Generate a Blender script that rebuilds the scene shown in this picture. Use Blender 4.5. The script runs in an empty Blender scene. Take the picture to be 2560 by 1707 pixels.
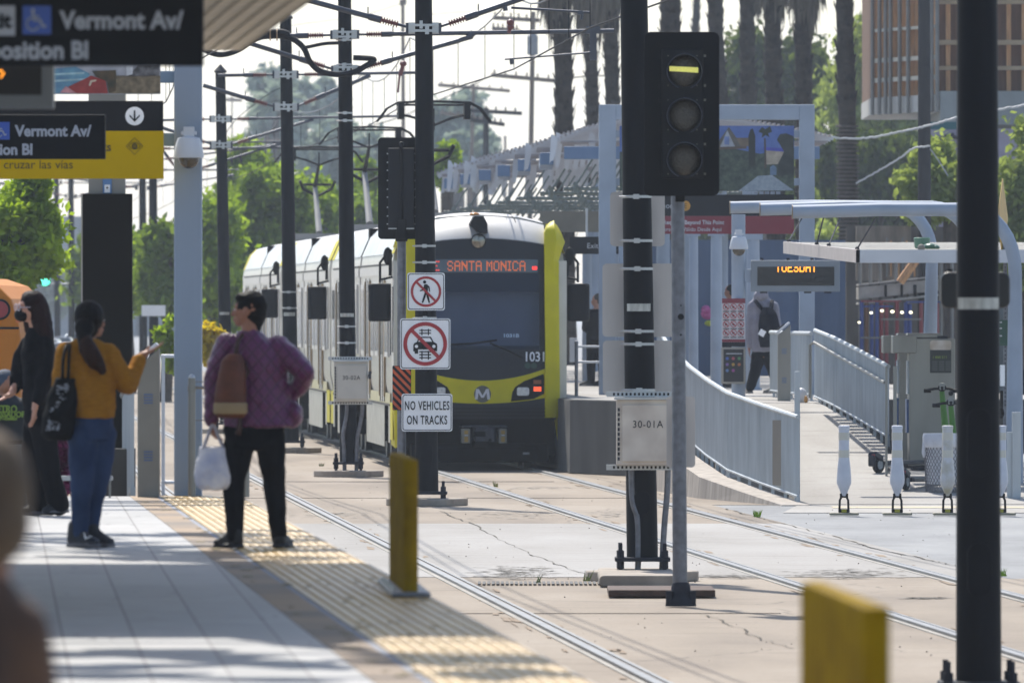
import bpy, bmesh, math, random
from mathutils import Vector, Matrix
R = math.radians
scene = bpy.context.scene
col = scene.collection
F = 28444.0                       # focal length in photo pixels (400 mm lens, 36 mm sensor, 2560 px)

# ---------------------------------------------------------------- camera
cam_d = bpy.data.cameras.new('camera')
cam = bpy.data.objects.new('camera', cam_d); col.objects.link(cam)
cam.location = (0, 0, 2.5)
cam.rotation_euler = (R(90) - 87.5 / F, 0, 0)
cam_d.lens = 400; cam_d.sensor_width = 36; cam_d.clip_start = 0.5; cam_d.clip_end = 20000
cam_d.dof.use_dof = True; cam_d.dof.focus_distance = 125; cam_d.dof.aperture_fstop = 9.0
scene.camera = cam

# ---------------------------------------------------------------- sky, sun, exposure
EL = R(52); AZ = math.atan2(-0.29, 0.957)
w = bpy.data.worlds.new('World'); scene.world = w; w.use_nodes = True
nt = w.node_tree; nt.nodes.clear()
sky = nt.nodes.new('ShaderNodeTexSky'); sky.sky_type = 'NISHITA'; sky.sun_disc = False
sky.sun_elevation = EL; sky.sun_rotation = AZ % (2 * math.pi)
sky.air_density = 1.0; sky.dust_density = 1.2; sky.ozone_density = 1.5
bg = nt.nodes.new('ShaderNodeBackground'); bg.inputs['Strength'].default_value = 0.115
wo = nt.nodes.new('ShaderNodeOutputWorld')
nt.links.new(sky.outputs[0], bg.inputs[0]); nt.links.new(bg.outputs[0], wo.inputs[0])
sun_d = bpy.data.lights.new('sun', 'SUN'); sun_d.energy = 4.15; sun_d.angle = R(0.55); sun_d.color = (1, 0.95, 0.87)
sun = bpy.data.objects.new('sun', sun_d); col.objects.link(sun)
sdir = Vector((math.sin(AZ) * math.cos(EL), math.cos(AZ) * math.cos(EL), math.sin(EL)))
sun.rotation_euler = (-sdir).to_track_quat('-Z', 'Y').to_euler(); sun.location = (0, 0, 60)
scene.view_settings.view_transform = 'Standard'; scene.view_settings.look = 'None'
scene.view_settings.exposure = 0.68; scene.view_settings.gamma = 1
try:
    scene.cycles.volume_bounces = 1; scene.cycles.max_bounces = 8; scene.cycles.transparent_max_bounces = 12
    scene.cycles.use_denoising = True
except Exception: pass

# ---------------------------------------------------------------- materials
def lin(h):
    h = h.lstrip('#'); v = [int(h[i:i + 2], 16) / 255 for i in (0, 2, 4)]
    return tuple(x / 12.92 if x <= 0.04045 else ((x + 0.055) / 1.055) ** 2.4 for x in v)
MATS = {}
def mat(name, c, rough=0.6, metal=0.0, var=0.12, scale=3.0, bump=0.0, c2=None, emit=None, es=1.0, spec=0.5, stretch=None, coat=0.0, detail=5, bdist=0.01):
    """procedural principled material: base colour broken up by object-space noise"""
    if name in MATS: return MATS[name]
    if isinstance(c, str): c = lin(c)
    if isinstance(c2, str): c2 = lin(c2)
    m = bpy.data.materials.new(name); m.use_nodes = True; MATS[name] = m
    n = m.node_tree.nodes; l = m.node_tree.links; p = n['Principled BSDF']
    p.inputs['Roughness'].default_value = rough; p.inputs['Metallic'].default_value = metal
    p.inputs['Specular IOR Level'].default_value = spec
    if coat: p.inputs['Coat Weight'].default_value = coat
    tc = n.new('ShaderNodeTexCoord'); mp = n.new('ShaderNodeMapping'); l.new(tc.outputs['Object'], mp.inputs['Vector'])
    if stretch: mp.inputs['Scale'].default_value = stretch
    nz = n.new('ShaderNodeTexNoise'); nz.inputs['Scale'].default_value = scale; nz.inputs['Detail'].default_value = detail
    l.new(mp.outputs[0], nz.inputs['Vector'])
    rp = n.new('ShaderNodeValToRGB'); rp.color_ramp.elements[0].position = 0.32; rp.color_ramp.elements[1].position = 0.68
    a = c2 if c2 else tuple(x * (1 - var) for x in c)
    b = c if c2 else tuple(min(1, x * (1 + var)) for x in c)
    rp.color_ramp.elements[0].color = (*a, 1); rp.color_ramp.elements[1].color = (*b, 1)
    l.new(nz.outputs['Fac'], rp.inputs[0]); l.new(rp.outputs[0], p.inputs['Base Color'])
    if emit:
        e = lin(emit) if isinstance(emit, str) else emit
        p.inputs['Emission Color'].default_value = (*e, 1); p.inputs['Emission Strength'].default_value = es
    if bump:
        bp = n.new('ShaderNodeBump'); bp.inputs['Strength'].default_value = bump; bp.inputs['Distance'].default_value = bdist
        l.new(nz.outputs['Fac'], bp.inputs['Height']); l.new(bp.outputs[0], p.inputs['Normal'])
    m['p'] = 1
    return m

# ---------------------------------------------------------------- object helpers
def W(px, py, Y):                 # the point at distance Y seen at a photo pixel
    return Vector(((px - 1280) / F * Y, Y, 2.5 - (py - 766) / F * Y))
def G(px, py, z=0.0):             # the point of the plane z seen at a photo pixel
    Y = (2.5 - z) * F / (py - 766)
    return Vector(((px - 1280) / F * Y, Y, z))
ORI = {}
def tag(o, label=None, cat=None, group=None, kind=None):
    if label: o['label'] = label
    if cat: o['category'] = cat
    if group: o['group'] = group
    if kind: o['kind'] = kind
    return o
def thing(name, label, cat, loc=(0, 0, 0), rotz=0, group=None):
    o = bpy.data.objects.new(name, None); col.objects.link(o)
    o.location = loc; o.rotation_euler = (0, 0, rotz); o.empty_display_size = 0.3
    ORI[o.name] = Vector((0, 0, 0)) if rotz else Vector(loc)     # rotated things are built in local coordinates
    return tag(o, label, cat, group)
class MB:
    """collects shapes for ONE mesh object"""
    def __init__(s): s.v = []; s.f = []
    def add(s, vs, fs):
        k = len(s.v); s.v += [Vector(x) for x in vs]; s.f += [tuple(i + k for i in f) for f in fs]; return s
    def box(s, x0, x1, y0, y1, z0, z1):
        vs = [(x, y, z) for z in (z0, z1) for y in (y0, y1) for x in (x0, x1)]
        return s.add(vs, [(0, 2, 3, 1), (4, 5, 7, 6), (0, 1, 5, 4), (2, 6, 7, 3), (0, 4, 6, 2), (1, 3, 7, 5)])
    def obox(s, c, sx, sy, sz, rot=None, ang=0, ax='Z'):
        m = Matrix.Rotation(ang, 3, ax) if rot is None else rot
        vs = [Vector(c) + m @ Vector((x * sx / 2, y * sy / 2, z * sz / 2)) for z in (-1, 1) for y in (-1, 1) for x in (-1, 1)]
        return s.add(vs, [(0, 2, 3, 1), (4, 5, 7, 6), (0, 1, 5, 4), (2, 6, 7, 3), (0, 4, 6, 2), (1, 3, 7, 5)])
    def cyl(s, p0, p1, r0, r1=None, n=12, cap=True):
        p0 = Vector(p0); p1 = Vector(p1); r1 = r0 if r1 is None else r1
        d = (p1 - p0).normalized(); a = d.orthogonal().normalized(); b = d.cross(a)
        vs = []
        for p, r in ((p0, r0), (p1, r1)):
            for i in range(n):
                t = 2 * math.pi * i / n; vs.append(p + (a * math.cos(t) + b * math.sin(t)) * r)
        fs = [(i, (i + 1) % n, n + (i + 1) % n, n + i) for i in range(n)]
        if cap: fs += [tuple(range(n - 1, -1, -1)), tuple(range(n, 2 * n))]
        return s.add(vs, fs)
    def tube(s, pts, r, n=8):
        pts = [Vector(p) for p in pts]; rs = r if isinstance(r, (list, tuple)) else [r] * len(pts)
        vs = []; pa = None
        for i, p in enumerate(pts):
            d = (pts[min(i + 1, len(pts) - 1)] - pts[max(i - 1, 0)]).normalized()
            a = d.orthogonal().normalized() if pa is None else (pa - d * pa.dot(d)).normalized()
            pa = a; b = d.cross(a)
            for k in range(n):
                t = 2 * math.pi * k / n; vs.append(p + (a * math.cos(t) + b * math.sin(t)) * rs[i])
        fs = [(i * n + k, i * n + (k + 1) % n, (i + 1) * n + (k + 1) % n, (i + 1) * n + k) for i in range(len(pts) - 1) for k in range(n)]
        m = (len(pts) - 1) * n
        fs += [tuple(range(n - 1, -1, -1)), tuple(range(m, m + n))]
        return s.add(vs, fs)
    def prism(s, pts, y0, y1):    # pts (x,z), extruded in y
        n = len(pts)
        ar = sum(pts[i][0] * pts[(i + 1) % n][1] - pts[(i + 1) % n][0] * pts[i][1] for i in range(n))
        if ar < 0: pts = pts[::-1]
        vs = [(x, y0, z) for x, z in pts] + [(x, y1, z) for x, z in pts]
        return s.add(vs, [tuple(range(n)), tuple(range(2 * n - 1, n - 1, -1))] + [(i, i + n, (i + 1) % n + n, (i + 1) % n) for i in range(n)])
    def zprism(s, pts, z0, z1):   # pts (x,y), extruded in z
        n = len(pts)
        ar = sum(pts[i][0] * pts[(i + 1) % n][1] - pts[(i + 1) % n][0] * pts[i][1] for i in range(n))
        if ar < 0: pts = pts[::-1]
        vs = [(x, y, z0) for x, y in pts] + [(x, y, z1) for x, y in pts]
        return s.add(vs, [tuple(range(n - 1, -1, -1)), tuple(range(n, 2 * n))] + [(i, (i + 1) % n, (i + 1) % n + n, i + n) for i in range(n)])
    def ring(s, c, ro, ri, y0, y1, n=40):
        cx, cz = c
        for k in range(n):
            a = 2 * math.pi * k / n; b = 2 * math.pi * (k + 1) / n
            q = [(cx + ro * math.cos(a), cz + ro * math.sin(a)), (cx + ro * math.cos(b), cz + ro * math.sin(b)),
                 (cx + ri * math.cos(b), cz + ri * math.sin(b)), (cx + ri * math.cos(a), cz + ri * math.sin(a))]
            s.prism(q, y0, y1)
        return s
    def lathe(s, c, prof, n=20, ax=(0, 0, 1)):   # prof: (r, h) along axis
        c = Vector(c); ax = Vector(ax).normalized(); a = ax.orthogonal().normalized(); b = ax.cross(a); vs = []
        for r, h in prof:
            for k in range(n):
                t = 2 * math.pi * k / n; vs.append(c + ax * h + (a * math.cos(t) + b * math.sin(t)) * max(r, 1e-4))
        fs = [(i * n + k, i * n + (k + 1) % n, (i + 1) * n + (k + 1) % n, (i + 1) * n + k) for i in range(len(prof) - 1) for k in range(n)]
        m = (len(prof) - 1) * n
        fs += [tuple(range(n - 1, -1, -1)), tuple(range(m, m + n))]
        return s.add(vs, fs)
    def ball(s, c, rx, ry=None, rz=None, n=14, k=9, rot=None):
        ry = rx if ry is None else ry; rz = rx if rz is None else rz; c = Vector(c); vs = []; m = rot or Matrix.Identity(3)
        for i in range(1, k):
            ph = math.pi * i / k
            for j in range(n):
                t = 2 * math.pi * j / n
                vs.append(c + m @ Vector((rx * math.sin(ph) * math.cos(t), ry * math.sin(ph) * math.sin(t), rz * math.cos(ph))))
        vs += [c + m @ Vector((0, 0, rz)), c - m @ Vector((0, 0, rz))]; T = len(vs) - 2; B = T + 1
        fs = [(i * n + j, (i + 1) * n + j, (i + 1) * n + (j + 1) % n, i * n + (j + 1) % n) for i in range(k - 2) for j in range(n)]
        fs += [(T, j, (j + 1) % n) for j in range(n)] + [(B, (k - 2) * n + (j + 1) % n, (k - 2) * n + j) for j in range(n)]
        return s.add(vs, fs)
    def rrect(s, x0, x1, z0, z1, r, y0, y1, k=5):
        return s.prism(rrpts(x0, x1, z0, z1, r, k), y0, y1)
    def build(s, name, m, parent=None, smooth=False, bevel=0, label=None, sub=0):
        me = bpy.data.meshes.new(name)
        o0 = ORI.get(parent.name, Vector((0, 0, 0))) if parent else Vector((0, 0, 0))
        me.from_pydata([tuple(x - o0) for x in s.v], [], s.f); me.update()
        ob = bpy.data.objects.new(name, me); col.objects.link(ob); ORI[ob.name] = o0
        if parent: ob.parent = parent
        for mm in (m if isinstance(m, (list, tuple)) else [m]): me.materials.append(mm)
        if smooth:
            me.polygons.foreach_set('use_smooth', [True] * len(me.polygons))
            if smooth == 'a':
                try: me.set_sharp_from_angle(angle=R(38))
                except Exception: pass
        if bevel:
            b = ob.modifiers.new('bevel', 'BEVEL'); b.width = bevel; b.segments = 2; b.limit_method = 'ANGLE'
        if label: ob['label'] = label
        return ob
def rrpts(x0, x1, z0, z1, r, k=5):
    pts = []
    for cx, cz, a0 in ((x1 - r, z1 - r, 0), (x0 + r, z1 - r, 90), (x0 + r, z0 + r, 180), (x1 - r, z0 + r, 270)):
        for i in range(k + 1):
            a = R(a0 + 90 * i / k); pts.append((cx + r * math.cos(a), cz + r * math.sin(a)))
    return pts
def own(mb, name, m, label, cat, group=None, smooth=False, bevel=0, origin=None, kind=None):
    """a thing that is one mesh"""
    if origin is None:
        n = len(mb.v); origin = Vector((sum(v.x for v in mb.v) / n, sum(v.y for v in mb.v) / n, min(v.z for v in mb.v)))
    origin = Vector(origin); mb.v = [v - origin for v in mb.v]
    o = mb.build(name, m, None, smooth, bevel); o.location = origin; ORI[o.name] = origin
    return tag(o, label, cat, group, kind)
def struct(mb, name, m, smooth=False, bevel=0): return tag(mb.build(name, m, None, smooth, bevel), kind='structure')
def text(txt, name, m, parent, x, y, z, size, xs=1.0, align='LEFT', depth=0.004, bold=0.0, rotz=0.0, spacing=1.0):
    """raised lettering facing the camera; (x,y,z) is its baseline start, size = letter em height"""
    cu = bpy.data.curves.new(name, 'FONT'); cu.body = txt; cu.size = size; cu.extrude = depth / 2; cu.offset = bold
    cu.align_x = align; cu.space_character = spacing; cu.resolution_u = 3
    t = bpy.data.objects.new('tmp', cu); col.objects.link(t)
    bpy.context.view_layer.update()
    me = bpy.data.meshes.new_from_object(t.evaluated_get(bpy.context.evaluated_depsgraph_get()))
    bpy.data.objects.remove(t); bpy.data.curves.remove(cu)
    o0 = ORI.get(parent.name, Vector((0, 0, 0)))
    M = Matrix.Translation(Vector((x, y, z)) - o0) @ Matrix.Rotation(rotz, 4, 'Z') @ Matrix.Rotation(R(90), 4, 'X') @ Matrix.Scale(xs, 4, (1, 0, 0))
    me.transform(M); me.materials.clear(); me.materials.append(m); me.name = name
    o = bpy.data.objects.new(name, me); col.objects.link(o); o.parent = parent; ORI[o.name] = o0
    return o
def remesh(mb, name, m, parent, voxel=0.01, smooth=3, factor=0.5, disp=None):
    """one continuous surface grown over overlapping shapes"""
    me = bpy.data.meshes.new('tmp'); me.from_pydata([tuple(v) for v in mb.v], [], mb.f); me.update()
    t = bpy.data.objects.new('tmp', me); col.objects.link(t)
    r = t.modifiers.new('r', 'REMESH'); r.mode = 'VOXEL'; r.voxel_size = voxel; r.use_smooth_shade = True
    if smooth:
        s = t.modifiers.new('s', 'SMOOTH'); s.factor = factor; s.iterations = smooth
    if disp:
        tx = bpy.data.textures.new('folds', 'CLOUDS'); tx.noise_scale = disp[1]; tx.noise_depth = 1
        d = t.modifiers.new('d', 'DISPLACE'); d.texture = tx; d.strength = disp[0]; d.mid_level = 0.5
    bpy.context.view_layer.update()
    m2 = bpy.data.meshes.new_from_object(t.evaluated_get(bpy.context.evaluated_depsgraph_get()))
    bpy.data.objects.remove(t); bpy.data.meshes.remove(me)
    o0 = ORI.get(parent.name, Vector((0, 0, 0))) if parent else Vector((0, 0, 0))
    m2.transform(Matrix.Translation(-o0)); m2.materials.clear(); m2.materials.append(m); m2.name = name
    m2.polygons.foreach_set('use_smooth', [True] * len(m2.polygons))
    o = bpy.data.objects.new(name, m2); col.objects.link(o); o.parent = parent; ORI[o.name] = o0
    return o
def cap(mb, p0, p1, r0, r1=None, n=14):
    r1 = r0 if r1 is None else r1
    mb.cyl(p0, p1, r0, r1, n); mb.ball(p0, r0, n=n); mb.ball(p1, r1, n=n); return mb
rnd = random.Random(7)
# ================================================================ ground, tracks, platforms
def ground_mat(name, cols, scale, crack=True, rough=0.85, streak=True, bumps=0.15):
    """worn concrete: broad stains, speckle and fine cracks in the surface itself"""
    m = bpy.data.materials.new(name); m.use_nodes = True; MATS[name] = m
    n = m.node_tree.nodes; l = m.node_tree.links; p = n['Principled BSDF']; p.inputs['Roughness'].default_value = rough
    tc = n.new('ShaderNodeTexCoord')
    def noise(sc, det, st=None):
        mp = n.new('ShaderNodeMapping'); l.new(tc.outputs['Object'], mp.inputs[0])
        if st: mp.inputs['Scale'].default_value = st
        z = n.new('ShaderNodeTexNoise'); z.inputs['Scale'].default_value = sc; z.inputs['Detail'].default_value = det
        l.new(mp.outputs[0], z.inputs[0]); return z
    def ramp(src, stops):
        r = n.new('ShaderNodeValToRGB'); e = r.color_ramp.elements
        while len(e) < len(stops): e.new(0.5)
        for q, (pos, c) in zip(e, stops):
            q.position = pos; q.color = (*(lin(c) if isinstance(c, str) else c), 1)
        l.new(src, r.inputs[0]); return r
    def mul(a, b, fac=1.0):
        x = n.new('ShaderNodeMixRGB'); x.blend_type = 'MULTIPLY'; x.inputs[0].default_value = fac
        l.new(a, x.inputs[1]); l.new(b, x.inputs[2]); return x
    a = noise(scale, 6, (1, 0.22, 1)); c = ramp(a.outputs['Fac'], [(0.35, cols[0]), (0.5, cols[1]), (0.66, cols[2])])
    b = noise(26, 4); sp = ramp(b.outputs['Fac'], [(0.3, (0.72,) * 3), (0.48, (1,) * 3)])
    out = mul(c.outputs[0], sp.outputs[0], 0.8)
    s2 = noise(1.1, 8, (0.8, 3.0, 1)); sr = ramp(s2.outputs['Fac'], [(0.30, (0.6, 0.57, 0.54)), (0.44, (1,) * 3)])
    out = mul(out.outputs[0], sr.outputs[0], 0.55 if streak else 0.2)
    if crack:
        v = n.new('ShaderNodeTexVoronoi'); v.feature = 'DISTANCE_TO_EDGE'; v.inputs['Scale'].default_value = 0.28
        mp = n.new('ShaderNodeMapping'); mp.inputs['Scale'].default_value = (1.0, 0.35, 1)
        dn = noise(1.7, 6); ad = n.new('ShaderNodeMixRGB'); ad.blend_type = 'ADD'; ad.inputs[0].default_value = 0.55
        l.new(tc.outputs['Object'], ad.inputs[1]); l.new(dn.outputs['Color'], ad.inputs[2])
        l.new(ad.outputs[0], mp.inputs[0]); l.new(mp.outputs[0], v.inputs['Vector'])
        cr = ramp(v.outputs['Distance'], [(0.0, (0.35, 0.33, 0.30)), (0.006, (1,) * 3)])
        gate = noise(0.35, 3); gr = ramp(gate.outputs['Fac'], [(0.46, (0,) * 3), (0.54, (1,) * 3)])
        mx = n.new('ShaderNodeMixRGB'); l.new(gr.outputs[0], mx.inputs[0]); mx.inputs[1].default_value = (1, 1, 1, 1); l.new(cr.outputs[0], mx.inputs[2])
        out = mul(out.outputs[0], mx.outputs[0], 0.9)
    l.new(out.outputs[0], p.inputs['Base Color'])
    bp = n.new('ShaderNodeBump'); bp.inputs['Strength'].default_value = bumps; bp.inputs['Distance'].default_value = 0.02
    l.new(b.outputs['Fac'], bp.inputs['Height']); l.new(bp.outputs[0], p.inputs['Normal'])
    return m
M_GROUND = ground_mat('track slab concrete', ['#74685a', '#867969', '#918576'], 0.5)
M_CROSS = ground_mat('pale crossing concrete', ['#85817b', '#918d88', '#9a9793'], 0.4, crack=False)
M_ASPH = ground_mat('grey asphalt', ['#747576', '#808182', '#8a8b8b'], 0.8, crack=False, bumps=0.5)
M_WALK = ground_mat('ramp paving', ['#8a857f', '#94908a', '#9d9a95'], 0.9, crack=False)
M_CONC = mat('platform concrete', '#4a4947', 0.9, var=0.2, scale=1.6, bump=0.2, stretch=(1, 1, 0.3))
M_CURB = mat('kerb concrete', '#a8a096', 0.85, var=0.15, scale=3, bump=0.2)
M_RAIL = mat('rail steel', '#67696c', 0.55, metal=0.8, var=0.15, scale=2)
M_RAILSIDE = mat('rusty groove', '#5d5248', 0.8, var=0.25, scale=5)

TS = -0.0525                      # the tracks' drift to the left per metre
def trackx(x0, y0, Y): return x0 + TS * (Y - y0)
def sheet(name, pts, z, m, th=0.0, sub=None):
    mb = MB()
    if th: mb.zprism(pts, z - th, z)
    else:
        ar = sum(pts[i][0] * pts[(i + 1) % len(pts)][1] - pts[(i + 1) % len(pts)][0] * pts[i][1] for i in range(len(pts)))
        if ar < 0: pts = pts[::-1]
        mb.add([(x, y, z) for x, y in pts], [tuple(range(len(pts)))])
    return struct(mb, name, m)
sheet('ground', [(-900, -20), (900, -20), (900, 3200), (-900, 3200)], -0.014, M_ASPH)
# slab that carries both tracks, and the pale road crossing over it
def strip(name, xl, xr, y0, y1, z, m):    # strip following the tracks, xl/xr at Y=100
    sheet(name, [(xl + TS * (y0 - 100), y0), (xr + TS * (y0 - 100), y0), (xr + TS * (y1 - 100), y1), (xl + TS * (y1 - 100), y1)], z, m)
strip('track_bed', -9.0, 5.4, 40, 105, -0.01, M_GROUND)
strip('track_bed', -9.0, 4.84, 105, 144, -0.01, M_GROUND)
strip('track_bed', -9.0, 5.9, 144, 1500, -0.01, M_GROUND)
# crossing: irregular near and far edges
y_near, y_far = 105.5, 131.5
strip('crossing', -2.9, 4.84, y_near, y_far, -0.006, M_CROSS)
# rails: head, groove and steel-edged flangeway
RAILS = {'a': (-0.66, 76.4), 'b': (0.889, 76.4), 'c': (2.54, 101.7), 'd': (4.13, 101.7)}
M_BAND = mat('pale rail grout', '#8f8b84', 0.8, var=0.2, scale=4, stretch=(1, 0.15, 1))
for k, (x0, y0) in RAILS.items():
    a, b = 42, 700
    def sp(o0, o1, z0, z1):
        mb = MB(); ys = [42, 90, 140, 200, 300, 700]
        vs = []
        for Y in ys:
            x = trackx(x0, y0, Y); vs += [(x + o0, Y, z0), (x + o1, Y, z0), (x + o1, Y, z1), (x + o0, Y, z1)]
        fs = [(3, 2, 1, 0)]
        for i in range(len(ys) - 1):
            for j in range(4): fs.append((i * 4 + j, i * 4 + (j + 1) % 4, (i + 1) * 4 + (j + 1) % 4, (i + 1) * 4 + j))
        n4 = (len(ys) - 1) * 4; fs.append((n4, n4 + 1, n4 + 2, n4 + 3))
        return mb.add(vs, fs)
    struct(sp(-0.075, 0.15, -0.02, -0.001), 'rail_grout', M_BAND)
    struct(sp(-0.03, 0.04, -0.02, 0.022), 'rail', M_RAIL)
    struct(sp(0.04, 0.085, -0.02, 0.004), 'rail_groove', M_RAILSIDE)
    struct(sp(0.085, 0.11, -0.02, 0.013), 'guard_rail', M_RAIL)
# drain grate across the near track
mb = MB()
for i in range(30):
    x = (1195 + i * 11.5 - 1280) / F * 103.0
    mb.box(x, x + 0.026, 102.4, 103.4, -0.004, 0.006)
struct(mb, 'drain_slots', mat('drain iron', '#2c2a29', 0.7))
mb = MB()
for i in range(8):
    x = 4.6 + i * 0.075; mb.obox((x, 93.2, 0.0), 0.035, 0.9, 0.02, ang=R(3))
struct(mb, 'drain_slots', MATS['drain iron'])
mb = MB(); mb.box(4.55, 6.2, 95.2, 95.9, -0.02, 0.035); struct(mb, 'drain_kerb', M_CURB)
# long crack across the crossing, with weeds in it (real groove strip)
def crack_line(pts, wd, name='pavement_crack'):
    mb = MB(); fine = []
    for i in range(len(pts) - 1):
        for t in range(9):
            p = G(*pts[i]).lerp(G(*pts[i + 1]), t / 9); fine.append(p + Vector((rnd.uniform(-.03, .03), rnd.uniform(-.12, .12), 0)))
    fine.append(G(*pts[-1]))
    for i in range(len(fine) - 1):
        a, b = fine[i], fine[i + 1]; w0 = wd * .7 * rnd.uniform(.2, 1.2)
        mb.add([(a.x - w0, a.y, -0.001), (a.x + w0, a.y, -0.001), (b.x + w0, b.y, -0.001), (b.x - w0, b.y, -0.001)], [(0, 1, 2, 3)])
    struct(mb, name, mat('crack dirt', '#4d463a', 0.95, var=0.3, scale=6))
crack_line([(1100, 1275), (1180, 1308), (1260, 1352), (1330, 1385), (1400, 1412), (1480, 1437), (1512, 1452)], 0.014)
crack_line([(1750, 1530), (1830, 1560), (1900, 1595), (1985, 1620)], 0.010)
crack_line([(1810, 1270), (1900, 1292), (1930, 1302), (2080, 1338), (2180, 1368), (2330, 1400), (2388, 1412)], 0.018)
crack_line([(980, 1240), (1100, 1250), (1290, 1258)], 0.012)
crack_line([(2100, 1478), (2220, 1476), (2380, 1470)], 0.008)
crack_line([(2150, 1490), (2240, 1493), (2350, 1488)], 0.006)
# scuffed patches where the slab is worn: clusters of thin dark scars
def scars(px0, px1, py0, py1, n):
    mb = MB()
    for i in range(n):
        c = G(rnd.triangular(px0, px1), rnd.triangular(py0, py1)); w0 = rnd.uniform(.01, .16) * rnd.random(); d0 = rnd.uniform(.015, .09); k = rnd.uniform(-.3, .3)
        mb.add([(c.x - w0, c.y, -.0025), (c.x - w0 * .3, c.y - d0, -.0025), (c.x + w0, c.y + k * w0, -.0025), (c.x + w0 * .2, c.y + d0, -.0025)], [(0, 1, 2, 3)])
    struct(mb, 'worn_patch', mat('worn dark concrete', '#78736c', .9, var=.25, scale=9))
scars(1180, 1410, 1412, 1452, 260); scars(1160, 1420, 1272, 1300, 150); scars(1960, 2270, 1418, 1448, 260); scars(1230, 1470, 1214, 1222, 60); scars(1690, 2000, 1432, 1446, 120); scars(700, 960, 1276, 1294, 90); scars(1480, 1580, 1272, 1300, 60); scars(2240, 2400, 1490, 1496, 50)
# weeds: tufts of real blades
def tuft(px, py, h, n=9, label='small green weed tuft in a pavement crack', hue='#7f9f2e', z=0.0):
    c = G(px, py, z); mb = MB()
    for i in range(n):
        a = rnd.uniform(0, 6.28); l = h * rnd.uniform(.5, 1); b = c + Vector((rnd.uniform(-.03, .03), rnd.uniform(-.03, .03), 0))
        t = b + Vector((math.cos(a) * l * .5, math.sin(a) * l * .5, l)); wv = Vector((.008, 0, 0)) * (h / .08) ** .5
        mb.add([b - wv, b + wv, t], [(0, 1, 2)])
    own(mb, 'weed', mat('weed ' + hue, hue, 0.7, var=0.3, scale=9), label, 'weed')
tuft(1850, 1243, .14, 22, 'bright green weed at the foot of the ramp kerb', '#8fbf1c')
tuft(1893, 1292, .10, 30, 'low weed clump where asphalt meets track slab')
tuft(1240, 1217, .10, 10, 'dry weed tuft beside the rail in front of the tram', '#8a8a3a')
tuft(1343, 1457, .10, 5, 'thin grass blades by the drain slots, nearest the rail', '#7f8a4a')
tuft(1466, 1452, .12, 5, 'thin grass blades by the drain slots, tallest one', '#7f8a4a')
tuft(1520, 1455, .06, 14, 'small weed at the corner of the black post footing')
tuft(804, 1165, .08, 12, 'sparse weed on the slab behind the purple jacket', '#6c7440')
tuft(1440, 1180, .08, 14, 'dry weed between the rails before the tram front', '#8a8a3a')
tuft(2508, 1440, .09, 12, 'weed beside the drain kerb right of the big black post')
# scattered grit and dark pebbles on the slab
mb = MB()
for i in range(230):
    py = 1180 + 480 * rnd.random() ** 1.5; px = rnd.uniform(700, 2380); c = G(px, py); r = rnd.uniform(.003, .009)
    if c.x < -0.25 + TS * (c.y - 76.4) : continue
    mb.ball((c.x, c.y, r * .3), r, r, r * .7, n=5, k=3)
own(mb, 'gravel', mat('grit', '#6e665c', 0.9, var=0.5, scale=3), 'loose grit scattered on the track slab', 'gravel', kind='stuff')

# ---------------------------------------------------------------- left platform (z = 1)
PE = lambda Y: -0.19 - 0.0555 * (Y - 54.4)       # its track-side edge
m = bpy.data.materials.new('platform tiles'); m.use_nodes = True; MATS['tiles'] = m
n = m.node_tree.nodes; l = m.node_tree.links; p = n['Principled BSDF']; p.inputs['Roughness'].default_value = 0.62
tc = n.new('ShaderNodeTexCoord'); mp = n.new('ShaderNodeMapping'); l.new(tc.outputs['Object'], mp.inputs[0])
mp.inputs['Rotation'].default_value = (0, 0, -R(2.6)); mp.inputs['Location'].default_value = (0.02, 0, 0)
bk = n.new('ShaderNodeTexBrick'); bk.offset = 0; bk.inputs['Scale'].default_value = 1; bk.inputs['Brick Width'].default_value = 0.325
bk.inputs['Row Height'].default_value = 2.45; bk.inputs['Mortar Size'].default_value = 0.006; bk.inputs['Mortar Smooth'].default_value = 0.2
bk.inputs['Color1'].default_value = (*lin('#8b8b8a'), 1); bk.inputs['Color2'].default_value = (*lin('#979695'), 1); bk.inputs['Mortar'].default_value = (*lin('#5a5855'), 1)
l.new(mp.outputs[0], bk.inputs[0])
nz = n.new('ShaderNodeTexNoise'); nz.inputs['Scale'].default_value = 3; nz.inputs['Detail'].default_value = 8; l.new(mp.outputs[0], nz.inputs[0])
rp = n.new('ShaderNodeValToRGB'); rp.color_ramp.elements[0].position = .3; rp.color_ramp.elements[0].color = (.8, .79, .78, 1); rp.color_ramp.elements[1].position = .6
l.new(nz.outputs[0], rp.inputs[0]); mx = n.new('ShaderNodeMixRGB'); mx.blend_type = 'MULTIPLY'; mx.inputs[0].default_value = 1
l.new(bk.outputs[0], mx.inputs[1]); l.new(rp.outputs[0], mx.inputs[2]); l.new(mx.outputs[0], p.inputs['Base Color'])
PEND = 90.0
def pstrip(name, o0, o1, y0, y1, z0, z1, m):
    mb = MB(); mb.zprism([(PE(y0) + o0, y0), (PE(y0) + o1, y0), (PE(y1) + o1, y1), (PE(y1) + o0, y1)], z0, z1)
    return struct(mb, name, m)
pstrip('platform', -4.3, 0, 6, PEND, 0.0, 0.985, M_CONC)
pstrip('platform_tiles', -4.25, -0.86, 6, PEND - .01, 0.9855, 1.0, MATS['tiles'])
m = bpy.data.materials.new('slate border'); m.use_nodes = True
n = m.node_tree.nodes; l = m.node_tree.links; p = n['Principled BSDF']; p.inputs['Roughness'].default_value = 0.7
tc = n.new('ShaderNodeTexCoord'); bk = n.new('ShaderNodeTexBrick'); bk.offset = .5; bk.inputs['Scale'].default_value = 1
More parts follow.
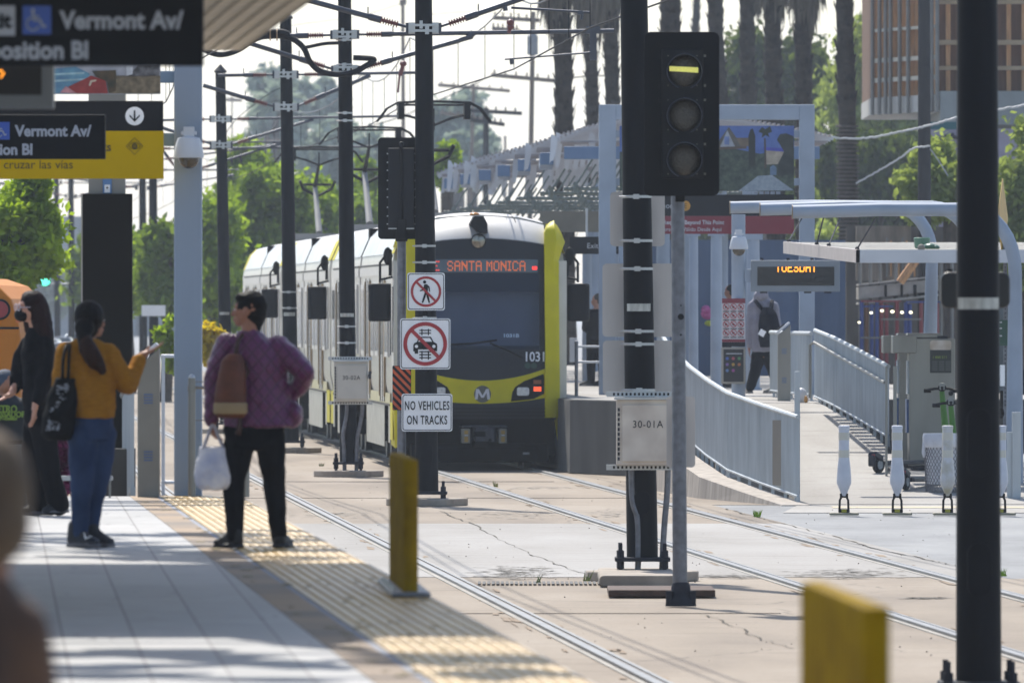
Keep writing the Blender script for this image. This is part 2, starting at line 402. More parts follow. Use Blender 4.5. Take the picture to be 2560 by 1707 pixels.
bk.inputs['Brick Width'].default_value = 30; bk.inputs['Row Height'].default_value = 1.1; bk.inputs['Mortar Size'].default_value = 0.012; bk.inputs['Bias'].default_value = 0
bk.inputs['Color1'].default_value = (*lin('#54483c'), 1); bk.inputs['Color2'].default_value = (*lin('#8d7250'), 1); bk.inputs['Mortar'].default_value = (*lin('#4c4843'), 1)
l.new(tc.outputs['Object'], bk.inputs[0]); l.new(bk.outputs[0], p.inputs['Base Color'])
pstrip('platform_border', -0.858, -0.66, 6, PEND - .01, 0.9855, 1.002, m)
pstrip('platform_joint', -0.658, -0.622, 6, PEND - .01, 0.9855, 0.999, mat('joint grey', '#6f7480', .7))
# yellow tactile strip with a real grid of domes
m = bpy.data.materials.new('tactile yellow'); m.use_nodes = True
n = m.node_tree.nodes; l = m.node_tree.links; p = n['Principled BSDF']; p.inputs['Roughness'].default_value = 0.42
tc = n.new('ShaderNodeTexCoord'); mp = n.new('ShaderNodeMapping'); l.new(tc.outputs['Object'], mp.inputs[0]); mp.inputs['Rotation'].default_value = (0, 0, -R(3.17))
v = n.new('ShaderNodeTexVoronoi'); v.inputs['Scale'].default_value = 16.5; v.inputs['Randomness'].default_value = 0; l.new(mp.outputs[0], v.inputs['Vector'])
rp = n.new('ShaderNodeValToRGB'); rp.color_ramp.elements[0].position = .28; rp.color_ramp.elements[0].color = (1, 1, 1, 1); rp.color_ramp.elements[1].position = .42; rp.color_ramp.elements[1].color = (0, 0, 0, 1)
l.new(v.outputs['Distance'], rp.inputs[0])
bp = n.new('ShaderNodeBump'); bp.inputs['Strength'].default_value = .35; bp.inputs['Distance'].default_value = 0.004; l.new(rp.outputs[0], bp.inputs['Height']); l.new(bp.outputs[0], p.inputs['Normal'])
nz = n.new('ShaderNodeTexNoise'); nz.inputs['Scale'].default_value = 5; nz.inputs['Detail'].default_value = 8; l.new(mp.outputs[0], nz.inputs[0])
r2 = n.new('ShaderNodeValToRGB'); r2.color_ramp.elements[0].position = .35; r2.color_ramp.elements[0].color = (*lin('#8a6614'), 1); r2.color_ramp.elements[1].position = .6; r2.color_ramp.elements[1].color = (*lin('#a48020'), 1)
l.new(nz.outputs[0], r2.inputs[0])
r3 = n.new('ShaderNodeMixRGB'); r3.blend_type = 'MULTIPLY'; r3.inputs[0].default_value = .0; l.new(r2.outputs[0], r3.inputs[1]); l.new(rp.outputs[0], r3.inputs[2]); l.new(r3.outputs[0], p.inputs['Base Color'])
pstrip('tactile_strip', -0.62, 0.0, 6, PEND - .01, 0.9855, 1.004, m)
pstrip('platform_nosing', 0.001, 0.02, 6, PEND, 0.9, 0.999, M_CURB)
mb = MB()                                             # domes where they can be seen one by one
for i in range(int((89.5 - 45) / 0.061)):
    Y = 45 + i * 0.061
    for j in range(10):
        x = PE(Y) - 0.03 - j * 0.061 - (.0 if i % 2 else .0)
        mb.add([(x - .016, Y, 1.0045), (x, Y - .016, 1.0045), (x + .016, Y, 1.0045), (x, Y + .016, 1.0045), (x - .009, Y, 1.0065), (x, Y - .009, 1.0065), (x + .009, Y, 1.0065), (x, Y + .009, 1.0065)],
               [(0, 1, 5, 4), (1, 2, 6, 5), (2, 3, 7, 6), (3, 0, 4, 7), (4, 5, 6, 7)])
struct(mb, 'tactile_domes', m)

mb = MB()                                             # gum spots and small stains on the tiles
for i in range(170):
    Y = rnd.uniform(46, 89); x = PE(Y) - rnd.uniform(.9, 3.6); r = rnd.uniform(.008, .022); mb.zprism([(x + r * math.cos(a), Y + r * 1.3 * math.sin(a)) for a in [1.047 * k for k in range(6)]], .9995, 1.0008)
struct(mb, 'gum_spots', mat('gum grey', '#4f4f52', .8, var=.3, scale=4))
mb = MB()                                             # scuffs on the tactile strip and border
for i in range(130):
    Y = rnd.uniform(46, 89); x = PE(Y) - rnd.uniform(.03, .8); r = rnd.uniform(.02, .09); mb.zprism([(x + r * .5 * math.cos(a) * rnd.uniform(.6, 1.2), Y + r * 2 * math.sin(a) * rnd.uniform(.6, 1.2)) for a in [.785 * k for k in range(8)]], 1.0035, 1.0052)
struct(mb, 'strip_scuffs', mat('scuffed yellow', '#6f6138', .8, var=.35, scale=9))
for y, xa, xb in ((93.0, -.6, 2.2), (149, -3.6, 1.6), (163, -4.2, .6)):   # slab joints
    mb = MB(); mb.zprism([(xa, y), (xb, y + .05), (xb, y + .075), (xa, y + .025)], -.012, -.0045); struct(mb, 'slab_joint', mat('crack dirt', '#4d463a', .95, var=.3, scale=6))

# ---------------------------------------------------------------- right platform (z = 1.1) and the ramp down from it
RZ = 1.1; Y0, Y1 = 144.0, 165.0
mb = MB(); mb.zprism([(0.87 + TS * (172 - 172), 171), (0.87 + TS * (330 - 172), 330), (8.5 + TS * 158, 330), (8.5, 171), (4.6, 171), (4.5, Y1), (2.15, Y1), (1.9, 167.5)], 0, RZ - .004)
struct(mb, 'far_platform', M_CONC)
mb = MB(); mb.zprism([(0.95, 171.3), (0.95 + TS * 158, 330), (8.5 + TS * 158, 330), (8.5, 171.3), (4.6, 171.3), (4.5, Y1), (2.2, Y1), (2.0, 167.8)], RZ - .003, RZ + .004)
struct(mb, 'far_platform_paving', M_WALK)
def ramp_z(Y): return max(0, min(RZ, (Y - Y0) / (Y1 - Y0) * RZ))
mb = MB()
RX = lambda Y: 7.5 if Y < 149.6 else (.03298 * Y if Y < 157 else 5.18 - .09 * (Y - 157))
LX = [(Y0, 3.62), (149, 2.8), (149.59, 2.76), (149.6, 2.76), (155, 2.36), (160, 2.2), (Y1, 2.1)]
for i in range(len(LX) - 1):
    (ya, xa), (yb, xb) = LX[i], LX[i + 1]
    za, zb = ramp_z(ya), ramp_z(yb); xr, xq = RX(ya), RX(yb)
    mb.add([(xa, ya, za), (xr, ya, za), (xq, yb, zb), (xa, yb, zb), (xa, ya, -.1), (xr, ya, -.1), (xq, yb, -.1), (xa, yb, -.1)],
           [(0, 1, 2, 3), (0, 3, 7, 4), (1, 5, 6, 2), (0, 4, 5, 1), (3, 2, 6, 7)])
struct(mb, 'ramp', M_WALK)
mb = MB()                                             # low kerb wall on the track side of the ramp
KX = [(Y0 - .6, 3.4, -.0), (146, 2.95, .12), (149, 2.45, .27), (152, 2.2, .43), (155, 1.98, .59), (160, 1.8, .85), (167, 1.7, 1.08)]
for i in range(len(KX) - 1):
    (ya, xa, za), (yb, xb, zb) = KX[i], KX[i + 1]; w0 = 0.36
    mb.add([(xa, ya, za), (xa + w0, ya, za), (xb + w0, yb, zb), (xb, yb, zb), (xa - .03, ya, -.1), (xa + w0, ya, -.1), (xb + w0, yb, -.1), (xb - .03, yb, -.1)],
           [(0, 1, 2, 3), (0, 3, 7, 4), (1, 5, 6, 2), (0, 4, 5, 1), (3, 2, 6, 7)])
struct(mb, 'ramp_kerb', mat('stained kerb', '#9b938a', .85, var=.25, scale=2.2, bump=.2, stretch=(3, 3, .3)))
sheet('plaza', [(3.3, 138.5), (20, 138.5), (20, 200), (4.0, 200), (4.0, Y0 + .0), (3.62, Y0)], -0.007, M_WALK)
mb = MB(); mb.zprism([(4.94, 149.6), (9.5, 149.6), (9.5, 190), (4.5, 190), (4.5, 166), (5.18, 157)], -.1, ramp_z(149.6)); struct(mb, 'landing', M_WALK)
mb = MB()                                             # tactile mat at the ramp's foot
mb.box(4.0, 6.6, 141.6, 142.5, -.006, -.002); struct(mb, 'tactile_mat', mat('buff tactile', '#b9a98a', .7, var=.1, scale=20, bump=.5))
mb = MB(); mb.box(5.2, 14, 99.3, 99.6, -.009, -.004); struct(mb, 'road_marking', mat('road paint', '#d8d6d0', .6, var=.12, scale=6))
mb = MB()
for k, (x0, y0) in RAILS.items():
    for i in range(60):
        Y = rnd.uniform(60, 172); x = trackx(x0, y0, Y) + rnd.choice((-.13, .2)) + rnd.uniform(-.06, .06); w0 = rnd.uniform(.01, .05); l0 = rnd.uniform(.2, 1.6)
        mb.add([(x - w0, Y, -.0035), (x + TS * l0, Y + l0, -.0035), (x + w0 + TS * l0 * .5, Y + l0 * .5, -.0035), (x + w0 * .5, Y - l0 * .2, -.0035)], [(0, 3, 2, 1)])
struct(mb, 'rail_stains', mat('rust stain', '#85735f', .9, var=.25, scale=5))
# ================================================================ catenary posts, signals, signs
M_BLK = mat('dark blue post paint', '#101218', 0.55, var=0.25, scale=2.5, spec=0.1, stretch=(3, 3, .5))
M_BLACK = mat('black paint', '#101114', 0.6, var=0.15, scale=3, spec=.15)
M_GALV = mat('galvanised steel', '#74767c', 0.5, metal=0.55, var=0.22, scale=14)
M_STRAP = mat('bright strap steel', '#b9bbbd', 0.35, metal=0.7, var=0.1)
M_IRON = mat('dark iron', '#2a2c34', 0.7, metal=0.1, var=0.3, scale=12, spec=.2)
M_ALU = mat('dull aluminium sign back', '#cfc9c2', 0.6, metal=0.05, var=0.08, scale=4, stretch=(1, 1, .3))
M_TAN = mat('weathered tan cabinet paint', '#e0d4c4', 0.55, var=0.12, scale=4, c2='#c4b5a6')
M_WHITE = mat('white sheeting', '#f5f5f6', 0.5, var=0.05, scale=6)
M_INK = mat('black ink', '#121317', 0.6, var=0.1, spec=.2)
M_RED = mat('sign red', '#a8242c', 0.5, var=0.1, scale=6)
M_ORANGE = mat('reflective orange', '#c2501f', 0.5, var=0.12, scale=8)
M_PAD = mat('post footing concrete', '#968c80', 0.9, var=0.22, scale=5, bump=.3)
M_RUST = mat('rusty iron plate', '#4a372c', 0.85, var=0.35, scale=9, bump=.2)
M_REFL = mat('reflective band', '#b3b3ae', 0.35, metal=.35, var=.25, scale=18, stretch=(2, 2, .4))
M_TUBE = mat('grey arm tube', '#474b55', 0.45, metal=.4, var=0.15, scale=5)
M_INS = mat('red brown insulator', '#6e3634', 0.4, var=0.15)
M_CABLE = mat('black cable', '#1a1b20', 0.7, var=.1, spec=.15)
POST = 'dark catenary posts between the tracks'
def catpost(pxt, pyt, pxb, pyb, Y, rt, rb, label, straps=(), band=None, capped=False, pad=True, hatch=(), low=0.2, group=POST, ext=0):
    """tapered steel post on an anchor-bolted base plate"""
    top = W(pxt, pyt, Y); bot = W(pxb, pyb, Y); base = Vector((bot.x, Y, 0))
    t = thing('catenary_post', label, 'post', base, group=group)
    if ext: d = (top - bot); top = top + d.normalized() * ext
    zb = low; bp = Vector((bot.x, Y, zb))
    rad = lambda z: rb + (rt - rb) * max(0, min(1, (z - bp.z) / (top.z - bp.z)))
    cen = lambda z: bp.lerp(top, (z - bp.z) / (top.z - bp.z))
    MB().cyl(bp, top, rb, rt, 28).build('shaft', M_BLK, t, 'a')
    if capped:
        MB().lathe(top, [(rt * 1.25, 0), (rt * 1.25, .03), (.01, .16)], 24).build('cap', M_IRON, t, 'a')
    b = MB(); w0 = rb * 1.75; b.box(bot.x - w0, bot.x + w0, Y - w0, Y + w0, zb - .035, zb + .002)
    b.build('base_plate', M_IRON, t, bevel=.006)
    for sx in (-1, 1):
        for sy in (-1, 1):
            q = MB(); x = bot.x + sx * w0 * .8; y = Y + sy * w0 * .8
            q.cyl((x, y, 0), (x, y, zb + .13), .018, n=8); q.cyl((x, y, zb), (x, y, zb + .06), .034, n=6); q.cyl((x, y, zb - .1), (x, y, zb - .036), .034, n=6)
            q.build('anchor_bolt', M_IRON, t)
    if pad:
        pts = [(bot.x + .5 * math.cos(a) * (1 + .12 * math.sin(3 * a)), Y + .55 * math.sin(a)) for a in [2 * math.pi * i / 18 for i in range(18)]]
        MB().zprism(pts, -.01, .085).build('footing', M_PAD, t, bevel=.015)
    for py in straps:
        z = W(0, py, Y).z; c = cen(z); r = rad(z)
        q = MB(); q.cyl((c.x, Y, z - .012), (c.x, Y, z + .012), r + .006, n=28)
        q.box(c.x - .035, c.x + .02, Y - r - .035, Y - r + .01, z - .022, z + .022); q.cyl((c.x - r - .03, Y - r * .7, z), (c.x - r * .5, Y - r * .9, z), .008, n=6)
        q.build('strap', M_STRAP, t)
    if band:
        z0 = W(0, band[1], Y).z; z1 = W(0, band[0], Y).z; c = cen(z0); r = rad(z0)
        q = MB(); vs = []; nn = 16; a0 = band[2] if len(band) > 2 else 62
        for i in range(nn + 1):
            a = R(-90 - a0 + 2 * a0 * i / nn)
            for z in (z0, z1): vs.append((c.x + (r + .004) * math.cos(a), Y + (r + .004) * math.sin(a), z))
        q.add(vs, [(2 * i, 2 * i + 2, 2 * i + 3, 2 * i + 1) for i in range(nn)]); q.build('reflective_band', M_REFL, t)
    for py0, py1 in hatch:
        z0 = W(0, py1, Y).z; z1 = W(0, py0, Y).z; c = cen(z0); r = rad(z0)
        q = MB(); q.rrect(c.x - .075, c.x + .075, z0, z1, .07, Y - r - .004, Y - r + .05)
        q.build('hand_hole_cover', M_BLK, t, bevel=.004)
    return t, cen, rad
def arm(parent, clamp, tip, Y, pr, ins=(.0, .0), r=.035, dy=0.0, name='cantilever_arm'):
    """tube with a red ribbed insulator next to the post; clamp/tip are photo points at the post's distance"""
    a = W(*clamp, Y); b = W(*tip, Y); b = b + Vector((0, dy, 0)); sx = 1 if b.x > a.x else -1
    a = a + Vector((sx * (pr + .0), 0, 0)); d = (b - a).normalized()
    q = MB(); i0 = a + d * .18; i1 = a + d * .42
    q.cyl(a - d * .02, a + d * .19, .018, n=8); q.cyl(i1, b, r, n=12); q.cyl(i1 - d * .02, i1 + d * .14, r * 1.3, n=12)
    q.obox(a + Vector((sx * .03, 0, 0)), .09, .1, .13)
    q.cyl(i1 + d * .15, i1 + d * .15 + Vector((0, 0, .12)), .008, n=6)
    o = q.build(name, M_TUBE, parent, 'a')
    s = MB(); pr_ = []
    k = 7
    for i in range(k):
        h = (i1 - i0).length * i / k; pr_ += [(.022, h), (.05, h + .008), (.05, h + .014), (.022, h + .022)]
    s.lathe(i0, pr_, 12, d); s.build('insulator', M_INS, o)
    return b
def clampset(parent, c, Y, r):
    p = W(*c, Y); q = MB()
    for dz in (-.035, .035): q.box(p.x - r - .07, p.x + r + .07, Y - r - .03, Y - r - .005, p.z + dz - .015, p.z + dz + .015)
    q.box(p.x - .05, p.x - .01, Y - r - .05, Y - r, p.z - .01, p.z + .09); q.box(p.x + .02, p.x + .07, Y - r - .05, Y - r, p.z - .08, p.z + .02)
    q.box(p.x - r - .08, p.x - r, Y - .08, Y + .08, p.z - .07, p.z + .07); q.box(p.x + r, p.x + r + .08, Y - .08, Y + .08, p.z - .07, p.z + .07)
    q.build('clamp', M_STRAP, parent)

# --- near right post
t, cen, rad = catpost(2443, 0, 2447, 1700, 71.1, .121, .143, 'widest dark steel post, close to the camera at the right edge', band=(744, 773, 66), hatch=((1355, 1490), (1020, 1190)), low=.16, pad=True, ext=1.5)
# --- post 30-01A
t, cen, rad = catpost(1584.5, 0, 1606, 1452, 104.0, .121, .144, 'dark steel post carrying the tan cabinet 30-01A beside the three-lens signal', straps=(492, 602, 672, 828, 860, 975), band=(759, 778, 50), hatch=((1225, 1285),), low=.21, ext=1.5)
POST1 = t
# --- post with the no-vehicle signs
t, cen, rad = catpost(1058, -120, 1067, 1262, 143.4, .104, .148, 'dark steel post carrying the no pedestrians and no vehicles signs in front of the tram', straps=(615, 656, 795), hatch=((928, 975), (1106, 1160)), low=.17)
clampset(t, (1059, 71), 143.4, .11)
arm(t, (1059, 71), (735, -8), 143.4, .15); arm(t, (1059, 71), (1320, -8), 143.4, .15)
POST2 = t
# --- post 30-02A
t, cen, rad = catpost(861, -60, 871, 1190, 167.7, .096, .13, 'dark steel post carrying the cream cabinet 30-02A', straps=(101, 162, 283, 302, 816, 857), band=(783, 792, 55), low=.21)
clampset(t, (862, 87), 167.7, .1); clampset(t, (864, 175), 167.7, .1)
arm(t, (862, 88), (637, 92), 167.7, .14); arm(t, (862, 87), (1535, 78), 167.7, .14, r=.034)
arm(t, (864, 176), (614, 106), 167.7, .14); b = arm(t, (864, 176), (1182, 92), 167.7, .14)
POST3 = t
# --- next posts
t, cen, rad = catpost(714, 48, 728, 1130, 195, .1, .135, 'dark post with a pointed cap rising behind the purple jacket', straps=(730, 770), band=(781, 790, 50), capped=True, low=.2)
clampset(t, (714, 187), 195, .11); clampset(t, (715, 268), 195, .11)
arm(t, (714, 187), (545, 189), 195, .15, r=.03); arm(t, (714, 187), (1042, 182), 195, .15, r=.028)
arm(t, (715, 269), (508, 214), 195, .15); arm(t, (715, 269), (926, 189), 195, .15)
t, cen, rad = catpost(551, 182, 566, 1082, 225, .1, .135, 'dark steel post with a pointed cap directly right of the pale blue column', band=(780, 787, 50), capped=True, low=.2)
clampset(t, (552, 298), 225, .11); clampset(t, (553, 363), 225, .11)
arm(t, (552, 298), (400, 301), 225, .15, r=.028); arm(t, (552, 298), (1028, 290), 225, .15, r=.026)
arm(t, (553, 363), (400, 318), 225, .15); arm(t, (553, 363), (784, 299), 225, .15, r=.03)
for i, (px, Y, pyt, lab) in enumerate(((382, 300, 330, 'hazy distant post just left of the pale blue column'), (356, 345, 400, 'hazy distant post seen beside the brown pylon, thinner and further than its neighbour'),
                                 (177, 420, 420, 'hazy distant post left of the brown pylon, nearer of the pair'), (141, 460, 432, 'hazy distant post left of the brown pylon, outer one of the pair'))):
    t, cen, rad = catpost(px, pyt, px + 3, 766 + 71110 / Y, Y, .1, .135, lab, capped=True, low=.2, pad=False, group='far catenary posts in the haze')
    for dz in (25, 70):
        arm(t, (px, pyt + dz), (px - 28444 * 3.4 / Y, pyt + dz - (40 if dz > 30 else 0)), Y, .15, r=.03)
        arm(t, (px, pyt + dz), (px + 28444 * 3.4 / Y, pyt + dz - (40 if dz > 30 else 0)), Y, .15, r=.03)
# more cantilevers further along, hung from posts hidden behind the blue column
for Y, px in ((262, 468),):
    t, cen, rad = catpost(px - 8, 300, px, 1037, Y, .1, .135, 'dark steel post mostly hidden behind the pale blue column', capped=True, low=.2, pad=False)
    for y0, x1, y1 in ((372, 1000, 366), (428, 690, 362)):
        arm(t, (px - 6, y0), (x1, y1), Y, .15, r=.028); arm(t, (px - 6, y0), (2 * px - x1 + 150, y1), Y, .15, r=.028)

# ---------------------------------------------------------------- overhead wires (contact, messenger, droppers)
def cx(x0, y0, Y): return x0 + TS * (Y - y0)
def wires(cxf, label, ph=0):
    con = MB(); mes = MB(); drp = MB()
    nodes = [42, 75, 107, 143, 168, 195, 225, 262, 300, 345, 420, 500, 620]
    pc = []; pm = []; k = 0
    for i in range(len(nodes) - 1):
        a, b = nodes[i], nodes[i + 1]
        for j in range(8):
            Y = a + (b - a) * j / 8; tt = j / 8
            stag = .18 * (1 if (i + ph) % 2 else -1) * (1 - 2 * tt)
            x = cxf(Y) + stag
            pc.append(Vector((x, Y, 6.0))); pm.append(Vector((x * 1 , Y, 7.1 - 1.6 * tt * (1 - tt))))
            if j % 2 == 0 and Y < 420: drp.cyl(pc[-1], pm[-1], .006, n=5)
    con.tube(pc, .011, 6); mes.tube(pm, .012, 6)
    t = thing('overhead_wire', label, 'wire', (cxf(143), 143, 6.0), group='overhead wires')
    con.build('contact_wire', M_CABLE, t); mes.build('messenger_wire', M_TUBE, t); drp.build('dropper', M_CABLE, t)
wires(lambda Y: .115 - .0 + TS * (Y - 76.4), 'overhead wire running over the left track')
wires(lambda Y: 3.33 + TS * (Y - 101.7), 'overhead wire running over the right track, above the tram', 1)
# registration pieces over the right track
q = MB(); Y = 167.7
q.cyl(W(1278, 20, 143.4), W(1475, 32, 143.4), .016, n=8); q.cyl(W(1262, 14, 143.4), W(1264, 28, 143.4), .03, n=8); q.cyl(W(1262, 6, 143.4), W(1264, 22, 143.4), .02, n=8)
q.box(*[v for v in (W(1444, 0, 143.4).x, W(1458, 0, 143.4).x, 143.3, 143.5, W(0, 38, 143.4).z, W(0, 28, 143.4).z)])
q.cyl(W(1456, 35, 143.4), W(1453, 50, 143.4), .02, n=6)
q.build('steady_arm', M_TUBE, POST2)
q = MB(); p = W(1483, 80, Y)
q.box(p.x - .05, p.x + .05, Y - .05, Y + .05, p.z - .42, p.z + .1); q.box(p.x - .1, p.x + .1, Y - .06, Y + .06, p.z - .03, p.z + .08)
q.cyl(W(1475, 132, Y), W(1262, 149, Y), .014, n=8); q.cyl(W(1278, 147, Y), W(1280, 162, Y), .03, n=8)
q.cyl(W(1170, 95, Y), W(1184, 82, Y), .05, n=8)
q.build('drop_bracket', M_TUBE, POST3)
q = MB(); q.ball(W(1276, 57, 166), .06, .06, .05); q.ball(W(1276, 68, 166), .05); q.cyl(W(1276, 60, 166), W(1272, 84, 166), .03)
own(q, 'wire_insulator', M_INS, 'small red insulator clipped where the wires cross above the tram', 'insulator')
q = MB(); q.ball(W(1008, 160, 190), .06, .06, .05); q.cyl(W(1008, 162, 190), W(1000, 190, 190), .035); q.cyl(W(1000, 176, 190), W(995, 232, 190), .018)
own(q, 'wire_insulator', M_INS, 'small red insulator hanging between the two posts left of the tram front', 'insulator')
# thick feeder cable
def bez(pts, k=6):
    out = []
    for i in range(len(pts) - 1):
        p0 = pts[max(i - 1, 0)]; p1 = pts[i]; p2 = pts[i + 1]; p3 = pts[min(i + 2, len(pts) - 1)]
        for j in range(k):
            t = j / k; out.append(.5 * ((2 * p1) + (p2 - p0) * t + (2 * p0 - 5 * p1 + 4 * p2 - p3) * t * t + (3 * p1 - p0 - 3 * p2 + p3) * t ** 3))
    return out + [pts[-1]]
t = thing('feeder_cable', 'thick black feeder cable looping from the arm tubes around the post', 'cable', W(790, 170, 167))
q = MB(); V = lambda l, Y=167.2: [W(a, b, Y) for a, b in l]
q.tube(bez(V([(500, 120), (545, 137), (590, 128), (640, 98), (695, 86), (735, 100), (760, 122), (775, 155), (800, 178), (845, 187), (885, 181), (915, 165), (935, 152), (925, 147), (883, 145)])), .042, 8)
q.build('cable', M_CABLE, t)
q = MB(); q.tube(bez(V([(640, 93), (700, 88), (728, 97), (755, 118), (770, 118), (810, 110), (846, 108)])), .026, 8); q.build('branch_cable', M_CABLE, t)
q = MB(); q.tube(bez(V([(637, 88), (700, 85), (722, 92)])), .075, 8); q.build('cable_bundle', M_CABLE, t)
q = MB()
for x in (674, 691): q.cyl(W(x, 88, 167.1), W(x + 3, 88, 167.1), .088, n=14)
q.build('binding_strap', mat('tan strap', '#9a7d5c', .6), t)

# ---------------------------------------------------------------- cabinets
def cabinet(x0, x1, y0, y1, Y, label, txt, tx, ty, ts, conduits, cr, mm, pr):
    a = W(x0, y1, Y); b = W(x1, y0, Y); D = .28
    t = thing('cabinet', label, 'cabinet', (a.x, Y, a.z), group='signal cabinets on the posts')
    yb = Y - pr - .02
    MB().box(a.x, b.x, yb - D, yb, a.z, b.z).build('body', mm, t, bevel=.006)
    e = .016
    q = MB(); q.box(a.x + .05, b.x - .02, yb - D - .018, yb - D - .001, a.z + .03, b.z - .045); q.build('door', mm, t, bevel=.006)
    q = MB(); q.box(a.x - .02, b.x + .01, yb - D - .03, yb + .01, b.z, b.z + .022); q.build('rain_lip', M_STRAP, t)
    n = 14
    for z in (b.z + .024, a.z - .05):
        q = MB(); q.box(a.x - .09, b.x + .06, yb - .07, yb - .02, z, z + .05); o = q.build('mounting_rail', M_STRAP, t)
        s = MB()
        for i in range(n):
            x = a.x - .03 + (b.x - a.x + .05) * i / n; s.box(x, x + (b.x - a.x) / n * .55, yb - .0715, yb - .065, z + .013, z + .037)
        s.build('slot', M_INK, o)
    q = MB()
    for i in range(11):
        z = a.z + .04 + (b.z - a.z - .1) * i / 11; q.box(a.x + .012, a.x + .03, yb - D - .006, yb - D + .01, z, z + .03)
    q.build('hinge', M_IRON, t)
    p = W(tx, ty, yb - D - .019)
    text(txt, 'lettering', mat('stencil grey', '#1d1d20', .6), t, p.x, yb - D - .0195, p.z, ts, depth=.003, bold=.0, spacing=1.1, xs=.92)
    for c in conduits:
        MB().tube(bez([W(px, py, Y + .02 - pr) for px, py in c], 5), cr, 10).build('conduit', M_GALV, t, 'a')
    return t
t = cabinet(1540, 1672, 998, 1160, 104.0, 'large tan cabinet numbered 30-01A strapped to the dark post', '30-01A', 1581, 1069, .094,
        [[(1578, 1160), (1580, 1230), (1584, 1262), (1594, 1298), (1596, 1380), (1592, 1468)], [(1670, 1160), (1668, 1230), (1662, 1300), (1657, 1380), (1654, 1470)]], .028, M_TAN, .145)
t = cabinet(836, 921, 904, 1002, 167.7, 'small cream cabinet numbered 30-02A strapped to its dark post', '30-02A', 856, 949, .088,
        [[(868, 1000), (866, 1040), (858, 1085), (860, 1120), (862, 1192)], [(906, 1000), (904, 1040), (894, 1090), (892, 1120), (891, 1192)]], .03, mat('cream cabinet paint', '#c6c2b6', .55, var=.08, scale=3), .13)
q = MB(); x = W(921, 940, 167.3); q.box(x.x + .0, x.x + .04, 167.2, 167.3, x.z - .04, x.z + .03); q.ball((x.x + .025, 167.25, x.z + .05), .025); q.build('padlock', M_IRON, t)
# rusty plate on the ground in front of the 30-01A footing
p = G(1520, 1494); q = MB(); q.obox(((1652 - 1280) / F * 98.6, 98.6, .035), 265 / F * 98.6, 1.5, .06); own(q, 'iron_plate', M_RUST, 'rusty iron cover plate lying at the foot of the 30-01A post', 'cover plate', bevel=.01)
q = MB(); p = G(1600, 1468); q.rrect(p.x - .36, p.x + .34, 0, .1, .04, 101.6, 104.6); own(q, 'footing_slab', M_PAD, 'pale concrete slab under the 30-01A post', 'footing', bevel=.01)

# ---------------------------------------------------------------- sign backs on post 30-01A
SB = 'blank sign backs'
def signback(x0, x1, y0, y1, Y, label, r=.04):
    a = W(x0, y1, Y); b = W(x1, y0, Y); q = MB(); q.rrect(a.x, b.x, a.z, b.z, r, Y, Y + .006)
    q.cyl((a.x + (b.x - a.x) * .5, Y - .004, b.z - .05), (a.x + (b.x - a.x) * .5, Y + .002, b.z - .05), .01, n=8)
    q.cyl((a.x + (b.x - a.x) * .5, Y - .004, a.z + .05), (a.x + (b.x - a.x) * .5, Y + .002, a.z + .05), .01, n=8)
    return own(q, 'blank_sign', M_ALU, label, 'sign', SB)
signback(1525, 1662, 480, 616, 104.18, 'grey back of the topmost blank sign on the 30-01A post')
signback(1506, 1690, 659, 842, 104.18, 'grey back of the big middle blank sign on the 30-01A post')
signback(1507, 1690, 851, 987, 104.18, 'grey back of the lowest blank sign on the 30-01A post, just above the cabinet')
signback(1666, 1738, 991, 1168, 95.12, 'grey back of the narrow upright sign strapped to the galvanised signal mast', .03)

# ---------------------------------------------------------------- regulatory signs on the post before the tram
YS = 143.4 - .19
def signplate(x0, x1, y0, y1, Y, name, label, cat, group=None, r=.03, border=True):
    a = W(x0, y1, Y); b = W(x1, y0, Y)
    t = thing(name, label, cat, (a.x, Y, a.z), group=group)
    q = MB(); q.rrect(a.x, b.x, a.z, b.z, r, Y, Y + .005); q.build('plate', M_WHITE, t)
    if border:
        g = .012; e = .009
        o = rrpts(a.x + g, b.x - g, a.z + g, b.z - g, r); i = rrpts(a.x + g + e, b.x - g - e, a.z + g + e, b.z - g - e, r - .006)
        q = MB(); n = len(o)
        for k in range(n):
            q.prism([o[k], o[(k + 1) % n], i[(k + 1) % n], i[k]], Y - .003, Y - .001)
        q.build('border', M_INK, t)
    return t, a, b
def banring(t, c, ro, ri, Y, wd):
    q = MB(); q.ring(c, ro, ri, Y - .0075, Y - .0055, 48); q.build('ring', M_RED, t)
    q = MB(); rm = (ro + ri) / 2; d = rm * .7071; h = wd / 2 * .7071
    q.prism([(c[0] - d - h, c[1] + d - h), (c[0] - d + h, c[1] + d + h), (c[0] + d + h, c[1] - d + h), (c[0] + d - h, c[1] - d - h)], Y - .0105, Y - .0085); q.build('slash', M_RED, t)
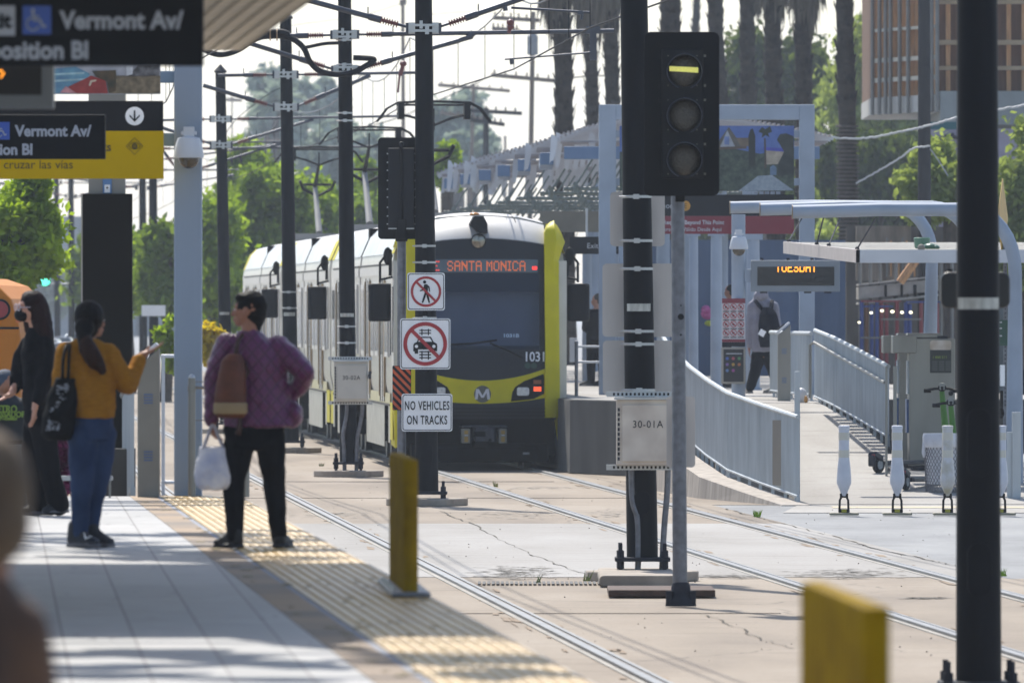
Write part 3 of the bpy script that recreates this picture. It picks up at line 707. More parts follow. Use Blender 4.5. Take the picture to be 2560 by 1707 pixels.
# 1: no pedestrians
t, a, b = signplate(1018, 1112, 682, 776, YS, 'no_pedestrian_sign', 'square white sign with a walking figure crossed out in red', 'sign', 'signs on the post in front of the tram')
c = ((a.x + b.x) / 2, (a.z + b.z) / 2); banring(t, c, .192, .162, YS, .028)
q = MB(); u = .0105                               # walker, in units measured from the sign
def P2(dx, dz): return (c[0] + dx * u, c[1] + dz * u)
def disc(q, dx, dz, r, y0, y1, n=18): q.prism([(c[0] + dx * u + r * u * math.cos(2 * math.pi * i / n), c[1] + dz * u + r * u * math.sin(2 * math.pi * i / n)) for i in range(n)], y0, y1)
ya, yb_ = YS - .005, YS - .003
disc(q, -1.7, 11.5, 1.9, ya, yb_)
for poly in ([(-2.2, 8.8), (1.2, 8.9), (2.4, 6), (2.0, -2), (-1.6, -2), (-1.8, 4), (-2.8, 5)], [(-1.8, 7.6), (-3.8, 3), (-7.2, 1.6), (-7.4, .3), (-3.0, 1.3), (-.6, 5)],
             [(1.0, 8.8), (4.2, 6), (5.0, 0), (3.8, -.2), (2.8, 4.6), (.6, 6.4)], [(-1.6, -1.6), (.8, -1.6), (-.8, -7), (-3.4, -13.6), (-5.2, -13.2), (-3.4, -6.6)],
             [(.0, -1.6), (2.2, -1.6), (3.6, -7), (4.9, -13.4), (3.2, -13.7), (1.2, -7.6)]):
    q.prism([P2(*p) for p in poly], ya, yb_)
q.build('walking_figure', M_INK, t)
# 2: no vehicles on tracks (pictogram)
t, a, b = signplate(1000, 1126, 796, 923, YS, 'no_vehicle_sign', 'large square white sign with a car on rails crossed out in red', 'sign', 'signs on the post in front of the tram')
c = ((a.x + b.x) / 2, (a.z + b.z) / 2); banring(t, c, .275, .228, YS, .045)
u = .00995; q = MB()
for poly in ([(-7.8, 9), (7.2, 9), (10.6, 2.6), (14.6, 0.2), (15.3, -2.5), (15, -9.2), (11, -9.2), (11, -7), (-9, -7), (-9, -12.4), (-13.2, -12.4), (-13.4, -9.4), (-15, -9.2), (-15, -1.6), (-13.8, 1), (-10.6, 2.2)],):
    q.prism([P2(*p) for p in poly], ya, yb_)
for z in (12.8, 16.4): q.prism([P2(-7.4, z), P2(7.4, z), P2(7.4, z + 1.3), P2(-7.4, z + 1.3)], ya, yb_)
for z in (-10.6, -14.4, -18.2): q.prism([P2(-7.4, z), P2(7.4, z), P2(7.4, z + 1.4), P2(-7.4, z + 1.4)], ya, yb_)
for x in (-4.8, 3.4):
    q.prism([P2(x, 11), P2(x + 1.4, 11), P2(x + 1.4, 18.8), P2(x, 18.8)], ya, yb_); q.prism([P2(x, -20), P2(x + 1.4, -20), P2(x + 1.4, -9), P2(x, -9)], ya, yb_)
q.build('car_figure', M_INK, t)
q = MB(); q.prism([P2(-6.2, 7.4), P2(6.0, 7.4), P2(8.8, 2.8), P2(-8.8, 2.8)], YS - .0053, YS - .0047); disc(q, -11, -3.2, 2.1, YS - .0053, YS - .0047); disc(q, 11, -3.2, 2.1, YS - .0053, YS - .0047); q.build('car_windows', M_WHITE, t)
# 3: text sign
t, a, b = signplate(1004, 1131, 984, 1078, YS - .01, 'no_vehicles_text_sign', 'white sign reading NO VEHICLES ON TRACKS in black capitals', 'sign', 'signs on the post in front of the tram')
for s, px, py in (('NO VEHICLES', 1067.5, 1024), ('ON TRACKS', 1067.5, 1060)):
    p = W(px, py, YS - .014); text(s, 'lettering', M_INK, t, p.x, YS - .0145, p.z, .155, xs=.545, align='CENTER', depth=.002, bold=.0022, spacing=1.12)
# 4: orange striped marker
YM = 143.42
a = W(981, 1025, YM); b = W(1028, 914, YM)
t = thing('striped_marker', 'narrow upright marker with diagonal orange and black stripes', 'sign', (a.x, YM, a.z))
q = MB(); q.rrect(a.x, b.x, a.z, b.z, .015, YM, YM + .005); q.build('plate', M_INK, t)
q = MB(); wv = b.x - a.x; H = b.z - a.z; per = .098
def clipx(poly, lo, hi, ax=0):
    for s, lim in ((1, lo), (-1, -hi)):
        out = []
        for i in range(len(poly)):
            p, r = poly[i], poly[(i + 1) % len(poly)]; pi = s * p[ax] >= lim; ri = s * r[ax] >= lim
            if pi: out.append(p)
            if pi != ri:
                tt = (lim / s - p[ax]) / (r[ax] - p[ax]); out.append(tuple(p[j] + (r[j] - p[j]) * tt for j in range(2)))
        poly = out
        if len(poly) < 3: return None
    return poly
for k in range(-4, 10):
    z0 = b.z + .02 + .14 - k * per; poly = [(a.x + .004, z0), (b.x - .004, z0 - wv * 1.0), (b.x - .004, z0 - wv * 1.0 - per * .5), (a.x + .004, z0 - per * .5)]
    poly = clipx(poly, a.z + .006, b.z - .006, 1)
    if poly: q.prism(poly, YM - .002, YM - .0005)
q.build('stripe', M_ORANGE, t)

# ---------------------------------------------------------------- signals
def rear_signal():
    Y = 143.55
    t = thing('signal_mast', 'galvanised mast with a black signal head seen from behind, left of the sign post', 'signal', (W(1004, 0, Y).x, Y, 0))
    x = W(1004, 0, Y).x; a = W(1004, 600, Y)
    MB().cyl((x, Y, 0), (x, Y, a.z), .056, n=18).build('mast', M_GALV, t, 'a')
    q = MB(); q.box(x - .14, x + .14, Y - .14, Y + .14, 0, .05); q.cyl((x, Y, .05), (x, Y, .22), .11, .07, 14); q.build('base', M_IRON, t)
    p0 = W(945, 598, Y - .05); p1 = W(1063, 344, Y - .05)
    MB().rrect(p0.x, p1.x, p0.z, p1.z, .05, Y + .02, Y + .03).build('backplate', M_BLACK, t)
    p0 = W(971, 572, Y); p1 = W(1036, 371, Y)
    q = MB(); q.box(p0.x, p1.x, Y - .14, Y + .019, p0.z, p1.z); o = q.build('housing', mat('housing grey black', '#1a1c22', .55, var=.1, spec=.2), t, bevel=.01)
    q = MB()
    for i in range(3):
        for sgn in (0, 1):
            for dz in (.06, .16, .27):
                z = p0.z + (p1.z - p0.z) / 3 * i + dz; xx = p0.x - .012 if sgn == 0 else p1.x + .012; q.box(xx - .008, xx + .008, Y - .0, Y + .018, z - .008, z + .008)
    q.build('screw', M_STRAP, o)
    q = MB(); q.cyl((x, Y - .17, p0.z - .05), (x, Y - .17, p1.z + .05), .026, n=12); q.ball((x, Y - .17, p1.z + .05), .034); q.box(x - .06, x + .06, Y - .2, Y + .0, p0.z - .13, p0.z + .12); q.box(x - .075, x + .075, Y - .1, Y + .06, p0.z - .16, p0.z - .03); q.build('bracket', M_BLACK, t, bevel=.01)
    q = MB(); q.box(p0.x, p1.x, Y - .141, Y - .13, p0.z - .006, p0.z + .008); q.build('drip_edge', M_STRAP, t)
rear_signal()
def main_signal():
    Y = 95.0
    t = thing('transit_signal', 'big three-lens black tram signal with the top lens showing a lit horizontal bar', 'signal', (W(1706, 0, Y).x, Y, 0))
    a = W(1720, 1505, Y)
    MB().cyl(W(1700, 1470, Y) * 1 + Vector((0.0, 0, 0)), W(1694, 480, Y), .062, .056, 20).build('mast', M_GALV, t, 'a')
    bx = W(1711, 0, Y).x
    for o in t.children:
        pass
    q = MB(); q.lathe((bx - .03, Y, 0), [(.13, 0), (.125, .04), (.085, .1), (.08, .16), (.066, .2)], 16); o = q.build('base', M_IRON, t, 'a')
    for sx in (-1, 1): MB().obox((bx - .03 + sx * .1, Y - .05, .07), .05, .06, .12).build('lug', M_IRON, o)
    q = MB(); h = W(1702, 792, Y); q.cyl((h.x, Y - .061, h.z), (h.x, Y - .05, h.z), .026, n=16); q.cyl((h.x, Y - .063, h.z + .095), (h.x, Y - .05, h.z + .095), .007, n=8); q.cyl((h.x, Y - .063, h.z - .15), (h.x, Y - .05, h.z - .15), .009, n=8); q.build('cable_hole', M_INK, t)
    p0 = W(1609.5, 491, Y); p1 = W(1797, 82, Y); yf = Y - .26
    k = (Y - .26) / Y
    MB().rrect(p0.x, p1.x, p0.z, p1.z, .055, yf, yf + .012, 7).build('backplate', mat('backplate black', '#0e0f12', .55, var=.1, spec=.12), t, bevel=.004)
    q0 = W(1653, 448, Y); q1 = W(1757, 125, Y)
    o = MB().box(q0.x, q1.x, yf - .03, yf - .001, q0.z, q1.z).build('housing', mat('housing black', '#121317', .5, var=.06, spec=.2), t, bevel=.008)
    MB().box(q0.x, q1.x, yf + .013, yf + .24, q0.z, q1.z).build('rear_case', MATS['housing black'], t, bevel=.02)
    MB().box(W(1688, 0, Y).x, W(1712, 0, Y).x, Y - .08, Y + .07, W(0, 505, Y).z, W(0, 470, Y).z).build('mast_bracket', M_BLACK, t, bevel=.01)
    s = MB()
    for cy in (180, 290, 400):
        for dy in (-38, 36):
            for x in (1669, 1741): p = W(x, cy + dy, Y); s.cyl((p.x, yf - .034, p.z), (p.x, yf - .029, p.z), .006, n=6)
            p = W(1761, cy + dy, Y); s.obox((p.x, yf - .02, p.z), .018, .03, .02)
    s.build('screw', mat('screw steel', '#6c6a60', .4, metal=.4), o)
    h = MB()
    for cy in (180, 290, 400):
        for dy in (-38, 36): p = W(1649, cy + dy, Y); h.obox((p.x, yf - .012, p.z), .022, .03, .035)
    h.build('hinge', M_BLACK, o)
    ml = mat('dark honeycomb lens', '#474136', .3, var=.4, scale=55, bump=.8, spec=.6)
    for i, cy in enumerate((181, 291, 401)):
        c = W(1710, cy, Y); r = .148
        v = MB(); n = 40; L = .2                         # open visor tube, cut back underneath
        vs = []
        for j in range(n + 1):
            a_ = R(-250 + 320 * j / n + 90 - 90) if False else R(-70 + 320 * j / n)
            ca, sa = math.cos(a_), math.sin(a_); ln = L * (0.55 + .45 * (sa * .5 + .5))
            for rr, yy in ((r, 0), (r, ln), (r - .006, ln), (r - .006, 0)): vs.append((c.x + rr * ca, yf - .03 - yy, c.z + rr * sa - 0 * yy))
        fs = []
        for j in range(n):
            for q_ in range(4): fs.append((j * 4 + q_, j * 4 + (q_ + 1) % 4, j * 4 + 4 + (q_ + 1) % 4, j * 4 + 4 + q_))
        v.add(vs, fs); vo = v.build('visor', mat('visor black', '#323a4c', .4, var=.08, spec=.35), t, 'a')
        v = MB(); prof = [(.128 * math.sin(R(90) * k_ / 8), -.03 * math.cos(R(90) * k_ / 8)) for k_ in range(9)]
        v.lathe((c.x, yf - .032, c.z), [(.128, .0)] + [(.128 * math.cos(R(90) * k_ / 8), .03 * math.sin(R(90) * k_ / 8)) for k_ in range(1, 9)], 28, (0, -1, 0)); v.build('lens', ml, t, 'a')
        if i == 0:
            b0 = W(1672, 184, Y); b1 = W(1744, 169, Y)
            MB().prism([(b0.x, b0.z + .012), (b1.x, b0.z - .002), (b1.x, b1.z - .008), (b0.x, b1.z + .003)], yf - .075, yf - .064).build('lit_bar', mat('lit bar', '#d8d84a', .5, emit='#d2cf78', es=.42, var=.12, scale=60), t)
main_signal()
# ================================================================ the tram (local frame: x right, y back along the train, z up)
M_YEL = mat('tram yellow', '#c8bb08', 0.5, var=0.08, scale=3, spec=.2)
M_SILV = mat('tram silver', '#c2c0bb', 0.32, metal=0.35, var=0.08, scale=2, stretch=(1, .2, 1))
M_COVE = mat('roof cove grey', '#cfd0ce', 0.35, metal=0.25, var=0.14, scale=1.6)
M_ROOF = mat('roof white', '#b9b7b4', 0.5, var=0.08)
M_MASK = mat('tram front dark', '#10131d', 0.4, var=0.15, scale=2, spec=.3)
M_UNDER = mat('underframe black', '#0b0c0e', 0.9, var=0.4, scale=6, spec=.1)
M_DOOR = mat('door rubber', '#2a2a2c', 0.6)
M_SKIRT = mat('skirt silver', '#a9a8a4', 0.4, metal=0.4, var=0.2, scale=3)
M_SIDEGL = mat('side window glass', '#39424a', 0.15, var=0.1, spec=.6)
M_FRAME = mat('window frame white', '#cfccc6', 0.4, var=.05)
def glassmat(name, tint, alpha=.5, rough=.05):
    m = bpy.data.materials.new(name); m.use_nodes = True; n = m.node_tree.nodes; l = m.node_tree.links; n.clear()
    o = n.new('ShaderNodeOutputMaterial'); mx = n.new('ShaderNodeMixShader'); tr = n.new('ShaderNodeBsdfTransparent'); gl = n.new('ShaderNodeBsdfPrincipled')
    tr.inputs[0].default_value = (*tint, 1); gl.inputs['Base Color'].default_value = (.015, .03, .07, 1); gl.inputs['Roughness'].default_value = rough
    mx.inputs[0].default_value = 1 - alpha; l.new(tr.outputs[0], mx.inputs[1]); l.new(gl.outputs[0], mx.inputs[2]); l.new(mx.outputs[0], o.inputs[0]); return m
T = thing('tram', 'three-car silver and yellow tram numbered 1031 bound for SANTA MONICA', 'tram', (-0.47, 174.0, 0), math.atan(-TS))
HW = 1.325
def L(px, py, u=0):      # photo pixel on the front face -> local x, z
    s = F / 174.0
    return ((px - 1206) / s, 2.5 - (py - 766) / s)
SEC = [(-1.26, .95), (-1.325, 1.3), (-1.325, 3.12), (-1.30, 3.3), (-1.16, 3.62), (-1.02, 3.76), (-.6, 3.86), (0, 3.9), (.6, 3.86), (1.02, 3.76), (1.16, 3.62), (1.30, 3.3), (1.325, 3.12), (1.325, 1.3), (1.26, .95)]
def shell(mb, u0, u1, i0, i1, k=1.0, dx=0.0):
    vs = []
    for u in (u0, u1):
        for x, z in SEC[i0:i1 + 1]: vs.append((x * k + (dx if x > 0 else -dx), u, z + dx))
    n = i1 - i0 + 1
    mb.add(vs, [(i, i + 1, n + i + 1, n + i) for i in range(n - 1)])
    return mb
def car(u0, first):
    U = u0
    body = MB()
    for a, b in ((U + (.9 if first else .1), U + 13.1), (U + 13.7, U + 26.5)):
        vs = []
        for u in (a, b): vs += [(x, u, z) for x, z in SEC]
        n = len(SEC); f = [(i, i + 1, n + i + 1, n + i) for i in range(n - 1)] + [(0, n, 2 * n - 1, n - 1), tuple(range(n - 1, -1, -1)), tuple(range(n, 2 * n))]
        body.add(vs, f)
    c = body.build('car_body', M_SILV, T, 'a')
    # roof coves (rounded, light grey) and roof
    for a, b in ((U + 1.5, U + 13.1), (U + 13.7, U + 25.3)): shell(MB(), a, b, 3, 5, 1, .012).build('roof_cove', M_COVE, c, 'a'); shell(MB(), a, b, 9, 11, 1, .012).build('roof_cove', M_COVE, c, 'a')
    q = MB()
    for a, b in ((U + (.9 if first else .2), U + 13.1), (U + 13.7, U + 26.4)): shell(q, a, b, 5, 9, 1, .01)
    q.build('roof', M_ROOF, c, 'a')
    q = MB(); q.box(-1.18, 1.18, U + 13.08, U + 13.72, .6, 3.78); q.build('bellows', M_UNDER, c)
    # yellow car ends
    for a, b in ((U + (.55 if first else .05), U + 1.5), (U + 25.3, U + 26.5)):
        shell(MB(), a, b, 3, 5, 1, .014).build('end_band', M_YEL, c, 'a'); shell(MB(), a, b, 9, 11, 1, .014).build('end_band', M_YEL, c, 'a')
        for s in (-1, 1): q = MB(); q.box(min(s * 1.328, s * 1.334), max(s * 1.328, s * 1.334), a, b, .45, 1.02); q.build('lower_end_band', M_YEL, c)
    # side details
    for s in (-1, 1):
        x = s * 1.3275
        def pl(name, m, rects, x_=x, par=c, th=.012):
            for a, b, z0, z1 in rects:
                q = MB(); q.box(min(x_, x_ + s * th), max(x_, x_ + s * th), U + a, U + b, z0, z1)
                o_ = q.build(name, m, par)
            return o_
        pl('gutter_line', M_DOOR, [(1.5, 13.1, 3.135, 3.165), (13.7, 25.3, 3.135, 3.165)])
        pl('cant_rail', M_FRAME, [(1.5, 13.1, 2.98, 3.12), (13.7, 25.3, 2.98, 3.12)], th=.02)
        pl('lower_band', mat('cream lower band', '#bdb58c', .45, var=.12), [(1.5, 13.1, 1.0, 1.16), (13.7, 25.3, 1.0, 1.16)], th=.008)
        pl('skirt', M_SKIRT, [(3.6, 10.6, .32, .97), (16.2, 23.2, .32, .97), (1.5, 2.1, .4, .97), (24.7, 25.3, .4, .97)], th=.006)
        pl('sole_line', M_DOOR, [(1.5, 13.1, .965, .99), (13.7, 25.3, .965, .99)], th=.016)
        pl('cab_window', M_SIDEGL, [(.95 + (.35 if first else 0), 1.75, 1.75, 2.85)] + [(25.2, 25.7, 1.75, 2.85)])
        for d in (4.2, 9.9, 17.0, 22.6):
            o = pl('door', M_FRAME, [(d - .72, d + .72, 1.02, 2.92)], th=.01)
            pl('door_window', M_SIDEGL, [(d - .58, d - .1, 1.75, 2.75), (d + .1, d + .58, 1.75, 2.75)], x_=x + s * .011, par=o, th=.006)
            pl('door_seal', M_DOOR, [(d - .76, d - .7, 1.02, 2.95), (d - .02, d + .02, 1.02, 2.92), (d + .7, d + .76, 1.02, 2.95)], x_=x + s * .011, par=o, th=.01)
            pl('grab_rail', mat('bronze rail', '#a89478', .4, metal=.5), [(d - .92, d - .84, 1.1, 2.9), (d + .84, d + .92, 1.1, 2.9)], th=.035, par=o)
        for a in (2.0, 5.7, 7.3, 11.3, 14.3, 15.4, 18.6, 20.1, 24.0):
            o = pl('window', M_FRAME, [(a - .1, a + 1.15, 1.72, 2.86)], th=.03)
            pl('pane', M_SIDEGL, [(a, a + .48, 1.8, 2.78), (a + .56, a + 1.05, 1.8, 2.78)], x_=x + s * .031, par=o, th=.004)
    # bogies
    for bu in (2.8, 13.4, 24.0):
        q = MB(); q.box(-1.05, 1.05, U + bu - 1.1, U + bu + 1.1, .3, .9)
        o = q.build('bogie', M_UNDER, c)
        for s in (-1, 1):
            for du in (-.9, .9): MB().cyl((s * .74, U + bu + du, .33), (s * .86, U + bu + du, .33), .33, n=20).build('wheel', MATS['rail steel'], o)
    q = MB(); q.box(-1.1, 1.1, U + 1.2, U + 26.0, .62, .93); q.build('underframe', M_UNDER, c)
    # mirrors at the cab
    for s in (-1, 1):
        m_ = MB(); x = s * 1.40
        zz = L(0, 640)[1]
        m_.tube([(s * 1.33, U + .8, zz), (s * 1.43, U + .74, zz + .02), (s * 1.52, U + .7, zz - .1), (s * 1.52, U + .7, zz - .4)], .02, 8)
        m_.tube([(s * 1.33, U + .8, zz - .32), (s * 1.52, U + .7, zz - .36)], .018, 8)
        m_.ball((s * 1.40, U + .76, zz), .07, .05, .14)
        m_.obox((s * 1.36, U + .78, zz - .1), .05, .05, .4)
        o = m_.build('mirror_arm', M_BLACK, c, 'a')
        h = MB(); h.zprism([(x_ + s * 1.53, y_ + U + .7) for x_, y_ in rrpts(-.17, .17, -.1, .1, .09, 5)], zz - 1.0, zz - .42); h.build('mirror_housing', mat('mirror black', '#101115', .6, spec=.15), o, 'a', bevel=.03)
        if s < 0:
            q = MB(); q.rrect(-1.40, -1.33, 0, 0.01, .004, 0, .01); 
    return c
CARS = [car(27.0 * i, i == 0) for i in range(3)]
# pantographs
def panto(par, u, z0, fold=False, xoff=0.0):
    q = MB(); zt = 5.92
    q.box(-.55, .55, u - .6, u + .6, z0, z0 + .14)
    q.tube([(0, u - .5, z0 + .15), (-.05, u + .75, z0 + 1.15)], [.07, .05], 8); q.build('lower_arm', mat('grey arm', '#8f8c88', .5), par, 'a')
    q = MB(); q.tube([(-.05, u + .75, z0 + 1.15), (0, u - .25, zt - .38)], [.045, .03], 8)
    q.tube([(-.38, u + .7, z0 + 1.28), (-.3, u + .75, z0 + 1.1), (0, u + .75, z0 + .95), (.3, u + .75, z0 + 1.1), (.38, u + .7, z0 + 1.28)], .035, 6)
    q.tube([(-.3, u + .75, z0 + 1.2), (.3, u + .75, z0 + 1.2)], .03, 6)
    q.tube([(-.62, u - .25, zt - .2), (-.3, u - .25, zt - .28), (0, u - .25, zt - .4), (.3, u - .25, zt - .28), (.62, u - .25, zt - .2)], .022, 6)
    q.tube([(0, u - .25, zt - .4), (0, u - .25, zt - .12)], .014, 6)
    q.build('upper_arm', M_BLACK, par, 'a')
    q = MB()
    for du in (-.45, -.05):
        q.tube([(-.95, u + du, zt - .34), (-.78, u + du, zt - .12), (-.6, u + du, zt - .02), (0, u + du, zt), (.6, u + du, zt - .02), (.78, u + du, zt - .12), (.95, u + du, zt - .34)], .018, 6)
    q.tube([(-.62, u - .25, zt - .06), (.62, u - .25, zt - .06)], .02, 6)
    for s in (-1, 1): q.box(s * .55 - .05, s * .55 + .05, u - .5, u, zt - .3, zt - .02)
    q.build('contact_head', M_BLACK, par, 'a')
for i in range(3): panto(CARS[i], 27 * i + 16.2, 3.92)
# ---- front
NF = MB()
# yellow corner pillars with pointed shoulder caps
for s in (-1, 1):
    q = MB()
    X = lambda px: s * (px - 1206) / 163.5
    def Zp(py): return 2.5 - (py - 766) / 163.5
    # columns of points: (px at inner edge, px outer, py, u inner, u outer)
    rows = [(1365, 1404, 1044, .0, .12), (1366, 1404, 960, .0, .12), (1367, 1403, 860, .03, .14), (1366, 1403, 780, .08, .2), (1366, 1403, 700, .14, .28), (1366, 1404, 650, .2, .36), (1366, 1413, 622, .24, .42), (1366, 1420, 605, .26, .46), (1367, 1412, 582, .3, .55), (1375, 1402, 562, .42, .7), (1388, 1392, 553, .62, .8)]
    vs = []
    for a, b, py, ua, ub in rows:
        mid = (a + b) / 2 + 4
        vs += [(X(a), ua, Zp(py)), (X(mid), ua + .03, Zp(py - (3 if py < 640 else 0))), (X(b), ub, Zp(py)), (X(b) * .995, ub + .75, Zp(py + (12 if py < 620 else 0))), (X(a), ua + .3, Zp(py))]
    n = 5; f = []
    for i in range(len(rows) - 1):
        for j in range(n):
            a, b, c_, d = i * n + j, i * n + (j + 1) % n, (i + 1) * n + (j + 1) % n, (i + 1) * n + j
            f.append((a, b, c_, d) if s > 0 else (d, c_, b, a))
    f += [tuple(range(n)), tuple(range(len(vs) - 1, len(vs) - 1 - n, -1))]
    q.add(vs, f); q.build('corner_pillar', M_YEL, T, 'a')
    q = MB(); q.add([(s * 1.21, .16, .8), (s * 1.325, .35, 1.0), (s * 1.325, 1.3, .95), (s * 1.325, 1.3, .38), (s * 1.30, .4, .33), (s * 1.19, .25, .38), (s * 1.13, .2, .76)],
                    [(0, 1, 4, 5, 6), (1, 2, 3, 4)]); q.build('lower_fairing', M_YEL, T)
    q = MB(); q.box(min(s * 1.2, s * 1.328), max(s * 1.2, s * 1.328), .35, .95, 1.0, 3.2); o = q.build('cab_side', M_SILV, T)
    q = MB(); q.box(min(s * 1.329, s * 1.34), max(s * 1.329, s * 1.34), .5, .92, 1.8, 2.8); q.build('cab_window', M_SIDEGL, o)
# roof visor over the front
q = MB(); n = 16; vs = []
tops = []
for i in range(n + 1):
    v = -1.0 + 2.0 * i / n
    zt = 3.945 - .125 * v * v - .02 * abs(v) ** 3; zb = 3.54 - .10 * v * v
    tops.append((v, zt, zb))
    vs += [(v, .28 + .05 * v * v, zb), (v, .42 + .05 * v * v, zb + (zt - zb) * .4), (v, .75, zb + (zt - zb) * .8), (v, 1.2, zt), (v, 2.2, zt - .02)]
q.add(vs, [(i * 5 + j, i * 5 + 5 + j, i * 5 + 6 + j, i * 5 + 1 + j) for i in range(n) for j in range(4)])
q.build('roof_visor', M_ROOF, T, True)
# front mask: dark panel with a window opening
uz = lambda z: .05 + max(0, z - 1.2) * .1
def fpt(v, z, off=0.0): return (v, uz(z) + .06 * v * v - off, z)
xo = .985; zW0, zW1, xW = 1.84, 3.0, .90
q = MB()
def grid(q, v0, v1, z0, z1, nv=8, nz=4, zf0=None, zf1=None, off=0.0):
    vs = []
    for i in range(nv + 1):
        v = v0 + (v1 - v0) * i / nv; a = zf0(v) if zf0 else z0; b = zf1(v) if zf1 else z1
        for j in range(nz + 1): vs.append(fpt(v, a + (b - a) * j / nz, off))
    q.add(vs, [(i * (nz + 1) + j, (i + 1) * (nz + 1) + j, (i + 1) * (nz + 1) + j + 1, i * (nz + 1) + j + 1) for i in range(nv) for j in range(nz)])
zbot = lambda v: 1.345 + .19 * v * v
ztop = lambda v: 3.55 - .10 * v * v
grid(q, -xo, xo, 0, 0, 14, 4, zf0=lambda v: zW1, zf1=ztop); grid(q, -xo, xo, 0, 0, 14, 3, zf0=lambda v: zbot(v) - .02, zf1=lambda v: zW0)
grid(q, -xo, -xW, zW0, zW1, 1, 3); grid(q, xW, xo, zW0, zW1, 1, 3)
mask = q.build('front_mask', M_MASK, T, True)
q = MB(); grid(q, -xW, xW, zW0, zW1, 10, 6, off=-.006)
q.build('windscreen', glassmat('windscreen glass', (.45, .52, .72), .68), T, True)
q = MB(); grid(q, -xW, xW, 2.72, zW1, 10, 2, off=-.012); q.build('sun_band', mat('tint band', '#10151f', .4, spec=.3), T, True)
q = MB(); grid(q, -xW, xW, zW0, 1.90, 10, 1, off=-.012); q.build('lower_tint', MATS['tint band'], T, True)
# cab interior seen through the glass
MI = mat('cab wall blue grey', '#6c7b98', .7, var=.08); MJ = mat('cab frame pale', '#c4ced4', .5); MK = mat('cab dark', '#2a3450', .6)
q = MB(); q.box(-1.15, 1.15, 1.75, 1.8, 1.0, 2.75); wall = q.build('cab_wall', MI, T)
for a, b, z0, z1 in ((-.62, -.18, 1.98, 2.42), (-.1, .12, 1.7, 2.42), (.42, .85, 1.98, 2.42)):
    q = MB(); q.box(a, b, 1.74, 1.748, z0, z1); q.build('partition_window', mat('partition glass', '#3e4650', .3), wall)
for a in (-.86, -.16, .14, .36, .88):
    q = MB(); q.box(a, a + .05, 1.70, 1.738, 1.5, 2.5); q.build('partition_frame', MJ, wall)
q = MB(); q.box(-1.0, 1.0, 1.0, 1.7, 2.55, 2.75); q.build('cab_ceiling', MK, wall)
q = MB(); q.rrect(-.2, .22, 1.5, 2.05, .08, 1.2, 1.32); q.box(-.25, .27, .9, 1.3, 1.3, 1.5); q.build('driver_seat', mat('seat blue', '#34436e', .8), T)
q = MB(); q.box(-1.0, 1.0, .35, .8, 1.35, 1.68); q.build('dashboard', MK, T)
# destination display
a = L(1075, 681); b = L(1350, 648)
q = MB(); grid(q, a[0], b[0], a[1], b[1], 8, 1, off=.008); disp = q.build('destination_display', mat('display glass', '#3d4650', .25, emit='#28343c', es=.35), T)
M_LED = mat('amber led', '#a8502a', .5, emit='#c4602c', es=.6, var=.2, scale=50)
# letters drawn as runs of real LED dots
FONT = {'S': '01110 10001 10000 01110 00001 10001 01110', 'A': '01110 10001 10001 11111 10001 10001 10001', 'N': '10001 11001 11101 10111 10011 10001 10001', 'T': '11111 00100 00100 00100 00100 00100 00100',
        'M': '10001 11011 10101 10101 10001 10001 10001', 'O': '01110 10001 10001 10001 10001 10001 01110', 'I': '111 010 010 010 010 010 111', 'C': '01110 10001 10000 10000 10000 10001 01110', ' ': '00 00 00 00 00 00 00',
        'E': '11111 10000 10000 11110 10000 10000 11111', 'U': '10001 10001 10001 10001 10001 10001 01110', 'D': '11110 10001 10001 10001 10001 10001 11110', 'Y': '10001 10001 01010 00100 00100 00100 00100', '1': '010 110 010 010 010 010 111'}
def ledtext(q, s, x0, z0, w_, h, yf, rows=7, r0=0, xy=None):
    tot = sum(len(FONT[c].split()[0]) + 1 for c in s) - 1; dx = w_ / tot; dz = h / 7; x = x0
    for c in s:
        rowsL = FONT[c].split()
        for r, row in enumerate(rowsL):
            if r < r0 or r >= r0 + rows: continue
            for k, ch in enumerate(row):
                if ch == '1':
                    X = x + k * dx; Z = z0 + (6 - r) * dz; Y = yf(X, Z); q.box(X, X + dx * .86, Y - .004, Y, Z, Z + dz * .9)
        x += (len(rowsL[0]) + 1) * dx
q = MB(); p0 = L(1123, 677); p1 = L(1319, 652); yy = lambda x, z: uz(z) + .06 * x * x - .009
ledtext(q, 'SANTA MONICA', p0[0], p0[1], p1[0] - p0[0], p1[1] - p0[1], yy); q.build('lettering', M_LED, disp)
q = MB(); e0 = L(1078, 677); ledtext(q, 'E', e0[0], e0[1], L(1104, 0)[0] - e0[0], p1[1] - p0[1], yy); q.build('line_letter', mat('red led', '#b03a30', .5, emit='#c8382e', es=.8), disp)
q = MB(); r0 = L(1336, 674); r1 = L(1348, 666); q.box(r0[0], r1[0], yy(r0[0], 3.1) - .006, yy(r0[0], 3.1), r0[1], r1[1]); q.build('marker_light', mat('red marker', '#d02020', .5, emit='#ff3830', es=1.2), disp)
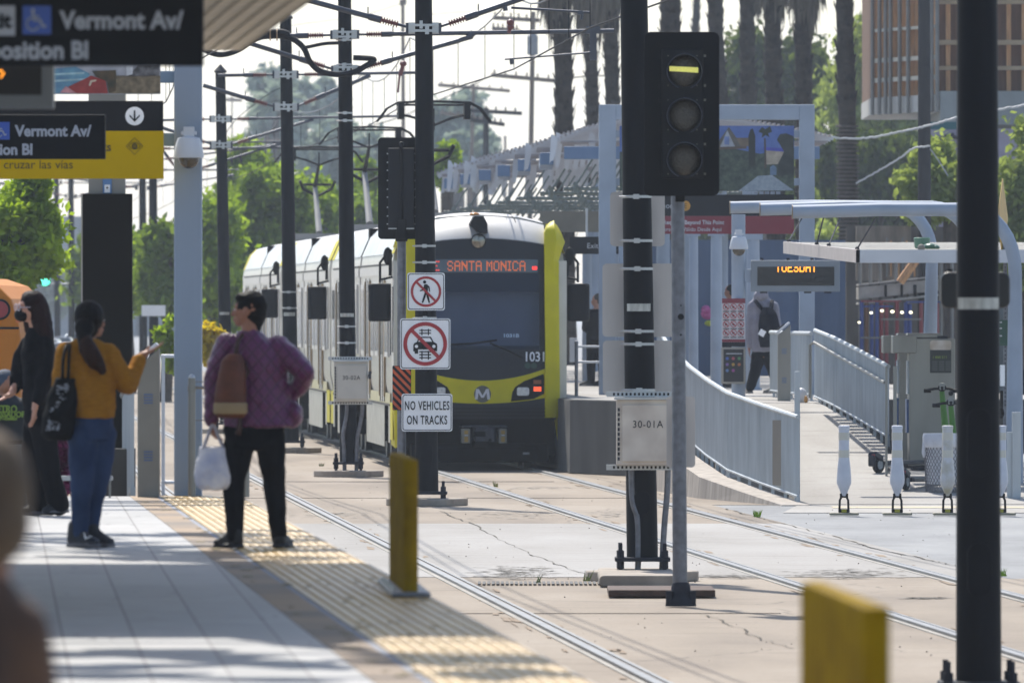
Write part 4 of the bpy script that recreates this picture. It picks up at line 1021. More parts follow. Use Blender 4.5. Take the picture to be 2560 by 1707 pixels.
# headlamp on top
c0 = L(1201, 603); q = MB(); yl = uz(c0[1]) - .0
q.lathe((c0[0], yl, c0[1]), [(.118, -.05), (.118, .02), (.1, .03), (.095, .0)], 28, (0, -1, 0)); o = q.build('roof_lamp', M_BLACK, T, 'a')
q = MB(); q.lathe((c0[0], yl - .028, c0[1]), [(.10, 0), (.085, .006), (.05, -.02 + .03), (.02, .016), (.0, .02)], 28, (0, -1, 0)); q.build('lens', mat('lamp glass', '#8f8a7e', .12, metal=.7, var=.4, scale=25), o, 'a')
q = MB(); a = [L(1188, 566), L(1180, 560), L(1190, 541), L(1210, 541), L(1221, 560), L(1221, 582), L(1210, 586)]
q.prism([L(1178, 561), L(1189, 540), L(1213, 540), L(1223, 560), L(1223, 583), L(1202, 583)], .12, .6); q.build('camera_hood', M_BLACK, T, bevel=.01)
q = MB(); p = L(1197, 535); q.ball((p[0], 1.0, p[1]), .08, .08, .035); q.build('beacon', mat('amber beacon', '#c98a4a', .3), T, True)
q = MB()
for dx in (.5, .62): q.tube([(dx, .34, 3.52), (dx - .07, .75, 3.84), (dx - .1, 1.2, 3.905)], .006, 5)
q.build('washer_hose', MATS['tint band'], T)
# yellow bumper with the round badge
zt_ = lambda v: 1.345 + .19 * v * v if abs(v) < .8 else 1.345 + .19 * v * v
q = MB(); vs = []; n = 18
def gy(v, z): return .0 + .05 * v * v
def band(name, f0, f1, m, off=0.0, v0=-.985, v1=.985, nz=2):
    q = MB(); vs = []
    for i in range(n + 1):
        v = v0 + (v1 - v0) * i / n
        for j in range(nz + 1):
            z = f0(v) + (f1(v) - f0(v)) * j / nz; vs.append((v, gy(v, z) - off, z))
    q.add(vs, [(i * (nz + 1) + j, (i + 1) * (nz + 1) + j, (i + 1) * (nz + 1) + j + 1, i * (nz + 1) + j + 1) for i in range(n) for j in range(nz)])
    return q.build(name, m, T, True)
band('bumper', lambda v: 1.015 + .09 * v * v, lambda v: 1.345 + .19 * v * v + .02, M_YEL)
band('lower_mask', lambda v: .78, lambda v: 1.016 + .09 * v * v, M_MASK)
for k in range(3): q = MB(); z = .82 + k * .055; q.box(-.98, .98, -.012, .05, z, z + .022); q.build('bumper_rib', M_BLACK, T)
q = MB(); q.box(-1.0, 1.0, .2, .45, .78, 1.7); q.build('front_bulkhead', M_UNDER, T)
c1 = L(1209, 985); q = MB(); q.lathe((c1[0], gy(0, 0), c1[1]), [(.13, 0), (.13, .006)], 36, (0, -1, 0)); o = q.build('badge', mat('badge grey', '#57564c', .5, var=.15, scale=20), T, 'a')
q = MB(); mx, mz = c1; s_ = .095; lw = .042
for sx in (-1, 1): q.prism([(mx + sx * s_ - (lw / 2) * 1, mz - .08), (mx + sx * s_ + lw / 2, mz - .08), (mx + sx * (s_ - .018) + lw / 2, mz + .08), (mx + sx * (s_ - .018) - lw / 2, mz + .08)], -.010, -.007)
for sx in (-1, 1): q.prism([(mx + sx * (s_ - .018) - sx * lw / 2, mz + .08), (mx + sx * (s_ - .018) + sx * lw / 2, mz + .08), (mx + sx * .018, mz - .055), (mx - sx * .018, mz - .055)], -.0135, -.0105)
q.build('letter_m', mat('badge silver', '#c9c8cc', .4), o)
# headlight clusters
for s in (-1, 1):
    pts = [(.455, 1.05), (.475, 1.19), (.52, 1.27), (.66, 1.36), (.955, 1.47), (.965, 1.43), (.965, 1.165), (.80, 1.085)]
    q = MB(); pts = [(s * x, z) for x, z in pts]; vs = [(x, gy(x, z) - .006, z) for x, z in pts]; vs2 = [(x, gy(x, z) + .03, z) for x, z in pts]
    k = len(pts); f = [tuple(range(k)) if s < 0 else tuple(range(k - 1, -1, -1))] + [(i, i + k, (i + 1) % k + k, (i + 1) % k) for i in range(k)]
    q.add(vs + vs2, f); o = q.build('headlight', M_BLACK, T)
    q = MB(); x0, x1 = sorted((s * .545, s * .735)); q.rrect(x0, x1, 1.135, 1.265, .03, gy(.65, 0) - .014, gy(.65, 0) - .002); q.build('lens', mat('clear lens', '#b9bdc2', .1, metal=.35, var=.2, scale=25), o, bevel=.008)
    x0, x1 = sorted((s * .80, s * .92)); q = MB(); q.box(x0, x1, gy(.86, 0) - .012, gy(.86, 0), 1.315, 1.375); q.build('turn_lamp', mat('amber lens', '#8a4a1e', .4), o)
    q = MB()
    for i in range(6):
        for j in range(3): xx = x0 + .006 + i * .0195; zz = 1.205 + j * .024; q.box(xx, xx + .015, gy(.86, 0) - .014, gy(.86, 0), zz, zz + .017)
    q.build('marker_lamp', mat('lit red lamp', '#d04020', .5, emit='#ff5a36', es=1.4) if s > 0 else mat('unlit red lamp', '#6a2420', .4), o)
# fleet numbers, dots, wiper
p = L(1313, 903); text('1031', 'fleet_number', mat('number white', '#d5d9df', .5), T, p[0], uz(1.66) - .004, p[1], .205, xs=.85, depth=.02, bold=.004)
p = L(1261, 843); text('1031B', 'cab_number', mat('number pale blue', '#b4cbe4', .5), T, p[0], uz(2.0) - .0, p[1], .075, xs=1.3, depth=.006, bold=.002)
q = MB()
for px in (1323, 1339): a = L(px, 914); q.cyl((a[0], uz(a[1]) + .025, a[1]), (a[0], uz(a[1]) + .035, a[1]), .047, n=20)
q.build('sticker_dot', mat('dark green dot', '#1e4034', .5), T)
q = MB(); pts = [L(1310, 895), L(1270, 874), L(1228, 857), L(1190, 858)]
q.tube([(x, uz(z) - .03, z) for x, z in pts[:3]], .014, 6); pts2 = [L(1110, 862), L(1180, 859), L(1246, 850)]; q.tube([(x, uz(z) - .035, z) for x, z in pts2], .014, 6)
q.build('wiper', M_BLACK, T)
# coupler
a = L(1156, 1107); b = L(1269, 1063)
q = MB(); q.box(a[0], b[0], -.30, .5, b[1] - .03, b[1]); q.box(a[0] + .2, b[0] - .2, -.34, .6, a[1] + .02, b[1] - .03); cp = q.build('coupler', mat('coupler grey', '#3d3f45', .6, metal=.3, var=.35, scale=12), T, bevel=.012)
q = MB(); q.box(-.13, .05, -.36, -.335, a[1] + .1, a[1] + .18); q.cyl((-.16, -.36, a[1] + .05), (-.16, -.33, a[1] + .05), .025); q.cyl((.12, -.36, a[1] + .05), (.12, -.33, a[1] + .05), .025); q.box(-.12, .1, -.35, .3, a[1] - .06, a[1] + .03); q.build('coupler_face', M_UNDER, cp, bevel=.008)
for x0, x1 in ((a[0], a[0] + .12), (b[0] - .13, b[0] - .01)):
    q = MB(); q.box(x0, x1, -.32, .2, a[1] + .0, b[1] - .05); o = q.build('contact_box', mat('contact box', '#7f7c70', .5, var=.2), cp, bevel=.006)
    q = MB(); xm = (x0 + x1) / 2
    q.box(xm - .028, xm + .028, -.328, -.32, a[1] + .02, a[1] + .1); q.box(xm - .028, xm + .028, -.328, -.32, b[1] - .13, b[1] - .075); q.build('yellow_cover', mat('dull yellow', '#a8842e', .5), o)
    q = MB(); q.box(xm - .026, xm + .026, -.329, -.32, a[1] + .115, b[1] - .14); q.build('white_cover', M_FRAME, o)
q = MB(); q.box(-1.05, 1.05, .3, 1.2, .12, .4); q.box(-.9, .9, .2, .3, .12, .34); q.box(-1.2, 1.2, 1.0, 4.0, .2, .93); q.build('obstacle_deflector', M_UNDER, T, bevel=.02)
a = L(1320, 1133); q = MB(); q.box(a[0] - .05, a[0] + .05, .185, .2, a[1] - .02, a[1] + .015); q.build('small_plate', mat('plate grey', '#77787a', .5), T)
# ================================================================ far (right) station: portal, canopies, ramp furniture
M_BLUE = mat('pale blue steel paint', '#98a3b2', 0.55, var=0.12, scale=2, spec=.4)
M_BLUEF = mat('blue grey fence paint', '#adb4b8', 0.5, var=0.12, scale=5, stretch=(1, 1, .25))
M_STEEL = mat('brushed stainless', '#8a8984', 0.4, metal=0.6, var=0.14, scale=3, stretch=(1, 1, .25))
M_LAV = mat('lavender louvre', '#9d9798', 0.6, var=0.3, scale=4)
M_WHT = mat('white enamel', '#c9ccd2', 0.4, var=.06)
M_DSIGN = mat('charcoal sign face', '#1c1e23', 0.6, var=.05, spec=.2)
M_MAROON = mat('maroon sign face', '#7e2635', 0.5, var=.05)
M_LET = mat('sign lettering white', '#c4c6cc', 0.5)
# ---- portal with mural and station sign
Y = 180.0
t = thing('portal_frame', 'tall pale blue rectangular frame standing over the far platform', 'portal', (W(1518, 0, Y).x, Y, RZ))
zt = W(0, 262, Y).z; zb = W(0, 300, Y).z
MB().box(W(1497, 0, Y).x, W(1540, 0, Y).x, Y - .13, Y + .13, RZ, zt).build('upright', M_BLUE, t, bevel=.01)
MB().box(W(1998, 0, Y).x, W(2036, 0, Y).x, Y - .13, Y + .13, RZ, zt).build('upright', M_BLUE, t, bevel=.01)
MB().box(W(1540, 0, Y).x, W(1998, 0, Y).x, Y - .128, Y + .128, zb, zt - .002).build('lintel', M_BLUE, t, bevel=.01)
for x0, x1 in ((1540, 1549), (1985, 1998)):
    for y0, y1 in ((327, 344), (446, 464), (500, 515)):
        MB().box(W(x0, 0, Y).x, W(x1, 0, Y).x, Y - .05, Y + .05, W(0, y1, Y).z, W(0, y0, Y).z).build('bracket', M_BLUE, t)
# mural: a simple painted view of a gabled house, palms and a garden path
a = W(1549, 478, Y); b = W(1985, 315, Y)
mt = thing('mural_panel', 'painted glass panel of a gabled house, palms and a pale path inside the blue frame', 'artwork', (a.x, Y, a.z))
MB().box(a.x, b.x, Y - .02, Y + .02, a.z, b.z).build('panel', mat('mural sky', '#4560a0', .4, var=.18, scale=6, c2='#5a74b4'), mt)
def art(name, pts, c, k, par=mt, YY=Y, base=.0215, c2=None, sc=8):
    q = MB(); q.prism([(W(px, 0, YY).x, W(0, py, YY).z) for px, py in pts], YY - base - .003 * k, YY - base - .003 * k + .0025)
    return q.build(name, mat('art ' + c + (c2 or ''), c, .5, var=.25, scale=sc, c2=c2), par)
art('garden', [(1549, 478), (1985, 478), (1985, 372), (1900, 385), (1800, 365), (1700, 375), (1549, 380)], '#26302c', 0, c2='#4c5a4c', sc=14)
art('gable_house', [(1790, 372), (1790, 362), (1822, 318), (1860, 372)], '#5a5650', 1)
art('gable', [(1800, 368), (1818, 326), (1838, 368)], '#9a9ea8', 2)
art('gable_window', [(1811, 362), (1811, 342), (1823, 342), (1823, 362)], '#6c7fb0', 3)
art('eaves', [(1795, 375), (1866, 372), (1866, 366), (1795, 368)], '#57493e', 3)
art('side_roof', [(1840, 345), (1872, 345), (1872, 366), (1852, 366)], '#6b5d50', 2)
art('low_wall', [(1912, 412), (1912, 372), (1962, 378), (1962, 410)], '#a39888', 1)
art('blue_eave', [(1908, 376), (1908, 368), (1964, 372), (1964, 380)], '#4a4fae', 2)
art('path', [(1845, 478), (1895, 440), (1930, 438), (1984, 476)], '#7f8c98', 2, c2='#98a2ac', sc=20)
art('gate', [(1925, 438), (1925, 418), (1933, 413), (1941, 418), (1941, 438)], '#5f768f', 3)
art('cypress', [(1872, 415), (1871, 340), (1876, 324), (1882, 322), (1888, 340), (1888, 415)], '#1e2321', 3)
art('palm_trunk', [(1911, 420), (1910, 346), (1914, 346), (1916, 420)], '#4a4038', 3)
art('palm_fronds', [(1896, 330), (1905, 318), (1913, 324), (1925, 316), (1930, 330), (1920, 334), (1924, 344), (1914, 338), (1904, 345), (1906, 334)], '#27322a', 4)
art('tree', [(1942, 350), (1950, 336), (1966, 334), (1984, 342), (1984, 436), (1944, 440), (1944, 412), (1960, 380), (1950, 362)], '#23282a', 3, c2='#39403c')
a = W(1549, 487, Y); b = W(1985, 585, Y); zm = W(0, 540, Y).z
st = thing('station_sign', 'charcoal and maroon sign above the far platform entrance reading Beyond This Point', 'sign', (a.x, Y, b.z))
MB().box(a.x, b.x, Y - .05, Y + .05, zm, a.z).build('name_panel', M_DSIGN, st, bevel=.004)
MB().box(a.x, b.x, Y - .05, Y + .05, b.z, zm - .002).build('fare_panel', M_MAROON, st, bevel=.004)
p = W(1691, 521, Y); text('Expo/Vermont', 'lettering', M_LET, st, p.x, Y - .053, p.z, .125, align='RIGHT')
q = MB(); c = W(1713, 515, Y); q.cyl((c.x, Y - .056, c.z), (c.x, Y - .05, c.z), .082, n=24); o = q.build('line_disc', mat('gold disc', '#c08a32', .5), st)
p = W(1713, 521, Y); text('E', 'disc_letter', M_DSIGN, o, p.x, Y - .058, p.z, .11, align='CENTER')
p = W(1810, 561, Y); text('Valid Fare Required Beyond This Point', 'lettering', M_LET, st, p.x, Y - .053, p.z, .092, align='RIGHT', xs=.92, bold=.0015)
p = W(1804, 578, Y); text('Se Requiere Pase Válido Desde Aquí', 'lettering', M_LET, st, p.x, Y - .053, p.z, .088, align='RIGHT', xs=.92)
q = MB(); 
for i in range(6): q.box(W(1870 + i * 14, 0, Y).x, W(1881 + i * 14, 0, Y).x, Y - .02, Y + .01, W(0, 486, Y).z, W(0, 479, Y).z)
q.build('tile_border', mat('mosaic edge', '#8c93a0', .5, var=.3, scale=10), mt)

# ---- canopy modules over the far platform
def canopy(i, Y, pxl, pyc):
    s = F / Y; xl = (pxl - 1280) / s; zc = 2.5 + (766 - pyc) / s
    lab = ['nearest', 'second', 'third', 'fourth', 'fifth', 'sixth', 'farthest'][i]
    t = thing('platform_canopy', 'white and lavender louvred canopy with a blue beam end, %s from the blue portal frame' % lab, 'canopy', (xl, Y, RZ), group='louvred canopies along the far platform')
    MB().box(xl, xl + (4.4 if i == 0 else .24), Y - .13, Y + (.13 if i == 0 else 7), zc - .12, zc + .1).build('beam', mat('blue beam', '#627998', .5, var=.06), t, bevel=.01)
    q = MB(); q.cyl((xl + 3.2, Y, RZ), (xl + 3.2, Y, zc), .13, n=16); q.build('column', M_BLUE, t, 'a')
    # curved ribs
    arc = [(xl - .15 + 4.8 * k / 10, zc + .16 + .42 * math.sin(math.pi * (k / 10) ** .8) + .05 * k / 10) for k in range(11)]
    for k in range(4):
        y = Y + .4 + k * 1.7
        q = MB(); pts = arc; up = [(x, z + .05) for x, z in pts]; q_ = up + pts[::-1]
        for j in range(10): q.prism([pts[j], pts[j + 1], up[j + 1], up[j]], y - .02, y + .02)
        q.build('rib', M_WHT, t)
    q = MB()                                            # louvre slats, one perforated sheet
    for j in range(60):
        u = j / 60 * 10; k = int(u); f = u - k; x = arc[k][0] * (1 - f) + arc[k + 1][0] * f; z = arc[k][1] * (1 - f) + arc[k + 1][1] * f
        q.box(x, x + .035, Y + .1, Y + 6.0, z + .05, z + .085)
    for k in range(26): q.box(arc[0][0] + .1, arc[10][0] - .1, Y + .2 + k * .22, Y + .23 + k * .22, zc + .18, zc + .2)
    q.build('louvre_sheet', M_LAV, t)
    # curved white hanging blades at the track side
    for k in range(13):
        y = Y - .2 + k * .5; x0 = xl + rnd.uniform(-.3, 2.8); kk = rnd.uniform(.4, .6)
        q = MB(); pr = [(0, .5), (.06, .46), (.11, .3), (.1, .0), (.07, -.35), (.04, -.6), (0, -.62), (.02, -.3), (.05, 0), (.04, .25)]
        q.prism([(x0 + a_, zc + .1 + b_ * kk) for a_, b_ in pr[:7]] + [(x0 - .03, zc - .2)], y - .03, y + .03)
        q.build('hanging_blade', M_WHT, t)
    q = MB()
    q.cyl((xl + .2, Y + .3, zc - .55), (xl + .2, Y + 6, zc - .55), .05, n=8); q.cyl((xl + 1.6, Y + .3, zc - .6), (xl + 1.6, Y + 6, zc - .6), .045, n=8)
    for k in range(7):
        x = xl + .2 + k * .5; q.cyl((x, Y + .5, zc - .58), (x + .3, Y + .5, zc - .1), .02, n=6); q.cyl((x + .3, Y + 1.2, zc - .5), (x, Y + 1.2, zc - .9), .018, n=6)
        q.ball((x, Y + .4, zc - .62), .05, .05, .09, n=8, k=6)
    q.cyl((xl, Y + .45, zc - .62), (xl + 3.6, Y + .45, zc - .62), .035, n=8)
    q.build('lamp_track', mat('grey green conduit', '#6f7874', .5, var=.2, scale=6), t)
for i, (Y_, px, py) in enumerate(((196, 1410, 381), (203, 1350, 396), (211.5, 1294, 412), (220, 1244, 426), (228, 1197, 437), (236, 1150, 447), (245, 1110, 458))):
    canopy(i, Y_, px, py)
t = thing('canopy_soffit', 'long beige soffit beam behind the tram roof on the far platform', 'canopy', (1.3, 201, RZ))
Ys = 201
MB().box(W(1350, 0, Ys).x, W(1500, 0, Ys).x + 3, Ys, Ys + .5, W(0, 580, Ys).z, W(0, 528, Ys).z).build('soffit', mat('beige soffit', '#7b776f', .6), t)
q = MB(); 
for x in (1.6, 3.1): q.cyl((x + .6, Ys + .25, RZ), (x + .6, Ys + .25, W(0, 580, Ys).z), .12, n=14); 
q.build('column', M_BLUE, t, 'a')
q = MB(); p0 = W(1424, 635, 199); p1 = W(1497, 592, 199); q.box(p0.x, p1.x + .8, 199, 199.1, p0.z, p1.z); t = thing('hanging_sign', 'dark sign hanging over the far platform just right of the tram', 'sign', (p0.x, 199, p0.z)); q.build('panel', M_DSIGN, t)
q = MB(); q.cyl((p0.x + .3, 199.05, p1.z), (p0.x + .3, 199.05, p1.z + .5), .02, n=6); q.build('hanger', M_WHT, t); text('Exit', 'lettering', M_LET, t, p0.x + .3, 198.996, p0.z + .1, .13)
# blue columns seen between the post, the mast and the map panel
def column(x0, x1, Y, y_top, label, taper=0):
    q = MB(); a = W(x0, 0, Y).x; b = W(x1, 0, Y).x; r = (b - a) / 2; c = (a + b) / 2; z = W(0, y_top, Y).z
    q.cyl((c, Y, RZ), (c, Y, z - .1), r, r * .92, 16); q.box(c - r * 1.4, c + r * 1.4, Y - r, Y + r, z - .1, z)
    q.cyl((c, Y, RZ), (c, Y, RZ + .04), r * 1.3, n=16)
    own(q, 'platform_column', M_BLUE, label, 'column', 'blue columns under the far canopies', smooth='a')
column(1722, 1746, 187, 575, 'slim blue column just right of the galvanised signal mast')
column(1776, 1806, 192, 575, 'thick blue column behind the red prohibition panel')
column(1866, 1900, 190, 585, 'wide blue column behind the man with the backpack')
column(1455, 1480, 205, 620, 'blue column between the tram and the left upright of the portal')
column(1546, 1562, 196, 590, 'narrow blue column right of the left portal upright')
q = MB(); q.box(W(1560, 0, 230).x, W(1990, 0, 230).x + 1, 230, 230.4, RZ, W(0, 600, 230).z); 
own(q, 'equipment_wall', mat('slate blue wall', '#51637f', .6, var=.15, scale=1.5, stretch=(2, 1, .2)), 'slate blue wall of the equipment room at the back of the far platform', 'wall')  # slate blue, mottled in tall streaks
q = MB(); p0 = W(1752, 808, 229.6); p1 = W(1784, 775, 229.6); q.ball(((p0.x + p1.x) / 2, 229.5, (p0.z + p1.z) / 2 + .06), .14, .08, .12, n=9, k=6); q.ball(((p0.x + p1.x) / 2 - .03, 229.45, p1.z), .1, .07, .1, n=8, k=5)
own(q, 'flower_bunch', mat('pink flowers', '#c45f9a', .7, var=.3, scale=20), 'pink flower bunch glimpsed between the blue columns', 'flowers')
q = MB(); q.ball(((p0.x + p1.x) / 2 + .04, 229.4, p0.z - .0), .1, .06, .06, n=8, k=5); own(q, 'flower_bunch', mat('yellow green flowers', '#b9bf3a', .7, var=.3, scale=20), 'yellow-green flowers right under the pink flower bunch', 'flowers')
# platform edge railing by the tram
t = thing('platform_railing', 'grey pipe railing at the platform edge just right of the tram', 'railing', (W(1442, 0, 177).x, 177, RZ))
q = MB(); q.cyl(W(1441, 1000, 177), W(1441, 856, 177), .028, n=10); q.ball(W(1441, 856, 177), .032); q.build('rail_post', M_GALV, t, 'a')
for py in (866, 905): MB().cyl(W(1441, py, 177), W(1498, py, 177), .018, n=8).build('rail_bar', M_WHT, t)
q = MB(); q.box(W(1424, 0, 205).x, W(1442, 0, 205).x, 205, 205.3, W(0, 905, 205).z, W(0, 845, 205).z); own(q, 'white_box', M_WHT, 'small white box beside the tram on the far platform', 'box', bevel=.01)

# ---- sign post with LED board, dome camera, rules panel and map panel
Y = 171.5
q = MB(); c = W(1846, 0, Y).x
pt = thing('sign_post', 'pale blue round post holding the LED board and rules panel on the ramp', 'post', (c, Y, RZ))
q.cyl((c, Y, RZ), (c, Y, W(0, 536, Y).z), .105, n=20); q.build('shaft', M_BLUE, pt, 'a')
q = MB(); q.box(c + .09, W(1880, 0, Y).x, Y - .07, Y + .07, W(0, 705, Y).z, W(0, 673, Y).z); q.build('side_arm', M_BLUE, pt, bevel=.008)
def dome(cx, cyt, Y, w_, label, hang):
    a = W(cx - w_ / 2, cyt, Y); b = W(cx + w_ / 2, cyt, Y); x = (a.x + b.x) / 2; r = (b.x - a.x) / 2; z = a.z
    t = thing('security_camera', label, 'camera', (x, Y, z), group='dome cameras')
    MB().lathe((x, Y, z - r * 1.5), [(r * .98, 0), (r, .02), (r * .86, r * .9), (r * .72, r * 1.3), (r * .3, r * 1.42)], 24).build('hood', M_WHT, t, 'a')
    q = MB(); q.ball((x, Y, z - r * 1.5), r * .7, r * .7, r * .72, n=20, k=12); q.build('dome', mat('smoked dome', '#4a443a', .08, var=.4, scale=10, spec=.8), t, True)
    q = MB(); q.box(x - r * .35, x + r * .35, Y - r * .3, Y + .12, z - .02, z + r * .55); q.box(x - r * .5, x + r * .5, Y - r * .2, Y + .1, z + .0, z + .03); q.build('bracket', M_WHT, t, bevel=.006)
    return t
dome(1847, 588, Y - .3, 47, 'white dome camera on the sign post above the rules panel', .1)
a = W(1877, 729, Y); b = W(2099, 651, Y)
t = thing('led_board', 'grey framed LED board with amber lettering beside the sign post', 'display', (a.x, Y, a.z), group='LED departure boards')
MB().box(a.x, b.x, Y - .12, Y + .12, a.z, b.z).build('frame', mat('board grey', '#7e868e', .45, var=.05), t, bevel=.01)
a2 = W(1893, 714, Y); b2 = W(2085, 667, Y)
MB().box(a2.x, b2.x, Y - .128, Y - .121, a2.z, b2.z).build('screen', mat('led screen', '#18181a', .3), t)
q = MB(); a3 = W(1939, 680, Y); b3 = W(2041, 665, Y); ledtext(q, 'TUESDAY', a3.x, a3.z, b3.x - a3.x, (b3.z - a3.z) * 1.5, lambda x, z: Y - .129, rows=4, r0=3)
q.build('lettering', mat('lit amber', '#e08020', .5, emit='#ff9a28', es=2.2), t)
q = MB()
for px in (1905, 1970, 2030): q.cyl(W(px, 651, Y), W(px, 645, Y), .025, n=8)
q.build('hanger', M_IRON, t)
for px in (1900, 2010, 2060): MB().box(W(px, 0, Y).x, W(px + 18, 0, Y).x, Y - .1, Y, W(0, 733, Y).z, W(0, 729, Y).z).build('vent', M_IRON, t)
Yp = Y - .16
a = W(1805, 866, Yp); b = W(1863, 746, Yp)
t = thing('rules_panel', 'white panel of twelve red prohibition symbols on the sign post', 'sign', (a.x, Yp, a.z))
MB().box(a.x, b.x, Yp, Yp + .03, a.z, b.z).build('panel', mat('panel white', '#c9c4c6', .5, var=.04), t)
MB().box(a.x, b.x, Yp - .003, Yp, W(0, 758, Yp).z, b.z).build('header', M_MAROON, t); MB().box(a.x, b.x, Yp - .003, Yp, W(0, 855, Yp).z, W(0, 848, Yp).z).build('footer', M_MAROON, t); MB().box(a.x, b.x, Yp - .003, Yp, a.z, W(0, 855.3, Yp).z).build('base_strip', M_DSIGN, t)
for r in range(4):
    for c_ in range(3):
        cc = W(1815.5 + c_ * 18.3, 767 + r * 21.6, Yp); q = MB(); q.ring((cc.x, cc.z), .05, .04, Yp - .004, Yp - .001, 20); d = .032
        q.prism([(cc.x - d - .005, cc.z + d - .005), (cc.x - d + .005, cc.z + d + .005), (cc.x + d + .005, cc.z - d + .005), (cc.x + d - .005, cc.z - d - .005)], Yp - .006, Yp - .004)
        o = q.build('ban_symbol', M_RED, t)
        q = MB(); q.box(cc.x - .018, cc.x + .014, Yp - .0038, Yp - .001, cc.z - .018, cc.z + .012); q.build('pictogram', M_INK, o)
        q = MB(); q.box(cc.x - .045, cc.x + .045, Yp - .004, Yp - .001, cc.z - .075, cc.z - .062); q.build('caption_bar', M_INK, o)
a = W(1803, 959, Yp); b = W(1864, 868, Yp)
t = thing('map_case', 'dark framed line map with rows of coloured dots under the rules panel', 'sign', (a.x, Yp, a.z))
MB().box(a.x, b.x, Yp, Yp + .04, a.z, b.z).build('case', mat('case steel', '#a29d92', .5), t, bevel=.006)
MB().box(a.x + .035, b.x - .03, Yp - .004, Yp - .001, a.z + .03, b.z - .03).build('map_sheet', mat('map black', '#26262a', .4, var=.1, scale=9), t)
for k, (cxp, cyp, cl) in enumerate(((1818, 896, '#4a62a8'), (1833, 896, '#a8505e'), (1848, 896, '#4f8a5a'), (1818, 911, '#7a5f9a'), (1833, 911, '#b08a3a'), (1848, 911, '#b06a45'), (1818, 926, '#5a7aa8'), (1833, 926, '#9a4a8a'))):
    cc = W(cxp, cyp, Yp); MB().cyl((cc.x, Yp - .007, cc.z), (cc.x, Yp - .004, cc.z), .024, n=14).build('line_dot', mat('dot ' + cl, cl, .5), t)
q = MB(); p = W(1815, 885, Yp); q.box(p.x, p.x + .24, Yp - .006, Yp - .004, p.z, p.z + .012); q.build('map_title', M_LET, t)

# ---- ribbed guard fences beside the ramp
def fence(name, pts, h, label, gap=.1, posts=(), rail=None):
    """pts: (x, y, z of the ramp); ribbed steel panel between a top and a bottom rail"""
    t = thing(name, label, 'fence', pts[0]); pn = MB(); tr = []; br = []
    for i in range(len(pts) - 1):
        A, B = Vector(pts[i]), Vector(pts[i + 1]); n = max(2, int((B - A).length / .055)); d = (B - A); d2 = Vector((d.x, d.y, 0)).normalized(); nr = Vector((-d2.y, d2.x, 0))
        vs = []; 
        for k in range(n + 1):
            for e in (0, 1):
                p = A.lerp(B, min(1, (k + .5 * e) / n)) + nr * (.012 if e else -.012); vs += [p + Vector((0, 0, gap)), p + Vector((0, 0, h - .02))]
        pn.add(vs, [(2 * k, 2 * k + 2, 2 * k + 3, 2 * k + 1) for k in range(2 * n + 1)])
        tr.append(A + Vector((0, 0, h))); br.append(A + Vector((0, 0, gap)))
        m_ = int((B - A).length / .9) + 1
        for k in range(m_):
            p = A.lerp(B, k / m_); MB().box(p.x - .02, p.x + .02, p.y - .02, p.y + .02, p.z - .05, p.z + gap).build('foot', M_BLUEF, t)
    tr.append(Vector(pts[-1]) + Vector((0, 0, h))); br.append(Vector(pts[-1]) + Vector((0, 0, gap)))
    pn.build('panel', M_BLUEF, t); MB().tube(tr, .032, 8).build('top_rail', M_BLUEF, t, 'a'); MB().tube(br, .022, 6).build('bottom_rail', M_BLUEF, t, 'a')
    return t
lf = fence('ramp_fence', [(3.62, 144.0, 0), (3.2, 146.5, ramp_z(146.5)), (2.83, 149, ramp_z(149)), (2.6, 152, ramp_z(152)), (2.42, 155, ramp_z(155)), (2.2, 160, ramp_z(160)), (2.12, 165, 1.1)], 1.1, 'ribbed blue-grey guard fence along the track side of the ramp')
q = MB(); p = G(1993, 1259); zt_ = W(0, 928, p.y).z; q.box(p.x - .035, p.x + .035, p.y - .05, p.y + .05, 0, zt_); q.build('end_post', M_BLUEF, lf, bevel=.005)
ym = 145.2; a = W(1961, 1213, ym); b = W(1980, 1050, ym)
q = MB(); xx = 3.42; q.obox((xx - .03, ym - .05, (a.z + b.z) / 2), .24, .012, b.z - a.z, ang=R(-60)); o = q.build('plate', M_STEEL, lf)
rf = fence('ramp_fence', [(5.16, 156, ramp_z(156)), (4.9, 159.5, ramp_z(159.5)), (4.62, 163, ramp_z(163)), (4.42, 166, 1.1)], 1.05, 'ribbed blue-grey guard fence between the ramp and the ticket machines', gap=.09)
q = MB(); pts = [W(2025, 995, 165.2), W(2025, 862, 165.2), W(2035, 856, 165), W(2060, 870, 164), W(2120, 904, 161), W(2212, 956, 156.2)]; q.tube(pts, .022, 8); q.build('handrail', M_STEEL, rf, 'a')
f3 = fence('ramp_fence', [(4.42, 168, 1.1), (4.2, 171, 1.1), (4.0, 176, 1.1)], 1.0, 'short blue guard fence behind the slanted validator pillar')
